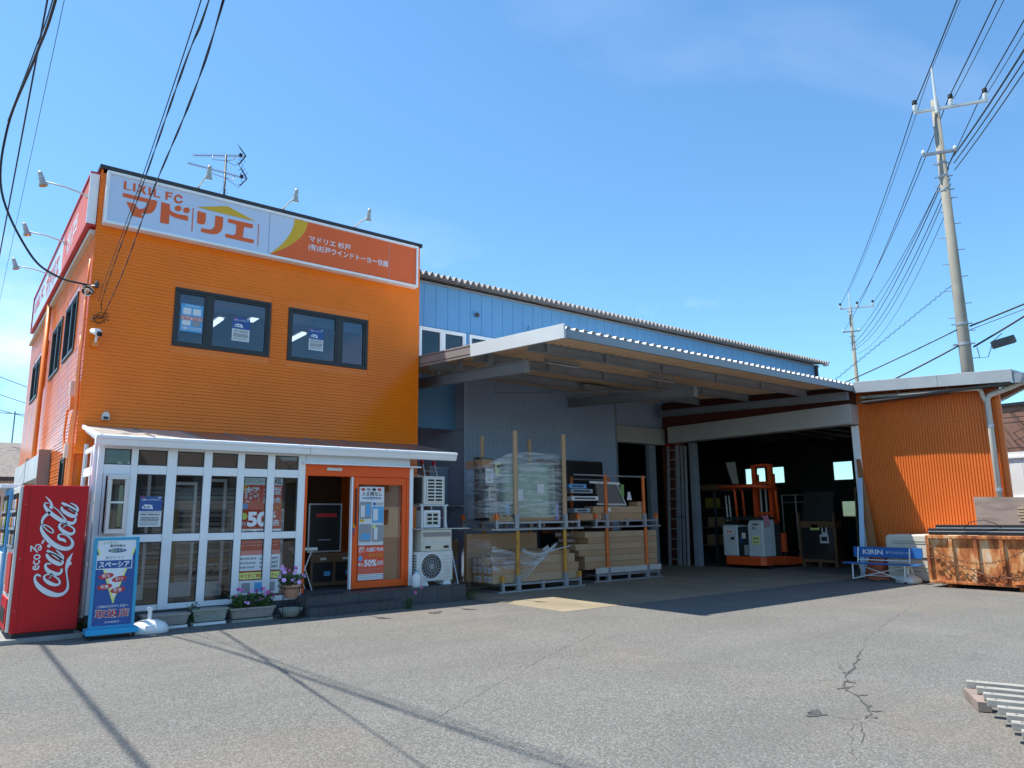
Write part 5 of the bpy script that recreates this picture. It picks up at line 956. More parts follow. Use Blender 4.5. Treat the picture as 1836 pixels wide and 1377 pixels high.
# display pieces inside, seen through the glass
for i, (x0, x1, y, z0, z1, lab) in enumerate(((2.45, 2.72, 13.0, .35, 2.3, 'white sample window frame standing behind the second sunroom bay'), (3.0, 3.45, 13.05, .35, 2.15, 'white sample sliding window behind the third sunroom bay'), (3.55, 3.86, 12.8, .35, 2.2, 'white sample door frame behind the fourth sunroom bay'))):
    t = thing('sample_window', lab, 'window sample', ((x0+x1)/2, y, .3)); f = MB()
    for q in ((x0, x1, z0-.05, z0+.18), (x0, x1, z1-.05, z1), (x0, x0+.045, z0+.18, z1-.05), (x1-.045, x1, z0+.18, z1-.05)): f.box(q[0], q[1], y, y+.05, q[2], q[3])
    f.build('frame', ALU, t, bevel=.004); B(x0+.045, x1-.045, y+.02, y+.026, z0+.18, z1-.05).build('pane', GLASS, t)
    MB().lathe((x1-.02, y-.001, (z0+z1)/2), [(.012, 0), (.012, -.02)], 8, 'y').build('latch', ALU_D, t)
lv = thing('shutter_display', 'grey slatted shutter sample standing behind the sunroom glass', 'shutter sample', (4.0, 13.3, .3)); B(2.6, 2.66, 13.3, 13.36, .3, 2.1).build('upright', DGREY, lv); B(4.9, 4.96, 13.3, 13.36, .3, 2.1).build('upright', DGREY, lv)
for k in range(22): MB().px([(13.30, .45+.075*k), (13.345, .50+.075*k), (13.35, .505+.075*k), (13.305, .455+.075*k)], 2.665, 4.895).build('slat', [ALU_D, OFFW, GALV, mat('ochre_sample', (.5, .28, .06), .5)][(k*7) % 4 if k % 5 == 0 else k % 3], lv)
for i, (x, m) in enumerate(((3.12, 'ochre_sample'), (3.62, 'ochre_sample'), (4.1, 'grey_aluminium'))): top(B(x, x+.10, 13.2, 13.25, .32, 1.7).build('sample_bar', MATS[m]), ['ochre sample strip standing behind the third sunroom bay', 'ochre sample strip standing behind the fourth sunroom bay', 'grey sample strip standing behind the fifth sunroom bay'][i], 'sample strip')
for i, x in enumerate((2.2, 2.34)): top(MB().bar((x, 12.95, .31), (x+.04, 13.0, 2.45), .05, .03).build('profile_bar', ALU), ['white aluminium profile leaning in the first bay, left one', 'white aluminium profile leaning in the first bay, right one'][i], 'profile bar')
bd = thing('notice_board', 'black notice board in a silver frame inside the open door', 'notice board', (5.8, 13.0, .9))
for q in ((5.40, 6.05, .92, .945), (5.40, 6.05, 1.775, 1.80), (5.40, 5.425, .945, 1.775), (6.025, 6.05, .945, 1.775)): B(q[0], q[1], 13.0, 13.03, q[2], q[3]).build('frame', ALU_D, bd)
B(5.425, 6.025, 13.005, 13.025, .945, 1.775).build('board', DARK, bd); P5 = PF(13.004); flat([rect(5.6, 5.85, 1.13, 1.15)], PRGREY, bd, P5); flat([rect(5.55, 5.95, 1.55, 1.62)], PRR, bd, P5)
cb = thing('display_cabinet', 'brown wooden cabinet under the notice board inside the door', 'cabinet', (5.8, 13.0, .3)); B(5.45, 6.35, 12.95, 13.4, .32, .90).build('carcass', INTB, cb, bevel=.006)
for x in (5.50, 5.93): B(x, x+.37, 12.935, 12.949, .40, .74).build('panel', DARK, cb); B(x+.13, x+.24, 12.935, 12.949, .78, .82).build('handle', OFFW, cb); B(x+.2, x+.32, 12.92, 12.934, .5, .58).build('brochure', PRLB, cb)
tb = thing('folding_table', 'small white folding table just inside the open door', 'table', (5.15, 12.6, .3)); B(4.98, 5.36, 12.45, 12.85, .98, 1.03).build('table_top', OFFW, tb, bevel=.008)
for a, b in (((5.02, 12.5), (5.30, 12.5)), ((5.30, 12.5), (5.02, 12.5)), ((5.02, 12.8), (5.30, 12.8)), ((5.30, 12.8), (5.02, 12.8))): MB().tube([(a[0], a[1], .305), (b[0]*.9+a[0]*.1, b[1], .975)], .010, 6).build('leg', ALU, tb)
top(B(5.0, 6.9, 12.35, 12.95, .301, .306).build('door_mat', DGREY), 'dark door mat inside the open entrance', 'mat')
t = thing('flyer_rack', 'rack of pale flyers beside the red poster inside the sunroom', 'rack', (4.72, 12.9, .3)); B(4.62, 4.90, 12.9, 12.93, .3, 1.7).build('back', ALU_D, t)
for k in range(4): B(4.64, 4.75, 12.86, 12.89, .95+.19*k, 1.10+.19*k).build('flyer', PAPER, t); B(4.77, 4.88, 12.86, 12.89, .95+.19*k, 1.10+.19*k).build('flyer', PRGREY, t)
for i, x in enumerate((3.3, 5.4, 6.6)):
    l = thing('ceiling_lamp', ['lit strip lamp on the shop ceiling behind the red poster', 'lit strip lamp on the shop ceiling behind the open door', 'lit strip lamp on the shop ceiling behind the fixed door leaf'][i], 'lamp', (x, 15, 2.85)); B(x-.6, x+.6, 15.0, 15.12, 2.9, 2.95).build('housing', WHITE, l); B(x-.58, x+.58, 15.03, 15.09, 2.86, 2.899).build('tube', TUBE, l)
# ================================================================== stacking racks and their loads
def rack(x0, x1, y0, y1, z, label, posts, postmat, stubmat, ptop, tubes=None):
    t = thing('stacking_rack', label, 'rack', ((x0+x1)/2, (y0+y1)/2, z), 'stacking racks in front of the blue wall')
    for y in (y0, y1): B(x0-.12, x1+.12, y-.025, y+.025, z+.005, z+.04).build('runner', GALV, t)
    for x in (x0, x1): B(x-.025, x+.025, y0+.026, y1-.026, z+.006, z+.036).build('cross_runner', GALV, t)
    for y in (y0, y1): B(x0, x1, y-.025, y+.025, z+.14, z+.18).build('deck_beam', GALV, t)
    n = 7
    for i in range(n): x = x0+.03+(x1-x0-.06)*i/(n-1); B(x-.03, x+.03, y0+.026, y1-.026, z+.145, z+.178).build('deck_slat', GALV, t)
    for y in (y0, y1):
        for x in (x0+.02, (x0+x1)/2, x1-.02):
            B(x-.03, x+.03, y-.03, y+.03, z+.041, z+.21).build('foot', GALV, t)
        for x in (x0+.02, x1-.02): B(x-.035, x+.035, y-.035, y+.035, z+.212, z+.34).build('stub', stubmat, t, bevel=.006)
        for x in posts:
            B(x-.05, x+.05, y-.045, y+.045, z+.041, z+.33).build('post_socket', GALV, t, bevel=.005)
            MB().tube([(x, y, z+.331), (x, y, ptop)], .042 if not tubes else .05, 12).build('post', postmat, t, 40)
    return t
rack(9.20, 11.36, 12.2, 13.4, 0, 'lower steel rack with ochre posts nearest the shop door', (9.62, 10.93), POSTY, POSTY, 1.235)
rack(9.05, 11.36, 12.2, 13.4, 1.24, 'upper steel rack with tall cardboard tube posts holding wrapped glass', (9.58, 10.95), CARD2, POSTO, 3.32, True)
rack(12.25, 14.40, 12.6, 13.8, 0, 'lower steel rack with orange posts stacked with long cartons', (12.63, 13.98), POSTO, POSTO, 1.235)
rb = rack(12.25, 14.40, 12.6, 13.8, 1.24, 'upper steel rack with short orange posts and a cross rail', (12.63, 13.95), POSTO, POSTO, 2.50)
MB().tube([(11.6, 12.6, 2.47), (14.05, 12.6, 2.47)], .02, 8).build('cross_rail', GALV, rb); MB().tube([(12.6, 13.8, 2.44), (14.05, 13.8, 2.44)], .02, 8).build('cross_rail', GALV, rb)
def carton(x0, x1, y0, y1, z0, z1, label, m=CARD, group=None, labels=(), name='long_carton'):
    o = B(x0, x1, y0, y1, z0+.002, z1).build(name, m, bevel=.004); props(o, label, 'carton', group)
    B(x0+.01, x1-.01, (y0+y1)/2-.02, (y0+y1)/2+.02, z1+.0002, z1+.001).build('tape', CARD2, o)
    B(x0-.0015, x0-.0003, y0+.02, y1-.02, z0+.02, z1-.02).build('end_flap', m, o)
    for f in labels:
        if f == 'end': B(x0-.003, x0-.0016, y0+.035, y1-.035, z0+.03, z1-.03).build('sticker', PAPER, o); B(x0-.0040, x0-.0031, y0+.06, y1-.06, z0+.06, z1-.07).build('sticker_print', PRGREY, o)
        if f == 'front': B(x0+.05, x0+.14, y0-.0015, y0-.0003, z0+.035, z1-.03).build('sticker', PAPER, o)
    return o
ORD = ['nearest the camera', 'second from the front', 'third from the front', 'at the back']
yy = [12.26, 12.44, 12.62, 12.80]
for r_, (za, zb_, n) in enumerate(((.185, .36, 4), (.36, .535, 4))):
    for i in range(n): carton(9.02+random.uniform(-.02, .02), 11.42-random.uniform(0, .1), yy[i], yy[i]+.172, za, zb_, 'long brown carton in the %s row of the near lower rack, %s' % (('bottom', 'second')[r_], ORD[i]), CARD if (i+r_) % 2 else CARD2, 'long cartons in the near lower rack', ('end',))
carton(9.65, 11.28, 12.28, 12.52, .537, .72, 'wide carton on top of the near rack\'s front rows', CARD2, 'long cartons in the near lower rack')
for i in (2, 3): carton(9.0, 11.2, yy[i]-.02, yy[i]+.150, .537, .70, 'short-ended carton in the third row of the near lower rack, %s' % ORD[i], CARD, 'long cartons in the near lower rack', ('end',))
carton(9.75, 11.15, 12.30, 12.55, .722, .80, 'thin flat carton topping the near lower rack', CARD, 'long cartons in the near lower rack')
carton(9.75, 11.1, 12.58, 12.74, .72, .83, 'thin flat carton behind the topmost one in the near lower rack', CARDD, 'long cartons in the near lower rack')
o = carton(8.92, 10.85, 13.05, 13.16, .185, 1.17, 'tall flat carton standing upright at the back of the near lower rack', CARD, None, (), 'flat_carton'); B(10.851, 10.853, 13.06, 13.15, .75, 1.08).build('green_tag', PRG, o)
wb = thing('wrapped_profiles', 'upright bundle of brown profiles wrapped in film left of the rack', 'bundle', (9.0, 13.4, 0))
for k in range(5): B(8.72+.075*k, 8.785+.075*k, 13.62, 13.72, .06, 1.05+random.uniform(-.05, .05)).build('profile', CARDD if k % 2 else WOOD, wb)
B(8.70, 9.10, 13.60, 13.74, .78, 1.0).build('carton_cap', CARDD, wb); B(8.69, 9.11, 13.59, 13.75, .55, .60).build('strap', mat('lilac_tape', (.35, .28, .5), .5), wb)
# far lower rack
for r_ in range(6):
    z0 = .33+.138*r_; w = ['lowest', 'second lowest', 'third', 'fourth', 'fifth', 'topmost'][r_]
    x0 = (11.93, 11.93, 11.75, 11.65, 12.05, 11.95)[r_]
    if r_ == 0: z0 = .30
    carton(x0, 14.42, 12.64, 12.98, z0, .33+.138*(r_+1)-.002, '%s long front carton in the far lower rack' % w, (CARD, CARD2)[r_ % 2], 'long cartons in the far lower rack', ())
    if r_ > 3:
        for k, nm in enumerate(('middle', 'back')): carton(x0-.12, 14.3, 13.0+.30*k, 13.27+.30*k, z0+.004, .33+.138*(r_+1)-.004, '%s carton end showing in the %s layer of the far lower rack' % (nm, w), CARDD, 'long cartons in the far lower rack', ('end',))
    else: carton(x0+.1, 14.3, 13.0, 13.6, z0+.004, .33+.138*(r_+1)-.004, 'wide carton behind the %s one in the far lower rack' % w, CARDD, 'long cartons in the far lower rack')
top(B(12.2, 14.45, 12.56, 12.585, .20, .33).build('plank', mat('pale_plank', (.55, .52, .47), .6, 0, .1, 3)), 'pale plank along the front foot of the far lower rack', 'plank')
# far upper rack
for i, (x0, x1, z0, z1, lab, m) in enumerate(((11.75, 12.50, 1.42, 1.585, 'left carton in the bottom row of the far upper rack', CARD), (12.56, 14.05, 1.42, 1.585, 'right carton in the bottom row of the far upper rack', CARD), (12.25, 12.62, 1.587, 1.745, 'short carton in the second row of the far upper rack', CARD), (12.68, 14.02, 1.587, 1.745, 'long carton in the second row of the far upper rack', CARD2), (13.78, 14.05, 1.747, 1.86, 'small carton on top of the far upper rack', CARD))):
    carton(x0, x1, 12.64, 12.95, z0, z1, lab, m, 'cartons in the far upper rack', ('end', 'front') if i in (3, 1) else ())
for i, (z0, x0, x1, m, lab) in enumerate(((1.60, 11.7, 12.2, mat('blue_grey_film', (.30, .36, .42), .4), 'grey wrapped pane at the left of the far upper rack'), (1.88, 11.62, 12.48, WHITE, 'white window frame lying lowest in the far upper rack'), (2.05, 11.6, 12.3, mat('blue_grey_film', (.30, .36, .42)), 'blue grey wrapped frame in the far upper rack'), (2.16, 11.55, 12.1, PRLB, 'bright blue wrapped frame in the far upper rack'))):
    t = thing('window_frame_pack', lab, 'window frame', ((x0+x1)/2, 12.9, z0)); B(x0, x1, 12.7, 13.3, z0, z0+.10).build('frame', m, t, bevel=.006); B(x0+.1, x1-.1, 12.69, 12.699, z0+.03, z0+.07).build('groove', DGREY, t)
t = thing('grey_panel', 'slanting grey board leaning across the far upper rack', 'board', (13.2, 12.9, 1.75)); MB().py([(12.65, 1.77), (13.62, 1.77), (13.35, 2.30), (12.55, 2.34)], 12.86, 12.90).build('board', mat('warm_grey_board', (.17, .15, .14), .55, 0, .1, 3), t); MB().bar((12.35, 12.84, 2.32), (13.35, 12.84, 2.30), .05).build('edge_strip', WHITE, t); MB().bar((13.25, 12.83, 2.28), (13.55, 12.83, 1.8), .018).build('cord', PAPER, t)
MB().bar((12.55, 12.83, 1.80), (13.55, 12.83, 1.79), .04).build('lower_strip', OFFW, t); B(13.38, 13.47, 12.80, 12.85, 1.98, 2.28).build('green_tag', PRG, t)
top(MB().py([(13.50, 1.9), (13.66, 1.9), (13.60, 2.1), (13.54, 2.1)], 12.72, 12.74).build('paper_scrap', PAPER), 'white paper scrap stuck by the right orange post', 'paper')
t = thing('framed_glass', 'large dark framed sheet of glass leaning on the blue wall', 'framed glass', (13.2, 14.9, 0))
def lean(u, v, d=0): return (u, 14.55+.04*v-d, v)
MB().prism(rect(12.3, 14.55, .3, 2.95), lambda a, b: lean(a, b, -.03), lambda a, b: lean(a, b, 0)).build('pane', mat('dark_pane', (.03, .03, .032), .12, 0, 0), t)
for r_ in ((12.25, 14.6, 2.95, 3.0), (12.25, 14.6, .25, .3), (12.25, 12.3, .3, 2.95), (14.55, 14.6, .3, 2.95), (13.5, 13.55, .3, 2.95)): MB().prism(rect(*r_), lambda a, b: lean(a, b, -.04), lambda a, b: lean(a, b, .012)).build('frame', DARK, t)
B(12.3, 14.5, 14.5, 14.62, .0, .25).build('bearer', WOOD, t)
# wrapped glass on the near upper rack
gp = thing('glass_stack', 'stack of greenish glass panes standing wrapped in the near upper rack', 'glass stack', (10.2, 12.7, 1.42))
for k in range(4): B(9.40+.01*k, 10.86, 12.42+.05*k, 12.445+.05*k, 1.53, 2.62+.02*k).build('pane', GLASSG, gp)
B(9.35, 10.95, 12.66, 12.70, 1.48, 2.70).build('backing_board', mat('pale_green_board', (.34, .38, .35), .6, 0, .08), gp); B(9.30, 10.98, 12.36, 12.80, 1.425, 1.53).build('carton_base', CARD, gp, bevel=.005)
for x0, x1, z0, z1 in ((10.35, 10.55, 2.02, 2.22), (9.78, 9.95, 1.85, 2.1)): B(x0, x1, 12.412, 12.418, z0, z1).build('label_sheet', PAPER, gp)
for i, (x, m) in enumerate(((9.42, PRLB), (9.70, mat('lilac_tape', (.35, .28, .5))), (10.80, mat('lilac_tape', (.35, .28, .5))))): B(x, x+.055, 12.30, 12.35, 1.43, 1.80).build('edge_guard', m, gp)
dp = thing('dark_glass_stack', 'dark glass panes standing at the left end of the near upper rack', 'glass stack', (9.2, 12.9, 1.42))
for k in range(3): B(9.02, 9.50, 12.75+.07*k, 12.78+.07*k, 1.45, 2.55+.12*k).build('pane', mat('dark_pane', (.03, .03, .032)), dp)
B(11.0, 11.06, 12.3, 13.2, 1.45, 2.6).build('side_pane', mat('brown_pane', (.10, .075, .06), .25, 0, .1), dp)
B(9.02, 9.30, 12.6, 13.25, 2.55, 2.72).build('corner_carton', CARD, dp)
for i, (x, z0, z1, m) in enumerate(((9.02, 2.22, 2.52, PAPER), (9.10, 1.86, 2.14, PAPER), (9.28, 2.38, 2.66, PRLY))):
    s_ = B(x, x+.20, 12.50, 12.506, z0, z1).build('tag_sheet', m, dp)
    B(x+.03, x+.17, 12.497, 12.4995, z0+.14, z1-.05).build('tag_print', PRB if i != 0 else PRGREY, s_); B(x+.05, x+.15, 12.497, 12.4995, z0+.04, z0+.10).build('tag_print', PRBL if i == 1 else PRG, s_)
for k in range(3): MB().tube([(9.14+.07*k, 12.47, 1.42), (9.12+.07*k, 12.47, 2.2)], .012, 6).build('wood_slat', WOOD, dp)
st_ = thing('wood_blocks', 'row of small wooden spacer blocks on the near upper rack', 'wood blocks', (9.3, 12.3, 1.42))
for k in range(11): B(9.08+.045*k, 9.105+.045*k, 12.20, 12.46, 1.425, 1.50+random.uniform(0, .09)).build('block', WOOD, st_)
def sheet(name, label, fn, nu, nv, m):
    mb = MB(); vs = []
    for j in range(nv+1):
        for i in range(nu+1): vs.append(fn(i/nu, j/nv))
    mb.add(vs, [(j*(nu+1)+i, j*(nu+1)+i+1, (j+1)*(nu+1)+i+1, (j+1)*(nu+1)+i) for j in range(nv) for i in range(nu)])
    return top(mb.build(name, m, None, True), label, 'plastic film')
def wrapf(u, v):
    # film drawn round three sides of the upper load: left side, front, right side
    p = [(9.02, 13.2), (8.98, 12.44), (9.55, 12.26), (10.95, 12.27), (11.12, 12.42), (11.20, 13.2)]; t = u*5; i = min(4, int(t)); q = t-i
    x = p[i][0]*(1-q)+p[i+1][0]*q; y = p[i][1]*(1-q)+p[i+1][1]*q; tz = 2.62+(.24*math.sin(min(1, max(0, (x-9.0)/.7))*1.57))-.03*math.sin(9*u)
    if x > 10.95: tz -= .25*(x-10.95)/.2
    z = 1.50+(tz-1.50)*v; return (x+.015*math.sin(23*v+9*u), y-.03*math.sin(17*u+5*v)*math.sin(3.1*v), z)
sheet('stretch_film', 'clear stretch film wound round the glass on the upper rack', wrapf, 60, 24, FILM)
def wrap2(u, v):
    x = 8.97+1.5*u; zt = .95-.35*u*.4; zb2 = .42+.18*u*u; y = 12.24-.03*math.sin(20*u+8*v); return (x, y, zb2+(zt-zb2)*v*(1-.55*u))
sheet('stretch_film', 'torn clear stretch film across the front of the lower cartons', wrap2, 40, 12, FILM)
def wrap3(u, v): return (8.955-.012*math.sin(14*v+9*u), 12.25+.85*u, .45+.62*v-.03*math.sin(7*u))
sheet('stretch_film', 'clear stretch film over the labelled carton ends', wrap3, 24, 14, FILM)
FILMW = mat('twisted_film', (.62, .64, .68), .3, 0, .1)
kn = thing('film_knot', 'twisted rope of stretch film knotted round the ochre posts', 'film rope', (10.2, 12.2, .6))
rk = random.Random(3)
for j in range(7):
    z_ = .84+rk.uniform(-.03, .03); pts = []
    for k in range(11): t = k/10; pts.append((9.66+.95*t, 12.14-.012*j+rk.uniform(-.012, .012), z_-.14*math.sin(3.0*t)+(.13*t*t)+rk.uniform(-.018, .018)))
    MB().tube(pts, [.004+.008*math.sin(3.1*k/10)+rk.uniform(0, .006) for k in range(11)], 6).build('strand', FILM, kn, True)
for j in range(4):
    pts = [(10.36-.9*t, 12.145-.01*j, .76-.42*t-.10*j*t+rk.uniform(-.015, .015)) for t in [k/8 for k in range(9)]]; MB().tube(pts, [.016-.0015*k for k in range(9)], 6).build('strand', FILM, kn, True)
MB().tube([(10.40, 12.14, .78), (10.62, 12.13, .83), (10.95, 12.12, .875), (11.04, 12.13, .89)], [.022, .012, .008, .012], 7).build('strand', FILMW, kn, True)
for j in range(6):
    c = Vector((10.28+rk.uniform(-.05, .12), 12.13, .80+rk.uniform(-.06, .05))); pts = [c+Vector((.06*math.cos(t*1.1+j), -.01*j, .05*math.sin(t*1.3+j)+.01*t)) for t in range(7)]; MB().tube(pts, [.004, .012, .018, .01, .016, .01, .003], 6).build('strand', FILMW if j % 3 == 0 else FILM, kn, True)
fl = thing('film_scrap', 'crumpled sheet of clear film lying by the steps', 'plastic film', (8.4, 11.4, 0)); mb = MB(); vs = [(8.2+.5*i/6, 11.3+.2*j/3, .012+.02*random.random()) for j in range(4) for i in range(7)]
mb.add(vs, [(j*7+i, j*7+i+1, (j+1)*7+i+1, (j+1)*7+i) for j in range(3) for i in range(6)]); mb.build('sheet', FILM, fl, True)
# ================================================================== goods and machines at the annex doorway
ladder((18.02, 15.30, .01), (18.16, 15.28, 3.66), .34, (0, -1, 0), 'tall aluminium ladder upright by the annex doorway, left of two', 12, dep=.09)
t = thing('ladder', 'folded aluminium extension ladder upright by the annex doorway, right of two', 'ladder', (18.05, 14.7, 0))
for k, y in enumerate((14.86, 14.74, 14.62)):
    MB().bar((18.0+.03*k, y, .01), (18.14+.02*k, y, 3.66-.02*k), .07, .05).build('stile', ALU_D, t)
    for j in range(9): MB().lathe((17.955+.03*k+.004*j, y, .4+.38*j), [(.012, 0), (.012, -.01)], 8, 'x').build('rivet', DARK, t)
B(17.96, 18.02, 14.6, 14.9, 1.45, 1.47).build('tie', DARK, t)
fk = thing('forklift', 'orange and white reach forklift parked in the annex doorway', 'forklift', (19.2, 12.9, 0))
FX, FY0, FY1 = 18.34, 12.20, 13.56
MB().pz([(FX, FY0+.12), (FX+.10, FY0), (FX+1.0, FY0), (FX+1.0, FY1), (FX+.10, FY1), (FX, FY1-.12)], .10, .34).build('chassis', LIFTO, fk, bevel=.02)
for y in (FY0, FY1-.20): MB().py([(FX+1.0, .08), (FX+2.05, .08), (FX+2.15, .14), (FX+2.12, .26), (FX+1.0, .34)], y, y+.20).build('straddle_leg', LIFTO, fk, bevel=.012)
for x, y in ((FX+2.0, FY0+.03), (FX+2.0, FY1-.17), (FX+.35, FY0+.02), (FX+.35, FY1-.16)):
    w = MB().lathe((x, y, .13), [(.05, 0), (.125, 0), (.13, .02), (.13, .12), (.125, .14), (.05, .14)], 18, 'y').build('wheel', DARK, fk, 40); MB().lathe((x, y-.002, .13), [(.05, 0), (.05, .01)], 12, 'y').build('hub', GALV, w)
# body panels seen from the rear: white left, dark centre well, white right counterweight
MB().py([(FX+.02, .345), (FX+.62, .345), (FX+.62, 1.22), (FX+.05, 1.22), (FX+.02, 1.14)], FY1-.50, FY1-.01).build('left_cover', LIFTW, fk, bevel=.03)
MB().py([(FX+.02, .345), (FX+.62, .345), (FX+.62, 1.36), (FX+.12, 1.36), (FX+.03, 1.22)], FY0+.01, FY0+.50).build('right_cover', LIFTW, fk, bevel=.03)
B(FX+.06, FX+.66, FY0+.505, FY1-.505, .345, 1.16).build('operator_well', LIFTG, fk, bevel=.01); B(FX+.05, FX+.7, FY0+.03, FY1-.03, 1.37, 1.44).build('dash_top', LIFTG, fk, bevel=.02); B(FX+.12, FX+.55, FY1-.48, FY1-.04, 1.222, 1.33).build('seat_pad', DARK, fk, bevel=.03)
B(FX+.63, FX+.98, FY0+.06, FY1-.06, .345, 1.25).build('battery_cover', LIFTG, fk, bevel=.01)
PK = PXL(FX+.018)
def fr_(y0, y1, z0, z1, m, nm='decal', d=.004): flat([rect(y0, y1, z0, z1)], m, fk, PK, d, nm)
flat([rect(FY1-.16, FY1-.22, 1.01, 1.06), rect(FY1-.24, FY1-.34, 1.01, 1.06)], PRO, fk, PK, .006, 'decal_mark'); fr_(FY1-.12, FY1-.38, .985, 1.085, PAPER); B(FX+.0, FX+.018, FY1-.40, FY1-.30, .80, .88).build('latch', DARK, fk)
text('15', (FY0+.34, FY0+.24, 1.10, 1.17), PRB, fk, PK, .006, .03); fr_(FY0+.32, FY0+.14, 1.22, 1.26, PRB); fr_(FY0+.36, FY0+.12, .68, .92, PRLY); flat([rect(FY0+.33, FY0+.15, .72, .76), rect(FY0+.33, FY0+.15, .82, .87)], PRGREY, fk, PK, .005, 'decal')
B(FX+.045, FX+.058, FY0+.60, FY0+.72, .84, 1.0).build('pedal_plate', OFFW, fk); B(FX+.045, FX+.058, FY0+.52, FY0+.66, .38, .66).build('step_plate', ALU_D, fk); fr_(FY0+.78, FY0+.72, .72, .86, PRBL, d=-.03)
# overhead guard and mast
gz = 2.30
for x, y, r_ in ((FX+.15, FY1-.42, .035), (FX+.95, FY1-.12, .035), (FX+.95, FY0+.12, .045)): MB().tube([(x+.06, y, 1.30), (x, y, gz-.12), (x-.03, y+(.06 if y > 13 else 0), gz)], r_, 8).build('guard_post', LIFTO, fk, True)
MB().tube([(FX-.02, FY1+.05, gz+.02), (FX-.02, FY0+.25, gz+.02), (FX+.04, FY0+.08, gz), (FX+.5, FY0+.02, gz-.02), (FX+.95, FY0+.05, gz-.06)], .05, 8).build('guard_rail', LIFTO, fk, True); MB().tube([(FX-.02, FY1+.05, gz+.02), (FX+.95, FY1, gz)], .045, 8).build('guard_rail', LIFTO, fk, True)
for k in range(6): MB().bar((FX+.12+.15*k, FY1+.0, gz+.01), (FX+.12+.15*k, FY0+.06, gz+.0), .025).build('guard_bar', DARK, fk)
for y in (FY0+.30, FY1-.52): 
    B(FX+1.05, FX+1.20, y, y+.11, .36, 2.98).build('mast_rail', LIFTO, fk, bevel=.006); B(FX+1.21, FX+1.30, y+.01, y+.10, .36, 2.70).build('inner_mast', LIFTO, fk)
for zz in (1.5, 2.4, 2.92): B(FX+1.06, FX+1.18, FY0+.411, FY1-.521, zz, zz+.08).build('mast_tie', LIFTO, fk)
for y in (FY0+.55, FY0+.72): MB().tube([(FX+1.12, y, .4), (FX+1.12, y, 2.4)], .03, 8).build('lift_cylinder', GALV, fk)
MB().tube([(FX+1.1, FY0+.45, 2.5), (FX+1.08, FY0+.5, 2.9), (FX+1.08, FY0+.62, 2.98), (FX+1.1, FY0+.78, 2.85), (FX+1.1, FY0+.8, 2.5)], .012, 6).build('hose', DARK, fk, True)
for y in (FY0+.25, FY1-.40): B(FX+1.32, FX+2.45, y, y+.12, .40, .45).build('fork', DARK, fk)
B(FX+1.31, FX+1.37, FY0+.15, FY1-.2, .42, .95).build('fork_carriage', LIFTO, fk)
B(FX+1.0, FX+1.15, FY0-.02, FY0+.12, .45, .98).build('side_bracket', LIFTO, fk, bevel=.01)
for dx, dy in ((0, 0), (.06, -.05)): MB().tube([(FX+.1+dx, FY0+.06+dy, 1.46), (FX+.09+dx, FY0-.03+dy, 1.44), (FX+.1+dx, FY0-.06+dy, 1.28), (FX+.1+dx, FY0-.05+dy, 1.16)], [.03, .035, .03, .02], 8).build('cloth_rag', PINKC, fk, True)
MB().lathe((FX+.4, FY0+.7, 1.44), [(.10, 0), (.11, .02), (.10, .04)], 16).build('steering_wheel', DARK, fk, True)
# shelving and stored goods inside
sv = thing('storage_shelf', 'steel shelf with stored goods inside the annex left of the forklift', 'shelf', (20.6, 15.2, 0))
for x in (19.4, 20.9):
    for y in (14.55, 15.2): B(x-.03, x+.03, y-.03, y+.03, 0.01, 2.3).build('upright', DGREY, sv)
for zz in (.55, 1.1, 1.7, 2.25): B(19.37, 20.93, 14.52, 15.23, zz, zz+.04).build('shelf', DGREY, sv)
for i, (x, z_, w, m, lab) in enumerate(((19.5, .595, .4, CARDD, 'brown box on the lowest shelf inside the annex'), (20.2, .595, .45, DGREY, 'dark box on the lowest shelf inside the annex'), (19.6, 1.145, .5, CARDD, 'brown box on the middle shelf inside the annex'), (19.5, 1.745, .25, mat('yellow_tub', (.25, .2, .03), .5), 'yellow tub on the upper shelf inside the annex'))): carton(x, x+w, 14.6, 15.0, z_, z_+.3, lab, m, None, (), 'storage_box')
t = thing('timber_stack', 'brown boards lying on top of the annex shelf', 'boards', (20.2, 14.9, 2.3))
for k in range(3): B(19.2+.1*k, 22.3, 14.50+.02*k, 15.2, 2.295+.06*k, 2.35+.06*k).build('board', INTB, t)
ts = thing('hanging_sheet', 'pale sheet hanging from the annex ceiling left of the forklift', 'sheet', (21.0, 14.4, 3)); mb = MB(); n = 10
vs = [(20.6+.03*math.sin(6*j), 14.92-.38*i/n*(1-.35*j/8)-.03*j, 3.22-.72*j/8+.02*math.sin(3*i)) for j in range(9) for i in range(n+1)]; mb.add(vs, [(j*(n+1)+i, j*(n+1)+i+1, (j+1)*(n+1)+i+1, (j+1)*(n+1)+i) for j in range(8) for i in range(n)]); mb.build('sheet', OFFW, ts, True)
for k in range(4):
    top(MB().bar((20.0+.18*k, 10.9+.6*k, 4.05), (24.0+.1*k, 11.0+.7*k, 4.07), .05).build('ceiling_pipe', ALU_D), 'steel pipe under the annex ceiling, number %s from the post' % ('one', 'two', 'three', 'four')[k], 'pipe')
gc = thing('glass_crate', 'dark wrapped glass crate with white labels on a wooden pallet in the annex', 'crate', (20.5, 11.7, 0))
B(20.3, 20.6, 11.15, 12.25, .22, 1.25).build('wrapped_glass', mat('dark_pane', (.03, .03, .032)), gc); B(20.22, 20.68, 11.1, 12.3, .14, .219).build('deck', INTB, gc); B(20.28, 20.62, 11.12, 12.28, 1.12, 1.30).build('top_board', INTB, gc)
for y in (11.15, 11.65, 12.15): B(20.24, 20.66, y-.05, y+.05, .01, .139).build('bearer', INTB, gc)
for y in (11.13, 12.22): B(20.22, 20.28, y-.03, y+.03, .22, 1.55).build('upright', INTB, gc)
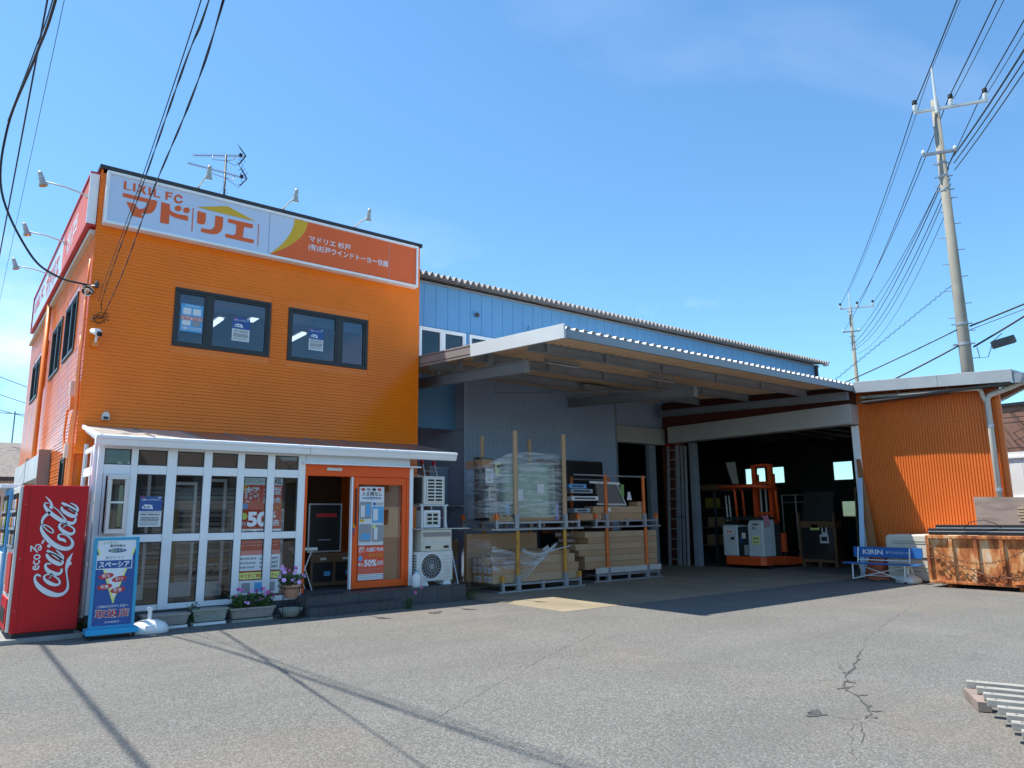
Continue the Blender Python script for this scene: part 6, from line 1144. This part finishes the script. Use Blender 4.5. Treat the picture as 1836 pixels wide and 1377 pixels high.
for y0, z0, w, h, m in ((11.9, 1.05, .28, .22, PRLY), (11.55, .92, .16, .30, PAPER), (11.62, .68, .26, .24, PAPER)): s_ = B(20.284, 20.296, y0-w, y0, z0, z0+h).build('label_sheet', m, gc); B(20.280, 20.2835, y0-w+.04, y0-.04, z0+.06, z0+h-.06).build('label_print', PRB, s_)
t = thing('leaning_board', 'tall dark board leaning inside the annex behind the forklift', 'board', (21.5, 13.0, 0)); MB().py([(21.6, .01), (21.66, .01), (22.2, 2.2), (22.14, 2.2)], 12.1, 13.1).build('board', DGREY, t)
t = thing('steel_trestle', 'grey tubular frame standing deep inside the annex', 'frame', (22.5, 13.6, 0))
for y in (13.2, 13.7, 14.2): MB().tube([(22.6, y, .01), (22.6, y, 2.15)], .02, 8).build('tube_post', ALU_D, t)
for zz in (1.9, 2.14): MB().tube([(22.6, 13.2, zz), (22.6, 14.2, zz)], .02, 8).build('tube_rail', ALU_D, t)
for i, y in enumerate((14.0, 13.88)):
    MB_ = MB().bar((19.2, y-.1, .01), (19.5, y+.2, 2.1), .03).build('profile_bar', ALU); top(MB_, ('white profile leaning left of the forklift guard, outer one', 'white profile leaning left of the forklift guard, inner one')[i], 'profile bar')
for i, y in enumerate((12.7, 12.45, 12.3)): top(MB().bar((24.5, y, .01), (24.7, y+.02, 2.4), .05).build('timber_post', WOOD), ('upright timber by the far annex window, left one', 'upright timber by the far annex window, middle one', 'upright timber by the far annex window, right one')[i], 'timber')
# things against the annex wall
o = MB().prism([(9.02, .01), (9.14, .01), (9.22, 2.38), (9.12, 2.38)], lambda a, b: (17.62+.19*b, a, b), lambda a, b: (17.66+.19*b, a, b)).build('metal_strip', mat('pale_blue_strip', (.45, .66, .88), .35, 0, .05)); top(o, 'pale blue metal strip leaning against the doorway post', 'metal strip')
B(0, 1, 0, 1, 0, 1) if False else None
o = MB().prism([(8.72, .01), (9.0, .01), (9.26, 2.85), (9.16, 2.85)], lambda a, b: (17.85+.11*b, a, b), lambda a, b: (17.88+.11*b, a, b)).build('leaning_plank', mat('orange_brown_board', (.32, .13, .05), .5, 0, .1)); top(o, 'brown plank leaning on the orange wall beside the blue strip', 'plank')
bn = thing('bench', 'blue and white bench with white brand lettering on its backrest', 'bench', (17.0, 8.2, 0))
B(17.13, 17.155, 7.46, 9.0, .52, .75).build('backrest', KBLUE, bn, bevel=.004); BT = PXL(17.13)
text('KIRIN', (8.78, 8.32, .585, .695), LOGOW, bn, BT, .002, .03); text('キリンビバレッジ', (8.25, 7.70, .60, .67), LOGOW, bn, BT, .002, .015)
for x in (16.76, 16.86, 16.96): B(x, x+.085, 7.40, 9.10, .38, .405).build('seat_slat', KBLUE, bn, bevel=.003)
for y in (7.72, 8.88):
    MB().tube([(16.78, y, .0), (16.80, y, .37)], .016, 8).build('leg', WHITE, bn); MB().tube([(17.30, y, 0), (17.06, y, .40), (17.12, y, .74)], .016, 8).build('leg', WHITE, bn, True); MB().tube([(16.78, y, .365), (17.08, y, .365)], .014, 8).build('seat_rail', WHITE, bn)
MB().tube([(17.10, 7.72, .46), (17.10, 8.88, .46)], .013, 8).build('back_rail', WHITE, bn); MB().tube([(16.80, 7.72, .05), (17.0, 8.88, .36)], .011, 8).build('brace', WHITE, bn); MB().tube([(16.80, 8.88, .05), (17.0, 7.72, .36)], .011, 8).build('brace', WHITE, bn); MB().tube([(17.25, 7.72, .1), (17.25, 8.88, .1)], .011, 8).build('brace', WHITE, bn)
for y in (7.72, 8.88):
    for x in (16.78, 17.30): MB().lathe((x, y, 0), [(.021, 0), (.021, .04)], 8).build('foot_cap', DARK, bn)
umbrella_base((17.02, 7.76), R(70), 'grey-white parasol base tucked under the bench', OFFW)
wbx = thing('storage_box', 'cream moulded storage box standing behind the bench', 'storage box', (17.7, 7.6, 0))
pl_ = []; 
for cy, cz_, a0 in ((8.28, .93, 0), (6.6, .93, 90), (6.6, .12, 180), (8.28, .12, 270)):
    for k in range(6): a = R(a0+18*k); pl_.append((cy+.10*math.cos(a), cz_+.10*math.sin(a)))
MB().px(pl_, 17.42, 18.1).build('body', CREAM, wbx, bevel=.03)
for zz in (.30, .22, .83, .88): B(17.412, 17.424, 6.65, 8.22, zz, zz+.014).build('moulding', POTG, wbx)
B(17.41, 17.424, 6.55, 8.36, .50, .53).build('lid_gap', DARK, wbx)
tp = thing('orange_sack', 'crumpled orange sack behind the bench', 'sack', (17.5, 8.7, 0)); mb = MB(); n = 14; vs = []
for j in range(7):
    for k in range(n):
        a = 2*math.pi*k/n; r_ = .26*(1-.08*j)*(1+.14*math.sin(3*a+j*1.3)+.08*math.sin(7*a+2*j)); vs.append((17.5+.7*r_*math.cos(a), 8.66+1.0*r_*math.sin(a)+.03*math.sin(j), .68*j/6+.02*math.sin(5*a)))
mb.add(vs, [(j*n+k, j*n+(k+1) % n, (j+1)*n+(k+1) % n, (j+1)*n+k) for j in range(6) for k in range(n)]+[tuple(range(6*n, 7*n))]); mb.build('sack_body', TARP, tp); 
# rusty skip
sk = thing('scrap_skip', 'rusty steel scrap skip with chains along its ribbed side', 'skip', (17.1, 5.6, 0))
SX, SY0, SY1 = 16.5, 4.0, 7.10
B(SX+.06, SX+.08, SY0, SY1-.02, .14, .98).build('side_plate', RUSTM, sk); B(17.9, 17.92, SY0, SY1, .14, .98).build('side_plate', RUSTF, sk); B(SX+.081, 17.899, SY1-.03, SY1, .14, .98).build('end_plate', RUSTF, sk); B(SX+.081, 17.899, SY0, SY0+.03, .14, .98).build('end_plate', RUSTF, sk); B(SX+.081, 17.9, SY0+.031, SY1-.031, .14, .17).build('floor_plate', RUSTF, sk)
B(SX, SX+.10, SY0, SY1, .98, 1.05).build('top_rim', RUSTF, sk, bevel=.01); B(17.86, 17.95, SY0, SY1, .98, 1.05).build('top_rim', RUSTF, sk); B(SX+.1, 17.86, SY1-.08, SY1, .98, 1.05).build('top_rim', RUSTF, sk); B(SX, SX+.10, SY0, SY1, .08, .139).build('bottom_rail', RUSTF, sk, bevel=.008); B(SX, SX+.06, SY1-.06, SY1, .139, .98).build('corner_post', RUSTF, sk)
for y in (6.62, 6.16, 5.70, 5.24, 4.78, 4.32): B(SX+.005, SX+.06, y-.035, y+.035, .139, .98).build('rib', RUSTF if y < 6.5 else RUSTM, sk, bevel=.008)
for y in (6.75, 5.45, 4.2): B(SX+.1, SX+.3, y-.05, y+.05, 0, .08).build('foot', RUSTF, sk)
ch = thing('chain', 'rusty chain looped along the skip side', 'chain', (16.47, 6, .5)); lk = None
def chain_at(pts, r_, seed):
    global lk
    P_ = [Vector(p) for p in pts]; acc = []; step = r_*3.0
    for a, b in zip(P_, P_[1:]):
        n = max(1, int((b-a).length/step)); acc += [(a.lerp(b, k/n), (b-a).normalized()) for k in range(n)]
    for i, (c, d) in enumerate(acc):
        s = Vector((1, 0, 0)) if i % 2 else d.cross(Vector((1, 0, 0))).normalized()
        ring = [c+d*math.cos(t)*r_*1.9+s*math.sin(t)*r_*1.1 for t in [k*math.pi/4 for k in range(9)]]; MB().tube(ring, r_*.38, 5, False).build('link', mat('chain_rust', (.16, .075, .04), .7, .3, .3, 20), ch)
cat = [(16.46, 7.02-.28*k, .84-.40*math.sin(math.pi*k/7.0)**.8+.02*k) for k in range(8)]; chain_at(cat, .018, 1)
chain_at([(16.455, 6.98-.2*k, .62-.065*k) for k in range(5)]+[(16.455, 6.0, .28), (16.455, 5.8, .26)], .028, 2); chain_at([(16.455, 5.7, .26), (16.455, 5.4, .25), (16.455, 5.2, .32), (16.455, 4.9, .5)], .032, 3)
for i, (y0, y1, x, z_, m, lab) in enumerate(((4.0, 7.05, 16.62, 1.14, DARK, 'black metal profile across the skip, front one'), (4.0, 6.95, 16.75, 1.21, DARK, 'black metal profile across the skip, middle one'), (4.0, 6.8, 16.92, 1.24, ALU_D, 'silver metal profile across the skip, rear one'))):
    t = thing('metal_profile', lab, 'metal profile', (x, 5.5, z_-.08)); B(x-.05, x+.05, y0, y1, z_-.085, z_+.05 if m is DARK else z_).build('channel', m, t, bevel=.006); B(x-.056, x-.051, y0, y1, z_-.02, z_-.005).build('groove', ALU_D if m is DARK else DARK, t)
B(16.5, 17.9, 6.3, 6.4, 1.052, 1.055).build('spacer', WOOD, sk)
top(MB().tube([(16.55, 6.35, 1.18), (16.5, 6.2, 1.32), (16.5, 5.95, 1.36), (16.55, 5.75, 1.28), (16.6, 5.7, 1.2)], .007, 6).build('loose_wire', CABLE, None, True), 'thin black wire looped over the skip load', 'wire')
t = thing('plywood_sheet', 'weathered plywood sheet standing in the skip', 'plywood', (17.2, 5.8, .5)); mb = MB(); P_ = [(6.34, .55), (6.36, 1.83), (5.42, 1.80), (5.40, 1.62), (5.43, 1.5), (5.37, 1.42), (5.42, 1.3), (5.40, .55)]; mb.px(P_, 17.25, 17.275).build('sheet', PLY, t)
for k in range(5): B(17.235, 17.249, 5.42, 5.55+.04*random.random(), 1.33+.06*k, 1.36+.06*k).build('splinter', WOOD, t)
# pallet in the foreground
pa = thing('slatted_pallet', 'silvery slatted timber pallet lying at the lower right', 'pallet', (6.3, 2.0, 0)); e1 = Vector((-.848, -.53, 0)); e2 = Vector((.34, -.94, 0)).normalized(); p0 = Vector((6.97, 2.78, 0))
for k in range(9):
    a = p0+e1*(.218*k)+e2*random.uniform(-.02, .02); MB().bar(a+Vector((0, 0, .108)), a+e2*1.6+Vector((0, 0, .108)), .075, .05).build('slat', GREYW, pa, bevel=.004)
    for q in (.06, .9): c = a+e2*q+Vector((0, 0, .1335)); MB().lathe(c, [(.009, 0), (.009, .001)], 8).build('nail_head', DARK, pa)
for q, l0, l1 in ((.0, .02, .52), (.5, -.04, 2.0), (1.3, -.04, 2.0)): a = p0+e2*q+e1*l0; MB().bar(a+Vector((0, 0, .042)), a+e1*(l1-l0)+Vector((0, 0, .042)), .09, .07).build('bearer', mat('pinkish_timber', (.24, .185, .155), .8, 0, .15, 5), pa)
# ================================================================== utility poles and lines
U = Vector((.8416, .5400, 0)); NN = Vector((.5400, -.8416, 0))
def pole(c, zt, zarm, zlow, al, rb_, rt, label, steps=True):
    t = thing('utility_pole', label, 'utility pole', (c[0], c[1], 0)); c = Vector((c[0], c[1], 0))
    MB().tube([c, c+Vector((0, 0, zt*.5)), c+Vector((0, 0, zt))], [rb_, (rb_+rt)/2, rt], 18).build('shaft', POLEC, t, True)
    MB().tube([c+Vector((0, 0, zt-.6))-U*(rt+.07), c+Vector((0, 0, zt+1.2))-U*(rt+.07)], [.06, .035], 8).build('top_spike', FASC, t)
    for z_, a, b in ((zarm, al[0], al[1]), (zlow, al[2], al[3])): MB().bar(c+NN*a+Vector((0, 0, z_))-U*(rt+.05), c+NN*b+Vector((0, 0, z_))-U*(rt+.05), .09, .09).build('cross_arm', FASC if z_ == zarm else GALV, t)
    for s in (al[0]+.05, al[4], al[1]-.05):
        p = c+NN*s-U*(rt+.05)+Vector((0, 0, zarm+.05)); i = MB().lathe(p, [(.05, 0), (.08, .03), (.06, .08), (.085, .11), (.06, .16), (.085, .19), (.05, .24)], 12).build('insulator', WHITE, t, True); MB().lathe(p+Vector((0, 0, .24)), [(.075, 0), (.085, .05), (.08, .16), (.05, .18)], 12).build('cap', DARK, i)
    for s in (al[2]+.04, al[3]-.04): p = c+NN*s-U*(rt+.05)+Vector((0, 0, zlow+.05)); MB().lathe(p, [(.05, 0), (.06, .06), (.03, .12)], 10).build('insulator', WHITE, t)
    for z_ in (zt-.35, zlow-.4, zlow-.9, zlow-1.4, zt*.5-.3, zt*.5-1.0): r_ = rb_+(rt-rb_)*z_/zt; MB().tube([c+Vector((0, 0, z_)), c+Vector((0, 0, z_+.09))], r_+.015, 18).build('band', GALV, t); MB().bar(c+Vector((0, 0, z_+.05))-NN*(r_+.14), c+Vector((0, 0, z_+.05))+NN*(r_+.14), .035).build('band_bolt', GALV, t)
    if steps:
        z_ = zt*.38; k = 0
        while z_ < zlow-1: r_ = rb_+(rt-rb_)*z_/zt; s = NN if k % 2 else -NN; MB().tube([c+s*r_+Vector((0, 0, z_)), c+s*(r_+.20)+Vector((0, 0, z_))], .014, 6).build('step_bolt', GALV, t); z_ += .48; k += 1
    return t
pole((27, 9.66), 16.15, 15.72, 14.05, (-.72, 1.58, -.62, .45, .47), .235, .12, 'near concrete utility pole rising behind the annex roof')
pole((53.4, 26.6), 16.9, 16.80, 15.0, (-.72, 1.62, -.66, .5, .5), .20, .11, 'far concrete utility pole beyond the warehouse', False)
def wire(a, b, sag, r_, label, ext=1.0, n=20, name='power_line', m=CABLE, grp=None):
    a, b = Vector(a), Vector(b); b = a+(b-a)*ext; pts = [a.lerp(b, i/n)+Vector((0, 0, -sag*4*(i/n)*(1-i/n))) for i in range(n+1)]
    return top(MB().tube(pts, r_, 6).build(name, m, None, True), label, 'cable', grp)
N1 = {'left': (26.68, 10.16, 16.17), 'middle': (27.25, 9.27, 16.16), 'right': (27.83, 8.36, 16.19)}; N2 = {'left': (53.06, 27.12, 17.2), 'middle': (53.69, 26.15, 17.17), 'right': (54.31, 25.18, 17.2)}; NC = {'left': (21.28, 6.69, 15.69), 'middle': (22.21, 6.04, 15.72), 'right': (24.13, 5.99, 15.79)}
EX = {'left': 4.6, 'middle': 4.9, 'right': 6.6}
for k in N1:
    wire(N1[k], N2[k], .5, .018, 'high voltage line between the two poles on their %s insulators' % k); a, b = Vector(N1[k]), Vector(NC[k]); b2 = a+(b-a)*EX[k]; wire(a, (b2.x, b2.y, 16.0), .55, .022, 'high voltage line overhead from the near pole\'s %s insulator' % k)
    if k != 'left': wire(Vector(N1[k])+Vector((.1, -.1, -.08)), Vector((b2.x+.1, b2.y-.1, 15.9)), .62, .014, 'thinner line just under the overhead line of the %s insulator' % k)
wire((27, 9.66, 17.3), (53.4, 26.6, 18.1), .4, .012, 'thin ground wire joining the two pole tops'); wire((27, 9.66, 17.3), (3.0, -5.8, 17.0), .5, .012, 'thin ground wire overhead from the near pole top')
wire((26.68, 10.16, 14.1), (53.04, 27.15, 15.0), .5, .016, 'low line between the two poles on the left of their lower arms'); wire((27.24, 9.29, 14.1), (53.67, 26.18, 15.0), .55, .016, 'low line between the two poles on the right of their lower arms')
for i, (z1, z2) in enumerate(((13.5, 14.2), (13.1, 13.9), (12.9, 13.7), (12.4, 13.3))): wire((27.1, 9.5, z1), (53.5, 26.5, z2), .7+.15*i, .02-.003*i, '%s of the four telephone cables between the two poles' % ('topmost', 'second', 'third', 'lowest')[i])
for i, (b, r_) in enumerate((((20.95, 5.25, 13.42), .028), ((21.08, 5.34, 13.05), .02), ((20.9, 5.2, 13.55), .018))): a = Vector((27.2, 9.35, 13.9-.25*i)); b = Vector(b); b2 = a+(b-a)*3.8; wire(a, (b2.x, b2.y, a.z-.3), .75, r_, '%s cable overhead from the near pole\'s lower arm' % ('thick', 'middle', 'thin')[i])
# cables to the right
wire((27.12, 9.48, 7.72), (27.9, 7.0, 8.55), .0, .03, 'thick cable leaving the near pole to the right, upper', 3.5); wire((27.12, 9.48, 7.6), (27.9, 7.0, 8.35), .0, .012, 'thin cable leaving the near pole to the right, upper', 3.5)
wire((27.15, 9.45, 7.0), (28.1, 8.0, 8.1), .12, .035, 'bundled cable leaving the near pole to the right, lower', 4); wire((26.9, 9.75, 7.65), (24.0, 16.0, 5.0), .1, .022, 'cable running down behind the annex roof from the near pole'); wire((26.9, 9.75, 7.1), (24.6, 14.0, 5.0), .1, .03, 'thick cable running down behind the annex roof from the near pole')
for i, (z1, z2) in enumerate(((6.6, 7.6), (6.1, 7.0), (5.4, 6.3), (4.6, 5.2), (4.2, 4.9))): wire((40, 14.5, z1), (34, 7.2, z2+1.0), .25, .015, 'distant street cable behind the annex gutter, %s from the top' % ('first', 'second', 'third', 'fourth', 'fifth')[i], 2.2)
sp = thing('spiral_guard', 'thin wire with spiral guard slanting from the near pole', 'cable', (25, 13, 7)); a, b = Vector((26.9, 9.8, 9.2)), Vector((24.2, 14.3, 5.2)); MB().tube([a, b], .008, 5).build('wire', CABLE, sp); d = (b-a).normalized(); s1 = d.orthogonal().normalized(); s2 = d.cross(s1)
MB().tube([a.lerp(b, i/260)+(s1*math.cos(i*.75)+s2*math.sin(i*.75))*.045 for i in range(261)], .005, 4).build('spiral', CABLE, sp)
cl = thing('cable_closure', 'grey cable splice box hanging by the near pole', 'splice box', (28.2, 8.9, 6.8)); c = Vector((27.75, 8.75, 7.12)); d = Vector((.5, -.85, .25)).normalized(); MB().bar(c-d*.35, c+d*.35, .22, .26).build('case', DGREY, cl, bevel=.03); MB().tube([c-d*.3+Vector((0, 0, .13)), c+Vector((0, 0, .3))], .012, 5).build('strap', CABLE, cl)
MB().tube([c-d*.35, c-d*.5+Vector((0, 0, -.35)), c-d*.75+Vector((0, 0, -.3)), c-d*.8+Vector((0, 0, .1))], .012, 6).build('drop_loop', CABLE, cl, True)
# service cables to the shop, coming from a pole behind the viewer
def curve_wire(pts, r_, label, twist=0, par=None, name='service_cable'):
    p = [Vector(q) for q in pts]; q = [2*p[0]-p[1]]+p+[2*p[-1]-p[-2]]; out = []
    for i in range(1, len(q)-2):
        L_ = max(4, int((q[i+1]-q[i]).length/.09)) if twist else 8
        for k in range(L_):
            t = k/L_; a, b, c, e = q[i-1], q[i], q[i+1], q[i+2]; out.append(.5*(2*b+(c-a)*t+(2*a-5*b+4*c-e)*t*t+(3*b-a-3*c+e)*t**3))
    out.append(p[-1])
    if not twist: o = MB().tube(out, r_, 7).build(name, CABLE, None, True); return top(o, label, 'cable')
    t = thing(name, label, 'cable', out[-1])
    for ph in (0, math.pi): MB().tube([c+Vector((math.cos(i*.42+ph), 0, math.sin(i*.42+ph)))*r_*1.0 for i, c in enumerate(out)], r_, 5).build('strand', CABLE, t, True)
    return t
curve_wire([(.80, -3, 9.6), (.70, 3.0, 8.8), (.63, 6.3, 8.4), (.55, 9.84, 7.95), (.47, 11.35, 7.92), (.30, 13.3, 7.70), (.33, 13.7, 6.75), (.80, 13.7, 5.80), (1.20, 13.6, 5.47), (1.62, 13.5, 5.38)], .018, 'thick black service cable sagging to the shop corner')
curve_wire([(.78, -3, 9.67), (.68, 3.0, 8.87), (.61, 6.3, 8.47), (.53, 9.84, 8.02), (.45, 11.35, 7.98), (.29, 13.25, 7.76)], .008, 'thinner cable lashed along the thick service cable')
curve_wire([(.35, -1.0, 4.9), (.72, 1.8, 4.5), (.96, 4.06, 4.50), (1.04, 4.95, 4.58), (1.32, 7.84, 4.79), (1.78, 12.86, 5.08), (1.86, 13.5, 4.98)], .004, 'twisted black service cable to the shop wall, left of the pair', 1)
curve_wire([(.30, -1.0, 4.75), (.70, 1.8, 4.4), (.98, 3.83, 4.36), (1.12, 5.05, 4.40), (1.33, 7.29, 4.58), (1.66, 10.55, 4.77), (1.90, 13.45, 4.92)], .004, 'twisted black service cable to the shop wall, right of the pair', 1)
curve_wire([(.30, -1.0, 5.0), (.70, 1.8, 4.62), (.94, 4.06, 4.60), (1.30, 7.84, 4.82), (1.70, 12.4, 5.10), (1.80, 13.5, 5.12)], .004, 'thin wire running beside the twisted service cables')
for i, (a, b, r_) in enumerate((((.48, 9.2, 8.6), (.50, 20.6, 5.9), .006), ((.50, 9.2, 8.8), (.55, 22.5, 6.2), .008), ((.62, 8.2, 8.2), (.80, 24, 7.2), .004))): wire(Vector(a)-(Vector(b)-Vector(a))*1.3, b, .1, r_, '%s distant line crossing the sky left of the shop' % ('middle', 'leftmost', 'rightmost')[i], 1.3)
for i, (z1, z2) in enumerate(((8.6, 6.6), (7.6, 6.0), (6.6, 5.6))): wire((-3, 40, z1+1.2), (6, 40, z2), .1, .015, '%s street cable sloping behind the shop on the left' % ('upper', 'middle', 'lower')[i])
wire((-1.25, -2, 8.2), (-1.15, 18, 7.9), .3, .024, 'thick overhead cable beyond the left edge whose shadow crosses the asphalt')
# ================================================================== neighbours in the distance
hs = thing('house', 'grey roofed house far behind the vending machines', 'house', (0, 36, 0)); B(-6, 2.9, 33, 40, 0, 3.2).build('wall', OFFW, hs)
MB().px([(32.4, 3.15), (36.5, 4.75), (40.6, 3.15)], -6.4, 3.3).build('roof', mat('old_shingle', (.20, .175, .155), .85, 0, .25, 6), hs); B(-.5, .8, 32.98, 33, 1.2, 2.3).build('window', DARK, hs); B(-6.4, 3.3, 32.3, 32.39, 3.0, 3.14).build('eave_gutter', DGREY, hs); MB().tube([(2.2, 36, 4.7), (2.2, 36, 6.0)], .03, 6).build('aerial_mast', GALV, hs); MB().tube([(1.6, 36, 5.9), (2.8, 36, 5.9)], .02, 6).build('aerial_boom', GALV, hs)
br = thing('brick_building', 'brown brick apartment building at the right edge of the view', 'building', (40, 11, 0)); brw = [(5.2, 8.2, 2.2, 3.3), (5.2, 8.2, 4.55, 5.4), (9.6, 11.6, 4.55, 5.4), (9.6, 11.6, 2.2, 3.3)]
mb = MB(); wall_boxes(mb, 2, 13.6, 0, 6.2, brw, lambda a, b, c, d: mb.box(38, 38.3, a, b, c, d)); wo = mb.build('wall', BRICKF, br); B(38.3, 46, 2, 13.6, 0, 6.2).build('inner_core', DGREY, br); B(37.9, 46.2, 1.8, 13.8, 6.2, 6.35).build('roof_edge', DARK, br)
for h in brw: window(br, *h, [(h[0]+h[1])/2], lambda a, b, c, d, e, f: (38+e, 38+f, a, b, c, d), fr=DGREY, gl=GLASSD)
for k in range(26): B(37.985, 37.998, 2, 13.6, .2+.23*k, .385+.23*k).build('brick_course', BRICKF, wo) if not any(h[2] < .4+.23*k and h[3] > .2+.23*k for h in brw) else None
fn = thing('white_fence', 'white panel fence in sunlight right of the annex', 'fence', (27.2, 7, 0))
for k in range(9): B(27.2, 27.24, 5.0+.5*k+.005, 5.5+.5*k-.005, .05, 3.4).build('panel', WHITE, fn)
for zz in (.6, 1.9, 3.2): B(27.15, 27.199, 5.0, 9.5, zz, zz+.06).build('rail', ALU, fn)
for k in range(5): B(27.26, 27.32, 5.2+k, 5.28+k, 0, 3.3).build('post', ALU_D, fn)

# houses across the street behind the viewer, mirrored in the shop glass
for i, (x0, x1, y, h, m, lab) in enumerate(((-9, -1, -27, 4.6, OFFW, 'off-white house across the street, mirrored in the left sunroom panes'), (1, 9, -28, 3.0, CREAM, 'low cream house across the street, mirrored in the sunroom'), (11, 19.5, -27, 4.8, SHUT, 'grey house across the street, mirrored in the red poster panes'), (22, 34, -29, 4.4, CREAM, 'pale house across the street, mirrored in the door glass'))):
    t = thing('house', lab, 'house', ((x0+x1)/2, y-3, 0), 'houses across the street'); wn = [(x0+1+2.3*k, x0+2.3+2.3*k, z0, z0+1.2) for k in range(int((x1-x0-1)/2.3)) for z0 in ((1.0, 3.6) if h > 4 else (1.0,))]
    mb = MB(); wall_boxes(mb, x0, x1, 0, h, wn, lambda a, b, c, d: mb.box(a, b, y-.2, y, c, d)); mb.build('wall', m, t); B(x0, x1, y-7, y-.6, 0, h-.1).build('inner_core', DGREY, t)
    MB().px([(y+.6, h-.15), (y-3.8, h+1.7), (y-8, h-.15)], x0-.5, x1+.5).build('roof', mat('old_shingle', (.20, .175, .155)), t)
    for a, b, c, d in wn: B(a+.05, b-.05, y-.12, y-.1, c+.05, d-.05).build('window', mat('dark_pane', (.03, .03, .032)), t)
